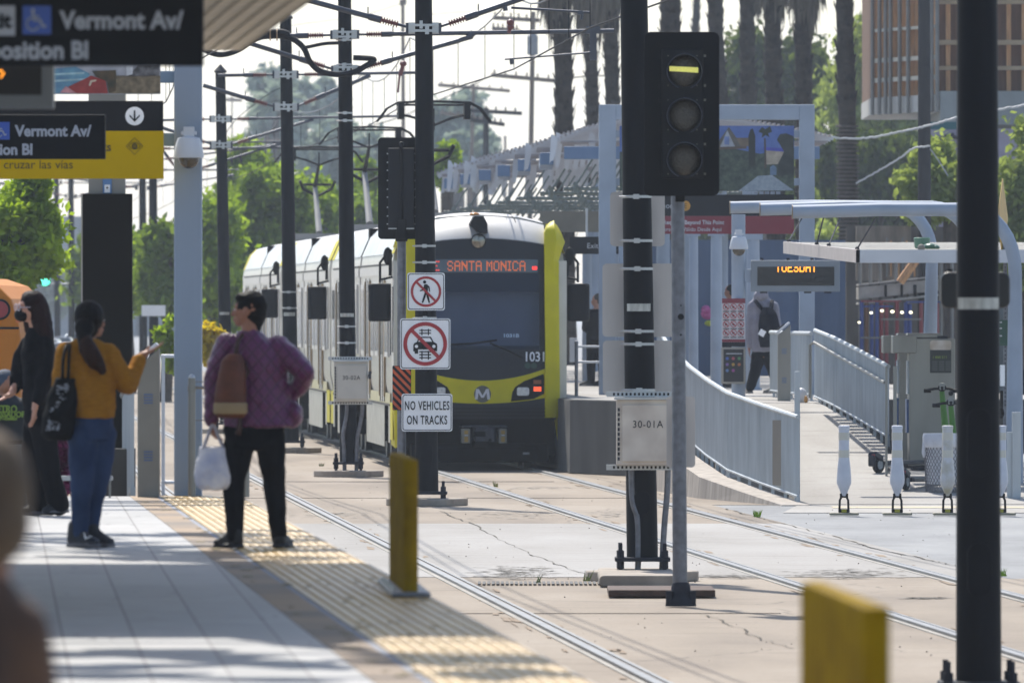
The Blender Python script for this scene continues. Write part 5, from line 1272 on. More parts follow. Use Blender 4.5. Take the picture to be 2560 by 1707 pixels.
# slanted-top fare validator pillars
def validator(x0, x1, ytop, ylow, ybase, Y, zb, label, m=None):
    t = thing('fare_validator', label, 'validator', (W((x0 + x1) / 2, 0, Y).x, Y, zb), group='slanted fare validators')
    a = W(x0, 0, Y).x; b = W(x1, 0, Y).x; zh = W(0, ytop, Y).z; zl = W(0, ylow, Y).z
    q = MB(); q.prism([(a, zb), (b, zb), (b, zh), (a + (b - a) * .5 if False else a + .0, zl)], Y - .12, Y + .12); q.build('pillar', m or M_STEEL, t, bevel=.008)
    q = MB(); d = Vector((b - a, 0, zh - zl)); L_ = d.length; an = math.atan2(zh - zl, b - a)
    q.obox(((a + b) / 2 - .02, Y, (zh + zl) / 2 + .03), L_ * 1.05, .27, .03, rot=Matrix.Rotation(-an, 3, 'Y')); o = q.build('reader_top', M_WHT, t, bevel=.006)
    q = MB(); q.obox(((a + b) / 2 - .045, Y, (zh + zl) / 2 + .05), L_ * .5, .2, .015, rot=Matrix.Rotation(-an, 3, 'Y')); q.build('reader_screen', M_INK, o)
    for f in (.72, .28):
        q = MB(); zc = zb + (zl - zb) * f; xm = (a + b) / 2
        for k in range(4): q.box(xm - .035, xm + .035, Y - .124, Y - .119, zc + k * .022, zc + k * .022 + .012)
        q.build('vent_slots', mat('slot blue', '#5f6f8f', .5), t)
    return t
validator(1944, 1976, 812, 838, 992, 168.2, RZ, 'grey validator pillar with a slanted top behind the man with the backpack')
# ---- litter
q = MB(); p = W(2003, 980, 165.5); q.ball((p.x, 165.5, RZ + .09), .09, .1, .13, n=10, k=7); q.ball((p.x + .05, 165.6, RZ + .05), .07, .07, .06, n=8, k=5); own(q, 'plastic_bag', M_WHT, 'crumpled white plastic bag dropped at the foot of the blue portal upright', 'bag', smooth=True)
q = MB(); p = W(2014, 985, 165.3); q.ball((p.x, 165.2, RZ + .05), .03, .04, .06, n=7, k=5); own(q, 'paper_cup', mat('tan cup', '#b98a4e', .7), 'small tan cup lying beside the white plastic bag', 'cup')

# ---- ticket machines
def tvm(xf, xs, Yb, label, zb=.3, poster=False):
    """front faces left, side panel faces the camera; xf/xs photo x of front edge and side edge"""
    a = W(xf, 0, Yb).x; b = W(xs, 0, Yb).x; s = F / Yb
    t = thing('ticket_machine', label, 'ticket machine', (a, Yb, zb), group='stainless ticket machines')
    zt = W(0, 846, Yb).z; D = .75
    q = MB(); q.box(a, b, Yb, Yb + D, zb + .06, zt); q.build('body', M_STEEL, t, bevel=.012)
    q = MB(); q.box(a + .04, b - .02, Yb + .03, Yb + D - .03, zb, zb + .06); q.build('plinth', M_IRON, t)
    q = MB(); q.box(a - .22, a + .1, Yb - .03, Yb + D + .03, zt - .2, zt + .04); q.box(a - .02, a + .45, Yb + .05, Yb + D, zt, zt + .07); q.build('header', M_STEEL, t, bevel=.015)
    q = MB(); q.box(a + .38, b - .1, Yb + .02, Yb + D - .1, zt, zt + .035); q.build('vent_top', M_IRON, t)
    q = MB(); q.box(a - .02, a - .002, Yb + .08, Yb + D - .08, zt - .75, zt - .3); q.build('screen', mat('pale screen', '#a9b2b8', .2), t)
    q = MB(); q.box(a - .03, a - .002, Yb + .12, Yb + D - .12, zb + .5, zb + .95); q.build('payment_panel', mat('payment blue', '#3f5a86', .4, var=.4, scale=9), t)
    if poster:
        p0 = W(2325, 932, Yb); p1 = W(2378, 851, Yb); zs = W(0, 875, Yb).z
        q = MB(); q.box(p0.x, p1.x, Yb - .006, Yb - .001, p0.z, zs); o = q.build('poster', mat('poster charcoal', '#2b2f2f', .5), t)
        q = MB(); q.rrect(p0.x, p1.x, zs + .002, p1.z, .03, Yb - .006, Yb - .001); q.build('poster_photo', mat('poster picture', '#d2ccc6', .5, c2='#8a6a3c', scale=3.2), t)
        text('1 800 511', 'lettering', mat('lime ink', '#7f9a2e', .5), o, p0.x + .03, Yb - .008, W(0, 896, Yb).z, .05)
        q = MB()
        for k in range(5):
            for j in range(3): q.box(p0.x + .03 + j * .09, p0.x + .1 + j * .09, Yb - .0075, Yb - .006, W(0, 925 - k * 5, Yb).z, W(0, 923 - k * 5, Yb).z)
        q.build('small_print', mat('dim print', '#5a5f5c', .5), o)
    return t
tvm(2273, 2388, 153.0, 'nearer stainless ticket machine with a dark poster on its side', poster=True)
tvm(2248, 2372, 155.2, 'farther stainless ticket machine, half hidden behind the nearer one')
for k, (x0, x1, yb, Yq, lab) in enumerate(((2213, 2219, 1196, 149.3, 'thin stainless frame post left of the ticket machines'), (2233, 2242, 1110, 149.5, 'stainless frame post right in front of the ticket machine screen'))):
    q = MB(); q.box(W(x0, 0, Yq).x, W(x1, 0, Yq).x, Yq - .03, Yq + .03, .2, W(0, 915, Yq).z); own(q, 'frame_post', M_STEEL, lab, 'post', bevel=.004)

# ---- shelter with three curved pipes and a slatted roof
t = thing('pipe_shelter', 'shelter of three pale blue curved pipes carrying a thin slatted roof on cables', 'shelter', (6.3, 156, 0))
def pipe(Yq, xl, yc, xr, ycr, xdrop, ydrop, xbase, ybase):
    s = F / Yq
    a = W(xl, yc, Yq); pts = [a, W((xl + xr) / 2, (yc + ycr) / 2 - 3, Yq), W(xr, ycr, Yq)]
    X0, Z0 = W(xr, ycr, Yq).x, W(xr, ycr, Yq).z; rx = W(xdrop, 0, Yq).x - X0; rz = Z0 - W(0, ydrop, Yq).z
    for k in range(1, 9):
        an = R(90) * k / 8; pts.append(Vector((X0 + rx * math.sin(an), Yq, Z0 - rz * (1 - math.cos(an)))))
    rs = [.088] * len(pts); e = W(xbase, 0, Yq); pts.append(Vector((e.x, Yq, .0 if ybase is None else W(0, ybase, Yq).z))); rs.append(.12)
    q = MB(); q.tube(pts, rs, 18); o = q.build('curved_pipe', M_BLUE, t, 'a')
    q = MB(); q.cyl(pts[0] - Vector((.012, 0, 0)), pts[0], .094, n=18); q.build('pipe_rim', mat('bronze rim', '#7a6a52', .5), o)
pipe(165, 1826, 519, 2230, 517, 2330, 640, 2318, None)
pipe(156.5, 1901, 524, 2330, 518, 2436, 650, 2428, None)
pipe(148, 1982, 530, 2420, 524, 2538, 680, 2536, None)
zr = 3.24; SL = .0125; q = MB(); slope = lambda q: q.v.__setitem__(slice(None), [Vector((v.x, v.y, v.z + (v.y - 148.5) * SL)) for v in q.v])
C0 = (W(2140, 0, 148.5).x, 148.5); C1 = (W(1958, 0, 164).x, 164)
q.zprism([C0, (9.4, 148.5), (9.4, 149.0), (C0[0], 149.0)], zr - .17, zr); q.build('front_fascia', M_WHT, t)
q = MB(); q.zprism([C0, C1, (C1[0] + .05, 164), (C0[0] + .05, 148.5)], zr - .17, zr + .001); slope(q); q.build('side_fascia', mat('fascia side', '#b3aaa6', .6, var=.1, scale=5), t)
q = MB()
for k in range(22):
    f = k / 22; y = 149.05 + 15 * f; x = C0[0] + (C1[0] - C0[0]) * f + .06; q.box(x, 9.3, y, y + .42, zr - .06, zr - .01)
slope(q); q.build('roof_slats', mat('roof slat grey', '#9a978f', .7, var=.1), t)
for (a, b) in (((2190, 545, 148), (2143, 622, 149.2)), ((2100, 545, 156.5), (2072, 613, 155)), ((2060, 540, 156.5), (2042, 610, 158)), ((2005, 545, 165), (1972, 603, 163.6))):
    q = MB(); q.cyl(W(*a), W(*b), .011, n=6); q.ball(W(*b), .03); q.build('cable', M_IRON, t)
q = MB(); p = W(2305, 596, 152); q.lathe((p.x, 152, zr - .01), [(.05, 0), (.1, .06), (.11, .18), (.1, .19)], 14); own(q, 'green_pot', mat('faded green', '#4f7d68', .5), 'faded green pot lying on the shelter roof', 'pot', smooth='a')
q = MB(); q.ball((W(2325, 0, 151).x, 151, zr + .05), .09, .12, .05); q.ball((W(2338, 0, 151).x, 151, zr + .04), .06, .1, .04); own(q, 'green_bottle', mat('dark green plastic', '#335c46', .4), 'crushed dark green bottle on the shelter roof beside the pot', 'bottle', smooth=True)
q = MB(); q.ball((W(2303, 0, 149.6).x, 149.6, zr + .03), .05, .05, .05); own(q, 'old_ball', mat('dirty ball', '#7d786e', .8), 'small dirty ball on the shelter roof edge', 'ball', smooth=True)

# ---- waste basket, scooters, flexible posts
Yb = 146.3; c = W(2363, 0, Yb).x; r = .275; h = W(0, 1085, Yb).z
t = thing('waste_basket', 'grey wire mesh waste basket with a white liner beside the ticket machine', 'waste basket', (c, Yb, 0))
q = MB(); n = 34; rows = 20
for i in range(n):
    for sg in (-1, 1):
        pts = []
        for j in range(rows + 1):
            a = 2 * math.pi * (i + sg * j * .5) / n; rr = r * (.9 + .1 * j / rows) + .003 * sg; pts.append((c + rr * math.cos(a), Yb + rr * math.sin(a), .02 + (h - .04) * j / rows))
        for j in range(rows):
            q.add([pts[j], (pts[j][0] + .008, pts[j][1] - .002, pts[j][2]), (pts[j + 1][0] + .008, pts[j + 1][1] - .002, pts[j + 1][2]), pts[j + 1]], [(0, 1, 2, 3)])
q.cyl((c, Yb, .0), (c, Yb, .03), r * .92, n=28); q.build('mesh_basket', M_GALV, t)
q = MB(); q.lathe((c, Yb, h - .14), [(r * 1.0, -.03), (r * 1.05, 0), (r * 1.06, .1), (r * 1.03, .15), (r * .93, .15), (r * .9, .0), (r * .88, -.5)], 30); o = q.build('liner', mat('liner plastic', '#c6c8cf', .35, var=.1, scale=8, bump=.6), t, 'a')
q = MB(); q.lathe((c - r, Yb - .06, h - .3), [(.012, 0), (.03, .06), (.02, .2)], 8); q.build('liner_knot', MATS['liner plastic'], o, 'a')
MG = mat('lime scooter paint', '#3f7a22', .45, var=.1); MSC = mat('scooter dark blue', '#181f2c', .45, var=.1)
def scooter(px, Yr, xf, Yf, zb, label, lean=0.0):
    a = Vector((W(px, 0, Yr).x, Yr, zb)); b = Vector((W(xf, 0, Yf).x, Yf, zb)); d = (b - a).normalized(); sd = Vector((-d.y, d.x, 0)); s_ = (b - a).length
    t = thing('scooter', label, 'scooter', a, group='rental scooters by the ticket machines')
    for p, nm in ((a, 'rear_wheel'), (b, 'front_wheel')):
        q = MB(); q.lathe(p + Vector((0, 0, .115)) - sd * .03, [(.07, 0), (.105, .004), (.115, .03), (.105, .056), (.07, .06)], 24, sd); o = q.build(nm, mat('tyre', '#1c1c1f', .8), t, 'a')
        q = MB(); q.lathe(p + Vector((0, 0, .115)) - sd * .034, [(.0, 0), (.06, 0), (.066, .03), (.06, .068), (0, .068)], 18, sd); q.build('rim', mat('rim grey', '#8f959c', .4, metal=.4, var=.3, scale=30), o, 'a')
    q = MB(); m_ = a.lerp(b, .45); q.obox(m_ + Vector((0, 0, .14)), s_ * .78, .15, .06, rot=Matrix((d, sd, (0, 0, 1))).transposed()); q.build('deck', MSC, t, bevel=.015)
    q = MB(); q.obox(a + Vector((0, 0, .23)) - d * .06, .2, .12, .08, rot=Matrix((d, sd, (0, 0, 1))).transposed() @ Matrix.Rotation(R(20), 3, 'Y')); q.obox(a + Vector((0, 0, .17)) - d * .15, .03, .11, .15, rot=Matrix((d, sd, (0, 0, 1))).transposed()); o = q.build('mudguard', MSC, t, bevel=.02)
    MB().obox(a + Vector((0, 0, .24)) - d * .155 - sd * .03, .01, .05, .03, rot=Matrix((d, sd, (0, 0, 1))).transposed()).build('tail_light', M_RED, o)
    top = b - d * .16 + Vector((0, 0, 1.08)) + sd * lean
    q = MB(); q.tube([b + Vector((0, 0, .2)), b.lerp(top, .35) + Vector((0, 0, .06)), top], [.05, .055, .035], 12); q.build('stem', MG, t, 'a')
    q = MB(); hd = (sd + d * -.55).normalized() * .24
    q.tube([top - hd - Vector((0, 0, .02)), top - hd * .4 + Vector((0, 0, .03)), top + hd * .4 + Vector((0, 0, .03)), top + hd], .018, 8); q.cyl(top - hd, top - hd * .6, .026, n=10); q.cyl(top + hd * .6, top + hd, .026, n=10); q.ball(top + Vector((0, -.03, .04)), .06, .05, .05); q.ball(top - hd * .5 + Vector((0, -.02, -.03)), .035); q.build('handlebar', M_BLACK, t, 'a')
    q = MB(); q.obox(top + Vector((0, -.06, .06)), .07, .03, .09); q.build('display_unit', mat('unit grey', '#8a8c88', .4), t, bevel=.008)
scooter(2196, 149.9, 2372, 151.2, .3, 'lime scooter with its rear wheel sticking out left of the ticket machine post')
scooter(2264, 146.6, 2396, 148.5, .13, 'lime scooter parked between the machine and the waste basket', .05)
def flexpost(px, label, worn=0):
    Yq = 136.4; c = W(px, 0, Yq).x; t = thing('flex_post', label, 'bollard', (c, Yq, 0), group='white flexible posts')
    q = MB(); q.rrect(c - .175, c + .175, 0, .03, .012, Yq - .15, Yq + .15); q.build('base', mat('buff base', '#8c8672', .7, var=.12), t, bevel=.006)
    q = MB(); q.tube([(c - .055, Yq, .04), (c - .05, Yq, .18), (c - .02, Yq, .24)], .014, 6); q.tube([(c + .055, Yq, .04), (c + .05, Yq, .18), (c + .02, Yq, .24)], .014, 6); q.box(c - .065, c + .065, Yq - .04, Yq + .04, .03, .075); q.box(c - .05, c + .05, Yq - .03, Yq + .03, .21, .26); q.build('hinge', M_BLACK, t, 'a')
    q = MB(); q.box(c - .03, c + .03, Yq - .045, Yq - .04, .035, .07); q.build('yellow_insert', mat('insert yellow', '#a8a12a', .5), t)
    mm = mat('post white plastic worn' if worn else 'post white plastic', '#ccced6', .4, var=.04, scale=5, c2='#a39a80' if worn else '#b9bcc6')
    q = MB(); q.lathe((c, Yq, .23), [(.035, 0), (.045, .05), (.086, .15), (.088, .2), (.078, .34), (.063, .47), (.063, .8), (.067, .805), (.067, .84), (.05, .845)], 24); o = q.build('tube', mm, t, 'a')
    for z in (.56, .77):
        q = MB(); q.lathe((c, Yq, .23 + z - .1), [(.066, 0), (.066, .09)], 24); q.build('sheeting', mat('sheeting cream', '#c4c0b4', .35, var=.1), o, 'a')
flexpost(2110, 'white flexible post nearest the ramp fence, leftmost of the row'); flexpost(2243, 'white flexible post in front of the ticket machines, second of the row')
flexpost(2369, 'white flexible post with peeling yellowed sheeting, left of the big dark post', 1); flexpost(2502, 'white flexible post peeking out right of the big dark post')
# ---- things at the right edge
t = thing('crossing_sign', 'yellow diamond sign seen edge-on on a perforated post with a green board', 'sign', (W(2512, 0, 150).x, 150, 0))
Yc = 150; x = W(2513, 0, Yc).x
q = MB(); q.box(x - .025, x + .025, Yc - .025, Yc + .025, 0, W(0, 590, Yc).z)
q.build('perforated_post', M_GALV, t)
q = MB()
for k in range(34): z = 1.2 + k * .055; q.cyl((x, Yc - .0265, z), (x, Yc - .02, z), .009, n=8)
q.build('post_hole', M_INK, t)
zc = W(0, 545, Yc).z; hh = .52
rot = Matrix.Rotation(R(80), 3, 'Z')
q = MB(); vs = []
for th in (0, .012):
    for (u, v) in ((0, hh), (hh, 0), (0, -hh), (-hh, 0)): vs.append(Vector((x - .03, Yc, zc)) + rot @ Vector((u, th, v)))
q.add(vs, [(0, 1, 2, 3), (7, 6, 5, 4), (0, 4, 5, 1), (1, 5, 6, 2), (2, 6, 7, 3), (3, 7, 4, 0)]); o = q.build('diamond_plate', mat('sign amber', '#b5903c', .5, var=.12, scale=6), t)
a = W(2498, 864, Yc); b = W(2521, 800, Yc); q = MB(); q.box(a.x, b.x, Yc - .045, Yc - .03, a.z, b.z); o = q.build('green_board', mat('board green', '#1d4a38', .5), t)
q = MB()
for z in (.12, .22, .3): q.box(a.x, a.x + .035, Yc - .049, Yc - .045, a.z + z * 1.0, a.z + z + .018)
q.build('board_line', M_LET, o)
q = MB(); q.rrect(W(2499, 0, 147).x, W(2512, 0, 147).x, W(0, 965, 147).z, W(0, 912, 147).z, .01, 147.0, 147.02); own(q, 'small_notice', M_WHITE, 'small white notice on the blue pipe leg at the right edge', 'sign')
q = MB(); q.rrect(W(2500, 0, 147).x, W(2508, 0, 147).x, W(0, 1020, 147).z, W(0, 976, 147).z, .01, 147.0, 147.05); q.ball(W(2503, 1032, 147), .04, .03, .07); own(q, 'wall_phone', M_BLACK, 'dark handset unit under the white notice at the right edge', 'phone')
q = MB(); p = G(2541, 1256); q.box(p.x - .055, p.x + .055, p.y - .05, p.y + .05, 0, W(0, 1030, p.y).z); q.box(p.x - .12, p.x - .055, p.y - .02, p.y + .02, 0, .9); own(q, 'fence_end', M_BLUEF, 'end of a blue-grey guard fence at the right edge of the picture', 'fence', bevel=.004)
# black boxes behind the near right post
Yq = 74.0; a = W(2352, 770, Yq); b = W(2525, 680, Yq)
t = thing('rear_signal', 'blank black rounded signal back sticking out both sides of the widest post', 'signal', (a.x, Yq, a.z))
q = MB(); q.rrect(a.x, b.x, a.z, b.z, .05, Yq, Yq + .12, 6); q.build('housing', mat('satin black', '#121317', .4, var=.1), t, bevel=.012)
q = MB(); q.cyl((a.x + .06, Yq + .06, b.z), (a.x + .06, Yq + .06, b.z + .02), .02, n=8); q.box(b.x - .3, b.x - .12, Yq - .1, Yq, a.z + .05, b.z - .05); q.build('bracket', M_BLACK, t)
q = MB(); q.cyl((W(2500, 0, Yq).x - .05, Yq + .06, 0), (W(2500, 0, Yq).x - .05, Yq + .06, a.z), .03, n=10); q.build('support', M_BLACK, t)
# ================================================================ left platform furniture
M_BEIGE = mat('beige canopy metal', '#efe6d4', 0.6, var=0.06, scale=4)
M_LCOL = mat('blue grey column paint', '#8d9caf', 0.55, var=0.05, scale=1.5, stretch=(1, 1, .3))
M_SIGNK = mat('wayfinding black', '#101114', 0.6, var=.06, spec=.12)
M_SIGNY = mat('wayfinding yellow', '#c4a302', 0.7, var=.05, spec=.08)
M_SILVER_INK = mat('sign grey lettering', '#a4a9b4', .5, var=.03)
M_ICON = mat('access blue', '#2c4fa6', .4, var=.04)
# corrugated canopy (its far edge shades the platform) with real ribs underneath
zc = 4.07; ed = lambda Y: -1.10 - .055 * (Y - 59.4)
ct = thing('platform_canopy', 'beige corrugated canopy over the near platform at the top left', 'canopy', (-3, 61, 1))
q = MB(); q.zprism([(ed(53.9), 53.9), (ed(68.6), 68.6), (-8, 68.6), (-8, 53.9)], zc, zc + .12); q.build('roof_deck', M_BEIGE, ct)
q = MB(); y = 54.0
while y < 68.5:
    q.add([(-8, y, zc - .001), (ed(y) - .05, y, zc - .001), (ed(y) - .05, y + .1, zc - .03), (-8, y + .1, zc - .03), (ed(y) - .05, y + .22, zc - .03), (-8, y + .22, zc - .03), (ed(y) - .05, y + .3, zc - .001), (-8, y + .3, zc - .001)], [(0, 3, 2, 1), (3, 5, 4, 2), (5, 7, 6, 4)]); y += .42
q.build('soffit_corrugation', M_BEIGE, ct)
q = MB()
for i in range(64):
    x0 = -1.2 - i * .09; q.add([(x0 + .35, 54, zc - .033), (x0 + .37, 54, zc - .033), (x0 - .43, 68.5, zc - .033), (x0 - .45, 68.5, zc - .033)], [(0, 3, 2, 1)])
q.build('soffit_groove', mat('soffit groove', '#a59c88', .7), ct)
for Yc in (57, 65.5):
    MB().box(-4.3, -4.05, Yc - .12, Yc + .12, 1.0, zc - .03).build('canopy_column', M_LCOL, ct, bevel=.01)
# unseen leaf-plate screens added above the view to throw the dappled light
def screen(ya, yb, z, label, seed, n, hole=False):
    r_ = random.Random(seed); t = thing('dapple_screen', label, 'canopy', (-2, ya, z), group='added unseen screens dappling the platform')
    q = MB()
    for i in range(n):
        cx_ = r_.uniform(-6, -.4 - .055 * ((ya + yb) / 2 - 50)); cy_ = r_.uniform(ya, yb); rx = r_.uniform(.12, .42); ry = r_.uniform(.25, .8); a0 = r_.uniform(0, 3.14); zz = z + r_.uniform(-.1, .1)
        pts = []
        for k in range(12):
            a = 2 * math.pi * k / 12; rr = 1 + .25 * math.sin(3 * a + a0); u, v = rx * rr * math.cos(a), ry * rr * math.sin(a); pts.append((cx_ + u * math.cos(a0 * .3) - v * math.sin(a0 * .3), cy_ + u * math.sin(a0 * .3) + v * math.cos(a0 * .3)))
        q.zprism(pts, zz, zz + .006)
    q.build('leaf_plates', M_BEIGE, t)
    for k in range(int((yb - ya) / 1.6) + 1): MB().box(-6, ed(ya) - .1, ya + k * 1.6, ya + k * 1.6 + .09, z + .12, z + .2).build('bar', M_BEIGE, t)
    return t
screen(69.6, 79.0, 5.3, 'added unseen leaf-plate screen dappling the platform, beyond the corrugated canopy', 3, 60)
screen(44.5, 54.9, 5.3, 'added unseen leaf-plate screen dappling the platform, nearer than the corrugated canopy', 5, 75)
t = thing('shade_panel', 'added unseen solid panel shading the yellow strip of the near platform', 'canopy', (-1.5, 62, 5.3))  # unseen solid panel added to cast shade on the yellow strip
q = MB(); q.zprism([(PE(54.8) - 1.85, 54.8), (PE(54.8) - .7, 54.8), (PE(69.5) - .7, 69.5), (PE(69.5) - 1.85, 69.5)], 5.3, 5.36); q.build('panel', M_BEIGE, t)
MB_ = MB(); MB_.box(-6, -1.9, 88.4, 88.9, 4.9, 5.0); own(MB_, 'canopy_beam', M_BEIGE, 'beam over the far end of the near platform', 'beam')
# wayfinding signs
def accicon(t, cx, cz, h, y):
    q = MB(); q.box(cx - h / 2, cx + h / 2, y - .006, y - .001, cz - h / 2, cz + h / 2); o = q.build('access_icon', M_ICON, t)
    k = h / 100; q = MB(); yy0, yy1 = y - .010, y - .0065
    def T_(pts, wd):
        for i in range(len(pts) - 1):
            a = Vector((pts[i][0], 0, pts[i][1])); b = Vector((pts[i + 1][0], 0, pts[i + 1][1])); d = (b - a).normalized(); nn = Vector((-d.z, 0, d.x)) * wd / 2; a = a - d * wd * .3; b = b + d * wd * .3
            q.prism([(cx + (v.x) * k, cz + (v.z) * k) for v in (a + nn, b + nn, b - nn, a - nn)], yy0, yy1)
    q.prism([(cx + (-14 + 6 * math.cos(a)) * k, cz + (34 + 6 * math.sin(a)) * k) for a in [2 * math.pi * i / 14 for i in range(14)]], yy0, yy1)
    T_([(-14, 26), (-11, 0), (10, 0), (22, -24), (30, -21)], 8); T_([(-12, 12), (6, 12)], 6)
    T_([(-14 + 22 * math.cos(a), -14 + 22 * math.sin(a)) for a in [R(110 + 22 * i) for i in range(11)]], 6)
    q.build('wheelchair_figure', M_SILVER_INK, o)
def waysign(Y, k, x_off, y_off, x_right, ytop, ybot, label, full):
    """k: scale against the nearer sign's photo layout"""
    a = W(x_right, ybot, Y); t = thing('wayfinding_sign', label, 'sign', (a.x, Y, a.z), group='black wayfinding signs')
    MB().box(a.x - 2.6, a.x, Y, Y + .14, a.z, W(0, ytop, Y).z).build('panel', M_SIGNK, t, bevel=.006)
    px = lambda x: x_off + x * k; py = lambda y: y_off + y * k
    s = F / Y
    def tx(st, xr, yb, size, xs=1.0, al='RIGHT', m=M_SILVER_INK, nm='lettering', dy=0, bold=.0): p = W(px(xr), py(yb), Y); return text(st, nm, m, t, p.x, Y - .004 - dy, p.z, size * k / s, align=al, xs=xs, bold=bold)
    tx('Vermont Av/', 457, 72, 62, .93, bold=.004); tx('Exposition Bl', 222, 147, 62, .93, bold=.004)
    c = W(px(92.5), py(51), Y); accicon(t, c.x, c.z, 71 * k / s, Y)
    if full:
        b0 = W(px(-60), py(90), Y); b1 = W(px(38), py(15), Y); q = MB(); q.box(b0.x, b1.x, Y - .006, Y - .001, b0.z, b1.z); o = q.build('exit_box', M_SILVER_INK, t)
        p = W(px(28), py(70), Y); text('Exit', 'lettering', M_SIGNK, o, p.x, Y - .009, p.z, 52 * k / s, align='RIGHT', bold=.004)
    else:
        MB().box(a.x - 2.0, a.x - 1.96, Y + .04, Y + .08, W(0, ytop, Y).z, 5.0).build('hanger', M_SIGNK, t)
    return t
waysign(54.5, 1.0, 0, 0, 508, -60, 165, 'large black hanging sign reading Vermont Av/ Exposition Bl at the top left corner', True)
waysign(86.0, .618, -55, 296, 263, 287, 398, 'smaller black sign reading Vermont Av/ Exposition Bl in front of the yellow sign', False)
Y = 89.7
a = W(408, 447, Y)
t = thing('crossing_notice', 'black and yellow notice with a down arrow, an eye symbol and cruzar las vías', 'sign', (a.x, Y, a.z))
MB().box(a.x - 2.4, a.x, Y - .04, Y + .04, W(0, 328, Y).z + .001, W(0, 253, Y).z).build('upper_panel', mat('upper sign charcoal', '#1f2024', .6, spec=.15), t)
MB().box(a.x - 2.4, a.x + .003, Y - .045, Y + .045, a.z, W(0, 328, Y).z).build('yellow_panel', M_SIGNY, t)
c = W(337, 291, Y); q = MB(); q.cyl((c.x, Y - .046, c.z), (c.x, Y - .041, c.z), .073, n=30); o = q.build('arrow_disc', M_WHITE, t)
q = MB(); q.box(c.x - .006, c.x + .006, Y - .05, Y - .047, c.z - .035, c.z + .045)
for s_ in (-1, 1): q.prism([(c.x, c.z - .045), (c.x + s_ * .04, c.z - .002), (c.x + s_ * .04, c.z + .012), (c.x, c.z - .03)], Y - .05, Y - .047)
q.build('down_arrow', M_SIGNK, o)
c = W(337, 366, Y); q = MB(); k = .068; m_ = mat('olive ink', '#4a3f14', .6)
for i in range(4):
    P_ = [(0, 1), (1, 0), (0, -1), (-1, 0)]; p0, p1 = P_[i], P_[(i + 1) % 4]
    q.prism([(c.x + p0[0] * k, c.z + p0[1] * k), (c.x + p1[0] * k, c.z + p1[1] * k), (c.x + p1[0] * k * .93, c.z + p1[1] * k * .93), (c.x + p0[0] * k * .93, c.z + p0[1] * k * .93)], Y - .049, Y - .046)
q.ring((c.x, c.z), .022, .012, Y - .049, Y - .046, 20); q.ring((c.x, c.z), .008, .002, Y - .049, Y - .046, 12)
for sg in (-1, 1):
    for i in range(8):
        u0 = -1 + i / 4; u1 = u0 + .25; f = lambda u: sg * .026 * (1 - u * u)
        q.prism([(c.x + u0 * .048, c.z + f(u0)), (c.x + u1 * .048, c.z + f(u1)), (c.x + u1 * .048, c.z + f(u1) + .005), (c.x + u0 * .048, c.z + f(u0) + .005)], Y - .049, Y - .046)
q.build('eye_symbol', m_, t)
p = W(279, 378, Y); text('Look both ways before crossing tracks', 'lettering', m_, t, p.x, Y - .046, p.z, .098, align='RIGHT', bold=.002)
p = W(184, 422, Y); text('Mire antes de cruzar las vías', 'lettering', m_, t, p.x, Y - .046, p.z, .098, align='RIGHT')
# LED board, near
Y = 60.0; a = W(134, 272, Y)
t = thing('led_board', 'grey framed LED board cut off by the left edge under the big black sign', 'display', (a.x, Y, a.z), group='LED departure boards')
MB().box(a.x - 1.4, a.x, Y, Y + .16, a.z, W(0, 158, Y).z).build('frame', MATS['board grey'], t, bevel=.008)
MB().box(a.x - 1.3, W(104, 0, Y).x, Y - .006, Y - .001, W(0, 238, Y).z, W(0, 166, Y).z).build('screen', MATS['led screen'], t)
q = MB(); p = W(2, 195, Y)
for dx, dz in ((0, 0), (.006, .012), (.012, .02), (-.01, .03), (.0, .034), (-.02, .008), (-.03, .02)): q.box(p.x + dx, p.x + dx + .008, Y - .008, Y - .006, p.z + dz, p.z + dz + .008)
q.build('lettering', MATS['lit amber'], t)
# art panel over the yellow sign
Y = 89.4; a = W(133, 236, Y); b = W(401, 160, Y)
t = thing('collage_panel', 'collage panel of blue water, a red roof and a rough trunk above the yellow sign', 'artwork', (a.x, Y, a.z))
MB().box(a.x - .9, b.x, Y, Y + .03, a.z, b.z + .3).build('panel', mat('collage grey', '#8d8f9a', .5, c2='#b9bcc8', scale=5), t)
def art2(n_, pts, c, k, c2=None, sc=14): return art(n_, pts, c, k, t, Y, .001, c2, sc)
art2('water', [(60, 234), (60, 165), (140, 172), (190, 168), (225, 185), (215, 205), (180, 234)], '#4a6f96', 1, '#6fa3bb', 10)
art2('water_line', [(136, 200), (228, 196), (226, 200), (136, 206)], '#9fc0cc', 2); art2('water_line', [(136, 184), (212, 181), (210, 186), (136, 189)], '#9fc0cc', 2)
art2('red_roof', [(170, 218), (228, 190), (264, 202), (270, 234), (190, 234)], '#a3403f', 3, '#8a3434'); art2('pink_edge', [(150, 232), (165, 216), (192, 234)], '#c08a90', 4)
art2('mark', [(222, 214), (226, 202), (242, 200), (240, 204), (230, 206), (226, 216)], '#cfc3b0', 5)
art2('foliage', [(230, 178), (290, 176), (290, 228), (272, 234), (268, 205), (240, 192)], '#2f332a', 4, '#5b4a35')
art2('trunk', [(290, 190), (401, 190), (401, 234), (275, 234)], '#5c5344', 3, '#8a7c66', 22)
art2('window', [(316, 190), (316, 165), (332, 165), (332, 186)], '#c9cdd6', 4); art2('branches', [(318, 192), (345, 165), (398, 165), (398, 190)], '#3c3c40', 3, '#85858c', 18)
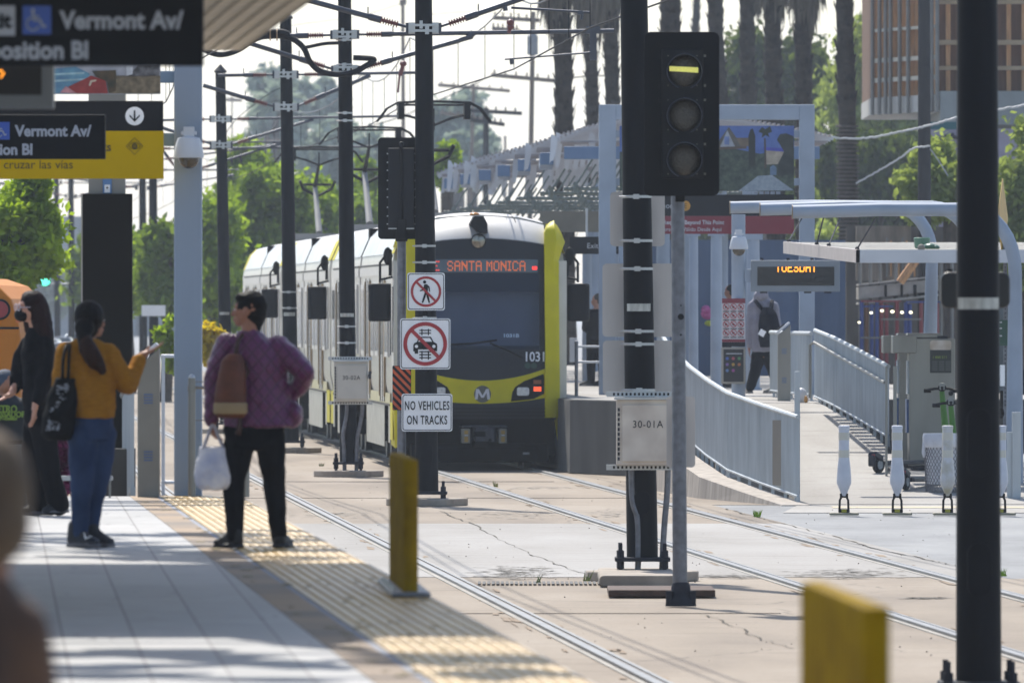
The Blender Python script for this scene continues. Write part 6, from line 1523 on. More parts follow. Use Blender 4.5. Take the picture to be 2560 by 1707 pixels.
# blue column at the platform end, brackets, camera
Y = 90.1; a = W(436, 0, Y); b = W(505, 0, Y)
t = thing('station_column', 'tall pale blue square column at the end of the near platform', 'column', ((a.x + b.x) / 2, Y, 1.0))
MB().box(a.x, b.x, Y - .1, Y + .1, .9, 5.4).build('shaft', M_LCOL, t, bevel=.012)
for x0, y0, y1 in ((400, 178, 208), (408, 333, 366)): MB().box(W(x0, 0, Y).x, a.x - .001, Y - .04, Y + .04, W(0, y1, Y).z, W(0, y0, Y).z).build('bracket', mat('bracket blue', '#7089a0', .45), t, bevel=.004)
dome(472, 338, 89.84, 76, 'white dome camera on the tall pale blue column of the near platform', .1)
# dark pylon
Y = 93.5
t = thing('pylon', 'tall brown-black pylon on a beige post behind the women', 'pylon', (W(270, 0, Y).x, Y, 0))
MB().box(W(222, 0, Y).x, W(313, 0, Y).x, Y - .06, Y + .12, 0, 4.35).build('post', mat('pylon beige', '#8f8c84', .6, var=.08), t)
MB().box(W(208, 0, Y).x, W(332, 0, Y).x, Y - .13, Y - .062, W(0, 1134, Y).z, W(0, 485, Y).z).build('panel', mat('pylon dark brown', '#1e1d1b', .6, var=.08, spec=.15), t, bevel=.004)
MB().box(W(204, 0, Y).x, W(208, 0, Y).x, Y - .13, Y - .05, W(0, 1134, Y).z, W(0, 485, Y).z).build('edge_trim', mat('trim beige', '#a8a498', .5), t)
MB().box(W(258, 0, Y).x, W(280, 0, Y).x, Y - .075, Y - .062, W(0, 484, Y).z, W(0, 448, Y).z).build('tag', mat('tag blue', '#5f86b4', .5), t)
MB().box(W(262, 0, Y).x, W(276, 0, Y).x, Y - .08, Y - .076, W(0, 482, Y).z, W(0, 462, Y).z).build('tag_label', M_WHITE, t)
q = MB(); q.cyl((W(269, 0, Y).x, Y - .083, W(0, 470, Y).z), (W(269, 0, Y).x, Y - .081, W(0, 470, Y).z), .008, n=10); q.build('tag_dot', M_INK, t)
MB().box(W(205, 0, 92).x, W(335, 0, 92).x, 91.9, 92.4, 0, 1.35).build('plinth', M_CONC, t)
validator(345, 399, 870, 918, 1240, 89.6, 1.0, 'concrete-grey validator pillar with a slanted top at the end of the near platform', mat('warm grey pillar', '#8a857a', .7, var=.08, scale=4))
fence('end_fence', [(-3.02, 90.6, .95), (-3.35, 96, .5), (-3.75, 104, 0)], 1.05, 'pale blue ribbed fence running down from the near platform behind the validator')
t = thing('gate_frame', 'thin pale blue tubular frame between the validator and the blue column', 'railing', (W(407, 0, 90).x, 90, 1))
q = MB(); q.cyl(W(408, 1240, 90.3), W(408, 888, 90.3), .014, n=8); q.build('upright', M_WHT, t)
for yy in (890, 1205): MB().cyl(W(403, yy, 90.3), W(437, yy, 90.3), .014, n=8).build('rail', M_WHT, t)
for (x0, x1, yt, lab) in ((470, 489, 945, 'stainless post with a domed cap beside the blue column'), (606, 623, 960, 'stainless post glimpsed behind the legs of the woman in purple')):
    c = W((x0 + x1) / 2, 0, 89.6).x; t = thing('chain_post', lab, 'post', (c, 89.6, 1), group='stainless platform end posts')
    MB().cyl((c, 89.6, 1.0), (c, 89.6, W(0, yt, 89.6).z), .029, n=16).build('tube', M_STEEL, t, 'a')
    q = MB(); q.ball((c, 89.6, W(0, yt, 89.6).z), .026, .026, .03); q.build('cap', M_STRAP, t, True)
    q = MB(); q.cyl((c, 89.6, W(0, 978, 89.6).z), (c, 89.6, W(0, 965, 89.6).z), .034, n=16); q.build('collar', M_STEEL, t, 'a')
    if x0 < 500:
        for yy, rr in ((954, .004), (968, .013), (1050, .004)): MB().cyl(W(489, yy, 89.6), W(606, yy + 2, 89.6), rr, n=8).build('cable', M_STEEL, t)
# handrail with the magenta shrub behind it
t = thing('bench_rail', 'polished steel rail on short posts at the far end of the platform', 'railing', (W(160, 0, 89.3).x, 89.3, 1))
q = MB(); q.rrect(W(140, 0, 89.3).x, W(282, 0, 89.3).x, W(0, 1201, 89.3).z, W(0, 1189, 89.3).z, .012, 89.25, 89.35); q.build('rail', M_STRAP, t)
for x in (153, 272): MB().box(W(x, 0, 89.3).x, W(x + 5, 0, 89.3).x, 89.28, 89.32, 1.0, W(0, 1200, 89.3).z).build('rail_post', M_STEEL, t)
# yellow barrier rows standing on the platform edge
def barrier(xa, Ya, xb, Yb, label, h=.70):
    t = thing('edge_barrier', label, 'barrier', (xa, Ya, 1.0), group='yellow barriers on the platform edge')
    A = Vector((xa, Ya, 1.004)); B = Vector((xb, Yb, 1.004)); d = (B - A).normalized(); sd = Vector((-d.y, d.x, 0)); n = 12
    my = mat('barrier yellow', '#947804', .7, scale=7, spec=.06, detail=8, c2='#7a6008')
    for i in range(n + 1):
        p = A.lerp(B, i / n); q = MB(); q.cyl(p, p + Vector((0, 0, h)), .04, n=16); q.ball(p + Vector((0, 0, h)), .04, .04, .012, n=16, k=5); q.build('tube', my, t, 'a')
    q = MB(); m_ = A.lerp(B, .5); L_ = (B - A).length; rot = Matrix((d, sd, (0, 0, 1))).transposed()
    q.obox(m_ + Vector((0, 0, .015)), L_ + .4, .2, .024, rot=rot); o = q.build('base_plate', M_GALV, t, bevel=.006)
    for i in range(5):
        p = A.lerp(B, (i + .5) / 5) - sd * .08; q = MB(); q.cyl(p + Vector((0, 0, .02)), p + Vector((0, 0, .045)), .014, n=6); q.build('bolt', M_STRAP, o)
barrier(-.62, 61.2, -.525, 58.7, 'yellow barrier row on the platform edge, in the middle distance')
barrier(.865, 32.5, .953, 29.9, 'nearest and largest yellow barrier row, cut off by the bottom edge')

# ---------------------------------------------------------------- street on the far left
Yb = 150.0
t = thing('school_bus', 'orange school bus seen from behind at the left edge', 'bus', (W(50, 0, Yb).x - 1.2, Yb, 0))
mo = mat('bus orange', '#c07410', .55, var=.06, spec=.2)
xr = W(51, 0, Yb).x; xl = xr - 2.45; pts = [(xl, .55), (xr, .55), (xr, 2.1), (xr - .03, 2.35), (xr - .12, 2.6), (xr - .3, 2.78), (xr - .6, 2.88), (xl + .6, 2.88), (xl + .3, 2.78), (xl + .12, 2.6), (xl, 2.1)]
q = MB(); q.prism(pts, Yb, Yb + 9.5); q.build('body', mo, t, bevel=.05)
q = MB(); q.prism([(xl + .02, 1.0), (xr - .01, 1.0), (xr - .01, 1.04), (xl + .02, 1.04)], Yb - .01, Yb); q.build('rub_rail', M_INK, t); q = MB(); q.prism([(xl + .02, 2.2), (xr - .02, 2.2), (xr - .02, 2.23), (xl + .02, 2.23)], Yb - .01, Yb); q.build('rub_rail', M_INK, t)
for dx in (-.27, -2.18):
    q = MB(); q.cyl((xr + dx, Yb - .03, 2.46), (xr + dx, Yb, 2.46), .14, n=22); o = q.build('tail_lamp', M_INK, t); q = MB(); q.cyl((xr + dx, Yb - .05, 2.46), (xr + dx, Yb - .03, 2.46), .11, n=22); q.build('lens', mat('red lens', '#8c1c28', .3), o)
q = MB(); q.box(xr - .06, xr + .005, Yb - .02, Yb + .02, 2.29, 2.33); q.build('marker_lamp', mat('amber marker', '#d0702a', .4), t)
q = MB(); q.rrect(xl + .5, xr - .5, 1.35, 2.1, .08, Yb - .012, Yb - .002); q.build('rear_window', M_SIDEGL, t)
q = MB(); q.box(xl, xr, Yb - .12, Yb - .001, .45, .6); q.build('rear_bumper', M_BLACK, t)
for yy in (Yb + 2, Yb + 7.5):
    q = MB(); 
    for x in (xl + .1, xr - .35): MB().cyl((x, yy, .48), (x + .25, yy, .48), .48, n=22).build('wheel', MATS['tyre'], t)
def farlight(px, py, c, label):
    Yq = 520; p = W(px, py, Yq); t = thing('traffic_light', label, 'traffic light', (p.x, Yq, p.z), group='distant traffic lights over the street')
    MB().box(p.x - .25, p.x + .25, Yq, Yq + .3, p.z - (.9 if c == 'r' else .3), p.z + (.3 if c == 'r' else .95)).build('housing', mat('light housing', '#2c3138', .6), t, bevel=.02)
    q = MB(); q.ball((p.x, Yq - .05, p.z), .26, .1, .26); q.build('lit_lens', mat('lit ' + c, '#d03040' if c == 'r' else '#40c0a0', .5, emit='#ff4a5a' if c == 'r' else '#50e8c0', es=1.6), t)
    MB().cyl((p.x + .3, Yq + .15, p.z - .2), (p.x + 2.4, Yq + .15, p.z - .2), .06, n=8).build('mast_arm', M_GALV, t)
    MB().cyl((p.x + 2.4, Yq + .15, 0), (p.x + 2.4, Yq + .15, p.z), .1, n=8).build('mast', M_GALV, t)
farlight(87, 627, 'r', 'distant traffic light showing red at the edge of the left tree'); farlight(112, 700, 'g', 'distant traffic light showing green below the red one')
def car(px, Yq, label, c, rot=0.0):
    x = W(px, 0, Yq).x; t = thing('parked_car', label, 'car', (x, Yq, 0), group='distant cars on the street')
    mc = mat('car ' + c, c, .25, metal=.3, coat=.6, var=.03)
    q = MB(); q.prism([(x - .88, .3), (x + .88, .3), (x + .92, .6), (x + .86, .92), (x - .86, .92), (x - .92, .6)], Yq, Yq + 4.3); q.build('body', mc, t, bevel=.08)
    q = MB(); a_ = [(x - .8, .92), (x + .8, .92), (x + .58, 1.45), (x - .58, 1.45)]; vs = [(p[0], Yq + (.9 if p[1] < 1 else 1.6), p[1]) for p in a_] + [(p[0], Yq + (4.1 if p[1] < 1 else 3.4), p[1]) for p in a_]
    q.add(vs, [(0, 1, 2, 3), (7, 6, 5, 4), (0, 4, 5, 1), (1, 5, 6, 2), (2, 6, 7, 3), (3, 7, 4, 0)]); o = q.build('cabin', mc, t, bevel=.05)
    q = MB(); vs = [(p[0] * .92 + x * .08, Yq + (.93 if p[1] < 1 else 1.5) - .03, p[1] * .97 + .03) for p in a_]; q.add(vs, [(0, 1, 2, 3)]); q.build('windscreen', M_SIDEGL, o)
    for dx in (-.65, .65): MB().box(x + dx - .15, x + dx + .15, Yq - .02, Yq + .05, .6, .75).build('headlight', M_WHT, t)
    for dx in (-.85, .65):
        for dy in (.8, 3.4): MB().cyl((x + dx, Yq + dy, .32), (x + dx + .2, Yq + dy, .32), .32, n=16).build('wheel', MATS['tyre'], t)
car(157, 330, 'silver car with a bright glint in the hazy street left of the pylon', '#b8bcc4'); car(128, 390, 'dark car further back in the hazy street', '#3a4250'); car(95, 365, 'white car in the hazy street behind the woman in black', '#c8ccd0')
car(198, 430, 'grey car just left of the brown pylon in the haze', '#7d8794')
q = MB(); p0 = W(354, 790, 296); q.box(p0.x, p0.x + .62, 296, 296.03, p0.z, p0.z + .28); own(q, 'white_board', M_WHITE, 'small white board on a post right of the brown pylon', 'sign')
# ================================================================ vegetation, far buildings and utility poles
def leafmat(name, c, c2, trans=.5, tcol=None):
    m = bpy.data.materials.new(name); m.use_nodes = True; MATS[name] = m; n = m.node_tree.nodes; l = m.node_tree.links; n.clear()
    o = n.new('ShaderNodeOutputMaterial'); mx = n.new('ShaderNodeMixShader'); d = n.new('ShaderNodeBsdfDiffuse'); t = n.new('ShaderNodeBsdfTranslucent')
    tc = n.new('ShaderNodeTexCoord'); z = n.new('ShaderNodeTexNoise'); z.inputs['Scale'].default_value = 1.6; z.inputs['Detail'].default_value = 6; l.new(tc.outputs['Object'], z.inputs[0])
    r = n.new('ShaderNodeValToRGB'); r.color_ramp.elements[0].position = .35; r.color_ramp.elements[1].position = .65; r.color_ramp.elements[0].color = (*lin(c), 1); r.color_ramp.elements[1].color = (*lin(c2), 1)
    l.new(z.outputs['Fac'], r.inputs[0]); l.new(r.outputs[0], d.inputs[0])
    g = n.new('ShaderNodeMixRGB'); g.blend_type = 'MULTIPLY'; g.inputs[0].default_value = 1; g.inputs[2].default_value = (*(tcol or (1.5, 1.45, .5)), 1); l.new(r.outputs[0], g.inputs[1]); l.new(g.outputs[0], t.inputs[0])
    mx.inputs[0].default_value = trans; l.new(d.outputs[0], mx.inputs[1]); l.new(t.outputs[0], mx.inputs[2]); l.new(mx.outputs[0], o.inputs[0]); return m
L_BRIGHT = leafmat('spring leaves', '#5b7420', '#94ac3c', .55)
L_MID = leafmat('mid leaves', '#4b6224', '#7f9640', .52)
L_DARK = leafmat('dark leaves', '#303e26', '#556438', .42)
L_HAZED = leafmat('hazed grey green leaves', '#7b8a80', '#98a59c', .35, (1.1, 1.1, .9))  # grey-green leaf colour, paled further to stand for haze
L_PALE = leafmat('pale leaves', '#6f7d44', '#9aa766', .5, (1.3, 1.3, .7))
L_YEL = leafmat('yellow blossom', '#b5a52a', '#cfbf3c', .5, (1.2, 1.1, .4))
L_MAG = leafmat('magenta blossom', '#5c2846', '#86406a', .3, (1.2, .9, 1.1))
L_FROND = leafmat('palm fronds', '#52703a', '#83994f', .45)
M_BARK = mat('bark', '#4a4038', .9, var=.3, scale=6, bump=.5)
def leaves(q, clumps, n, size, r_, droop=0.0, aspect=1.6):
    tot = sum(c[1] ** 2 for c in clumps)
    for c, rad, fl in clumps:
        k = int(n * rad ** 2 / tot)
        for i in range(k):
            v = Vector((r_.gauss(0, 1), r_.gauss(0, 1), r_.gauss(0, 1))) * rad * .62; v.z *= fl
            p = c + v; s = size * r_.uniform(.5, 1.3)
            a = Vector((r_.gauss(0, 1), r_.gauss(0, 1), r_.gauss(0, 1) - droop * 2)).normalized(); b = a.orthogonal().normalized(); b = (Matrix.Rotation(r_.uniform(0, 6.28), 3, a) @ b)
            q.add([p - a * s * aspect * .5, p + b * s * .42, p + a * s * aspect * .5, p - b * s * .42], [(0, 1, 2, 3)])
def tree_(px0, px1, py0, py1, Y, lm, label, n=5000, size=.22, seed=1, trunk=True, ncl=26, group=None, name='tree', cat='tree', droop=0.0, zb=0.0, flat=.75, cr=.2):
    """crown filling a photo rectangle at distance Y, on a forked trunk"""
    r_ = random.Random(seed); a = W(px0, py1, Y); b = W(px1, py0, Y); cx_ = (a.x + b.x) / 2; hw = (b.x - a.x) / 2; cz = (a.z + b.z) / 2; hh = (b.z - a.z) / 2
    t = thing(name, label, cat, (cx_, Y, zb), group=group); cl = []; tips = []
    for i in range(ncl):
        u = r_.uniform(0, 6.28); w_ = r_.uniform(-1, 1); rr = r_.uniform(.25, 1.0) ** .6
        p = Vector((cx_ + hw * rr * math.cos(u) * math.sqrt(1 - w_ * w_ * .8), Y + hw * .8 * rr * math.sin(u), cz + hh * w_ * rr)); cl.append((p, cr * (hw + hh) * r_.uniform(.6, 1.25), flat)); tips.append(p)
    q = MB(); leaves(q, cl, n, size, r_, droop); q.build('crown', lm, t)
    if trunk:
        q = MB(); f = Vector((cx_, Y, max(zb + .5, cz - hh * .9))); tr = max(.05, .035 * (cz + hh - zb))
        q.tube([(cx_ + r_.uniform(-.1, .1), Y, zb - .1), (cx_ + .05, Y, (f.z + zb) / 2), f], [tr, tr * .85, tr * .7], 8)
        for p in tips[::3]: mid = f.lerp(p, .5) + Vector((0, 0, .2)); q.tube([f, mid, p], [tr * .5, tr * .3, tr * .1], 6)
        q.build('trunk', M_BARK, t, 'a')
    return t
def tree(px0, px1, py0, py1, Y, lm, label, n=5000, size=.22, seed=1, ncl=26, cr=.2, **k):
    small = k.get('name') == 'shrub'
    return tree_(px0, px1, py0, py1, Y, lm, label, int(n * (1 if small else 1.9)), size * (1 if small else .72), seed, ncl=int(ncl * (1 if small else 1.8)), cr=cr * (1 if small else .7), **k)
GL = 'leafy street trees left of the tram'
tree(-60, 130, 440, 770, 190, L_BRIGHT, 'bright green tree at the left edge behind the woman in black', 7000, .16, 11, group=GL)
tree(240, 400, 560, 800, 330, L_BRIGHT, 'green street tree between the pylon and the pale blue column', 3500, .26, 12, group=GL)
tree(360, 470, 520, 830, 300, L_MID, 'shaggy green tree partly behind the pale blue column', 4000, .24, 13, group=GL)
tree(185, 290, 560, 790, 420, L_MID, 'hazy green tree left of the brown pylon', 2500, .34, 14, group=GL)
tree(470, 600, 480, 830, 310, L_BRIGHT, 'green tree right beside the pale blue column', 5000, .24, 15, group=GL)
tree(560, 760, 400, 800, 330, L_MID, 'broad green tree above the rear tram car', 8000, .25, 16, group=GL)
tree(560, 690, 340, 560, 360, L_BRIGHT, 'tall loose green tree with sky showing through, behind the rear tram car', 2200, .28, 17, group=GL, ncl=18)
tree(700, 860, 420, 760, 345, L_BRIGHT, 'rounded green tree behind the second pantograph', 6000, .25, 18, group=GL)
tree(830, 960, 470, 720, 360, L_MID, 'green tree behind the tram roof beside the black rear signal', 3500, .28, 19, group=GL)
tree(880, 960, 395, 560, 380, L_BRIGHT, 'sparse yellow-green tree top left of the sign post', 1100, .3, 20, group=GL, ncl=10)
tree(1085, 1150, 340, 470, 330, L_BRIGHT, 'sparse yellow-green tree top just right of the sign post', 900, .24, 21, group=GL, ncl=9)
tree(500, 552, 815, 905, 205, L_YEL, 'yellow flowering shrub left of the woman in purple', 1800, .11, 22, trunk=False, name='shrub', cat='shrub', ncl=10)
tree(402, 440, 790, 930, 215, L_BRIGHT, 'yellow-green shrub between validator and blue column', 1200, .13, 23, trunk=False, name='shrub', cat='shrub', ncl=9)
tree(112, 196, 1085, 1250, 91.2, L_MAG, 'magenta shrub behind the two women at the left', 5000, .035, 24, trunk=False, name='shrub', cat='shrub', ncl=14, zb=1.0)
tree(620, 790, 170, 420, 760, L_HAZED, 'tall grey hazy eucalyptus rising left of the posts', 4200, .75, 25, ncl=22, group='hazy tall trees far away', flat=1.2, cr=.16)
tree(790, 850, 195, 330, 800, L_HAZED, 'narrow grey hazy tree top between the capped posts', 1500, .7, 26, ncl=10, group='hazy tall trees far away')
tree(730, 960, 330, 620, 700, L_HAZED, 'broad grey hazy tree low behind the pantographs', 4200, .75, 27, ncl=18, group='hazy tall trees far away')
tree(1075, 1215, 235, 470, 700, L_HAZED, 'grey hazy tree right of the sign post', 3600, .7, 28, ncl=18, group='hazy tall trees far away')
tree(1120, 1240, 330, 480, 640, L_HAZED, 'low grey hazy tree behind the louvred canopies', 2500, .6, 29, ncl=14, group='hazy tall trees far away')
tree(-40, 240, 640, 800, 900, L_HAZED, 'far grey tree belt at the end of the left street', 3000, .9, 30, ncl=24, trunk=False, group='hazy tall trees far away')
GR = 'trees behind the palms on the right'
tree(1640, 2180, 300, 760, 420, L_DARK, 'deep green tree behind the mural and the palm trunks', 9000, .34, 31, group=GR, ncl=34)
tree(1800, 2060, 90, 420, 400, L_DARK, 'sunlit green tree showing between the palm trunks above the mural', 5500, .34, 32, group=GR, ncl=26)
tree(2100, 2340, 20, 420, 380, L_PALE, 'feathery green tree left of the timber building', 8500, .28, 33, group=GR, ncl=36, droop=.8)
tree(2030, 2330, 330, 620, 350, L_DARK, 'dark drooping tree under the timber building', 8500, .26, 34, group=GR, ncl=36, droop=1)
tree(2000, 2200, 560, 830, 330, L_PALE, 'pale dry shrubby tree behind the ramp fences', 5500, .22, 35, group=GR, ncl=28, droop=.6)
tree(2270, 2480, 370, 560, 230, L_PALE, 'light green leafy shrub above the pipe shelter', 6500, .17, 36, group=GR, ncl=26)
tree(2480, 2640, 290, 740, 235, L_PALE, 'light green tree at the right edge beyond the widest post', 9000, .18, 37, group=GR, ncl=34)
tree(1950, 2030, 380, 700, 340, L_PALE, 'pale yellow-green tree between portal and palm trunk', 3500, .24, 38, group=GR, ncl=18)
# dry hanging skirts and trunks of the palms
M_PALM = mat('palm trunk', '#3a322b', .95, var=.4, scale=3.2, bump=1.0, bdist=.06, stretch=(1, 1, 2.2))
M_BOOT = mat('palm leaf boots', '#4a4038', .95, var=.35, scale=5, bump=.8, c2='#211c18')
M_SKIRT_P = mat('dry palm skirt', '#5f574c', .95, var=.4, scale=3, bump=.6, stretch=(4, 4, .3))
def palm(pts, wpx, Y, label, skirt=None, smooth_from=None, crown=True, seed=1):
    r_ = random.Random(seed); P = [W(x, y, Y) for x, y in pts]; r0 = wpx / 2 / F * Y
    t = thing('palm_tree', label, 'palm tree', (P[-1].x, Y, 0), group='tall palms on the right')
    top = P[0] + (P[0] - P[1]).normalized() * 2.5
    base = Vector((P[-1].x + .1, Y, -.2)); ch = [top] + P + [base]
    q = MB(); fine = []
    for i in range(len(ch) - 1):
        n_ = max(2, int((ch[i] - ch[i + 1]).length / .35))
        for k in range(n_): fine.append(ch[i].lerp(ch[i + 1], k / n_))
    fine.append(ch[-1]); rs = [r0 * (.80 + .25 * i / len(fine)) * r_.uniform(.93, 1.07) for i in range(len(fine))]
    q.tube(fine, rs, 14); q.build('trunk', M_PALM, t, True)
    zsm = W(0, smooth_from, Y).z if smooth_from else 3.0
    q = MB()
    for i, p in enumerate(fine[:-1]):
        if p.z < zsm: continue
        for k in range(11):
            a = 6.283 * (k + .5 * (i % 2)) / 11 + r_.uniform(-.2, .2); rr = rs[i]; o = Vector((math.cos(a), math.sin(a), 0)); s = Vector((-math.sin(a), math.cos(a), 0)); L_ = r_.uniform(.16, .34); wd = rr * .34
            b = p + o * rr * .92 + Vector((0, 0, r_.uniform(-.1, .1))); tip = b + o * r_.uniform(.05, .13) + Vector((0, 0, L_))
            q.add([b - s * wd, b + s * wd, tip + s * wd * .35, tip - s * wd * .35, b - o * .05], [(0, 1, 2, 3), (0, 3, 2, 1)])
    q.build('leaf_boots', M_BOOT, t)
    if skirt:
        sx0, sx1, sy = skirt; a = W(sx0, sy, Y); b = W(sx1, sy, Y); cx_ = (a.x + b.x) / 2; hw = (b.x - a.x) / 2; zt = W(0, -220, Y).z; q = MB()
        for i in range(1500):
            u = r_.uniform(0, 6.28); rr = hw * r_.random() ** .5; x = cx_ + rr * math.cos(u); y = Y + rr * math.sin(u) * .8; zl = a.z + (rr / hw) ** 1.5 * 1.2 - (1 - rr / hw) * .6 + r_.gauss(0, .28); z0 = zt - (rr / hw) * 1.2
            wd = r_.uniform(.02, .06); x2 = x + r_.gauss(0, .1); dx = Vector((math.cos(u + 1.57) * wd, math.sin(u + 1.57) * wd, 0)); A = Vector((cx_ + (x - cx_) * .7, Y + (y - Y) * .7, z0)); B = Vector((x2, y, zl)); M_ = A.lerp(B, .6)
            q.add([A - dx, A + dx, M_ + dx * 1.4, B, M_ - dx * 1.4], [(0, 1, 2, 4), (4, 2, 3)])
        q.build('dry_skirt', M_SKIRT_P, t)
    if crown:
        q = MB(); c = top + Vector((0, 0, 1.2))
        for i in range(30):
            a = r_.uniform(0, 6.28); el = r_.uniform(-.2, 1.2); d = Vector((math.cos(a) * math.cos(el), math.sin(a) * math.cos(el), math.sin(el))); e = c + d * 1.3
            s = d.cross(Vector((0, 0, 1))).normalized(); up = s.cross(d)
            for k in range(11):
                f = (k - 5) / 5 * 1.2; v = (d * math.cos(f) + s * math.sin(f)); q.add([e, e + v * .7 + up * .05, e + v * 1.2 - Vector((0, 0, .25))], [(0, 1, 2)])
        q.build('fronds', L_FROND, t)
    return t
palm([(1400, -60), (1408, 120), (1410, 340), (1416, 800)], 50, 270, 'thick palm trunk rising behind the louvred canopies, leftmost of the palms', skirt=(1328, 1450, 30), seed=1)
palm([(1472, -60), (1478, 120), (1482, 330), (1486, 800)], 34, 300, 'slim palm trunk, second of the three left of the blue portal', skirt=(1420, 1520, 70), seed=2)
palm([(1524, -60), (1528, 120), (1533, 330), (1536, 800)], 40, 290, 'palm trunk directly above the left corner of the blue portal', skirt=(1478, 1560, 60), seed=3)
palm([(1676, -60), (1676, 80), (1678, 330), (1680, 860)], 58, 275, 'thick palm trunk right above the three-lens signal', seed=4)
palm([(1786, -60), (1790, 80), (1800, 240), (1808, 860)], 42, 305, 'leaning palm trunk at the right shoulder of the three-lens signal', seed=5)
palm([(1868, -60), (1868, 80), (1870, 240), (1890, 860)], 42, 300, 'dark palm trunk above the left half of the mural', skirt=(1840, 1930, -10), seed=6)
palm([(1930, -60), (1931, 80), (1934, 240), (1945, 860)], 48, 285, 'palm trunk under the left side of the big dry skirt', skirt=(1885, 1990, 10), seed=7)
palm([(2010, -60), (2006, 80), (2010, 240), (2012, 860)], 46, 280, 'palm trunk above the right corner of the blue portal', skirt=(1950, 2075, 38), seed=8)
palm([(2110, -60), (2113, 120), (2118, 300), (2124, 860)], 50, 262, 'palm trunk with a smooth ringed lower half right of the blue portal', smooth_from=290, seed=9)
palm([(1746, -60), (1738, 80), (1730, 160), (1728, 860)], 20, 420, 'thin pale palm trunk in the gap right above the signal head', seed=10)
# ringed lower trunk relief
q = MB(); 
t = [o for o in bpy.data.objects if o.get('label', '').startswith('palm trunk with a smooth')][0]
p0 = W(2118, 300, 262)
for k in range(58):
    z = 1.2 + k * .095; f = (z - p0.z) / (0 - p0.z); x = p0.x + (W(2124, 860, 262).x - p0.x) * f; q.lathe((x, 262, z), [(.225, 0), (.262, .012), (.262, .04), (.225, .052)], 16)
q.build('trunk_rings', mat('ring bark', '#5b534c', .95, var=.25, scale=8), t)
# far small palms
for i, (px, py, Y, lab) in enumerate(((676, 212, 800, 'far hazy palm left of the capped posts'), (690, 250, 700, 'small far palm behind the first capped post'))):
    t = thing('palm_tree', lab, 'palm tree', (W(px, 0, Y).x, Y, 0), group='far palms'); c = W(px, py, Y); q = MB(); q.tube([(c.x, Y, 0), c], .22, 8); q.build('trunk', M_BARK, t); q = MB(); r_ = random.Random(i)
    for k in range(60):
        d = Vector((r_.gauss(0, 1), r_.gauss(0, 1), r_.gauss(.2, .8))).normalized(); s = d.cross(Vector((0, 0, 1))).normalized() * .25; q.add([c, c + d * 1.0 + s, c + d * 2.0 - Vector((0, 0, .5)), c + d * 1.0 - s], [(0, 1, 2, 3)])
    q.build('fronds', L_HAZED, t)

# ---- utility poles
M_WOODP = mat('weathered pole wood', '#7a6c60', .9, var=.2, scale=4, stretch=(3, 3, .3)); M_WOODD = mat('dark creosote pole', '#2c2a2b', .9, var=.25, scale=4, stretch=(3, 3, .3))
def upole(px0, py0, px1, Y, wpx, label, arms=(), m=None, tx=None, top_ext=0):
    m = m or M_WOODP; a = W(px0, py0, Y); b = Vector((W(px1, 0, Y).x, Y, 0)); r = wpx / 2 / F * Y
    t = thing('utility_pole', label, 'utility pole', b, group='wooden utility poles')
    MB().cyl(b, a + (a - b).normalized() * top_ext, r * 1.15, r * .9, 12).build('pole', m, t, 'a')
    for x0, y0, x1, y1 in arms:
        q = MB(); A, B = W(x0, y0, Y - .25), W(x1, y1, Y - .25); d = (B - A); 
        vs = []; hz = .07 * (Y / 400) ** .3
        for p in (A, B):
            for dy, dz in ((-.06, -hz), (.06, -hz), (.06, hz), (-.06, hz)): vs.append(p + Vector((0, dy, dz)))
        q.add(vs, [(3, 2, 1, 0), (4, 5, 6, 7)] + [(j, (j + 1) % 4, (j + 1) % 4 + 4, j + 4) for j in range(4)]); o = q.build('crossarm', m, t)
        q = MB()
        for k in range(6): p = A.lerp(B, (k + .3) / 6); q.cyl(p, p + Vector((0, 0, .2)), .035, .03, 6)
        q.build('insulators', m, o)
    if tx:
        x0, x1, y0, y1 = tx; q = MB(); c = W((x0 + x1) / 2, y1, Y - .4); q.lathe(c, [(.9 * (x1 - x0) / 2 / F * Y, 0), ((x1 - x0) / 2 / F * Y, .05), ((x1 - x0) / 2 / F * Y, W(0, y0, Y).z - c.z), (.05, W(0, y0, Y).z - c.z + .15)], 14); q.build('transformer', mat('transformer grey', '#8b8e93', .6), t, 'a')
    return t
upole(1333, 30, 1318, 400, 13, 'weathered wooden utility pole with a transformer, left of the palms', ((1228, 188, 1390, 203), (1232, 45, 1350, 52), (1230, 72, 1300, 78)), tx=(1318, 1345, 92, 138))
upole(1007, 5, 1010, 520, 10, 'tall thin hazy pole left of the sign post', ((1000, 12, 1016, 8),), top_ext=0)
upole(1184, 210, 1165, 520, 10, 'hazy wooden pole with two crossarms above the tram roof', ((1095, 213, 1275, 228), (1100, 282, 1220, 300)))
upole(1215, 270, 1214, 420, 16, 'dark short pole with crossarms above the louvred canopies', ((1160, 276, 1305, 284), (1175, 300, 1262, 312)), m=M_WOODD)
upole(1263, 340, 1262, 600, 7, 'small distant pole just right of the short dark pole')
upole(2310, -20, 2312, 225, 33, 'dark creosoted pole in front of the timber building', m=M_WOODD, top_ext=1)
upole(668, 330, 668, 640, 6, 'thin distant pole behind the capped posts', ((640, 350, 700, 352),))
upole(580, 240, 582, 700, 4, 'very thin distant pole beside the tree tops', ((560, 250, 605, 252),))
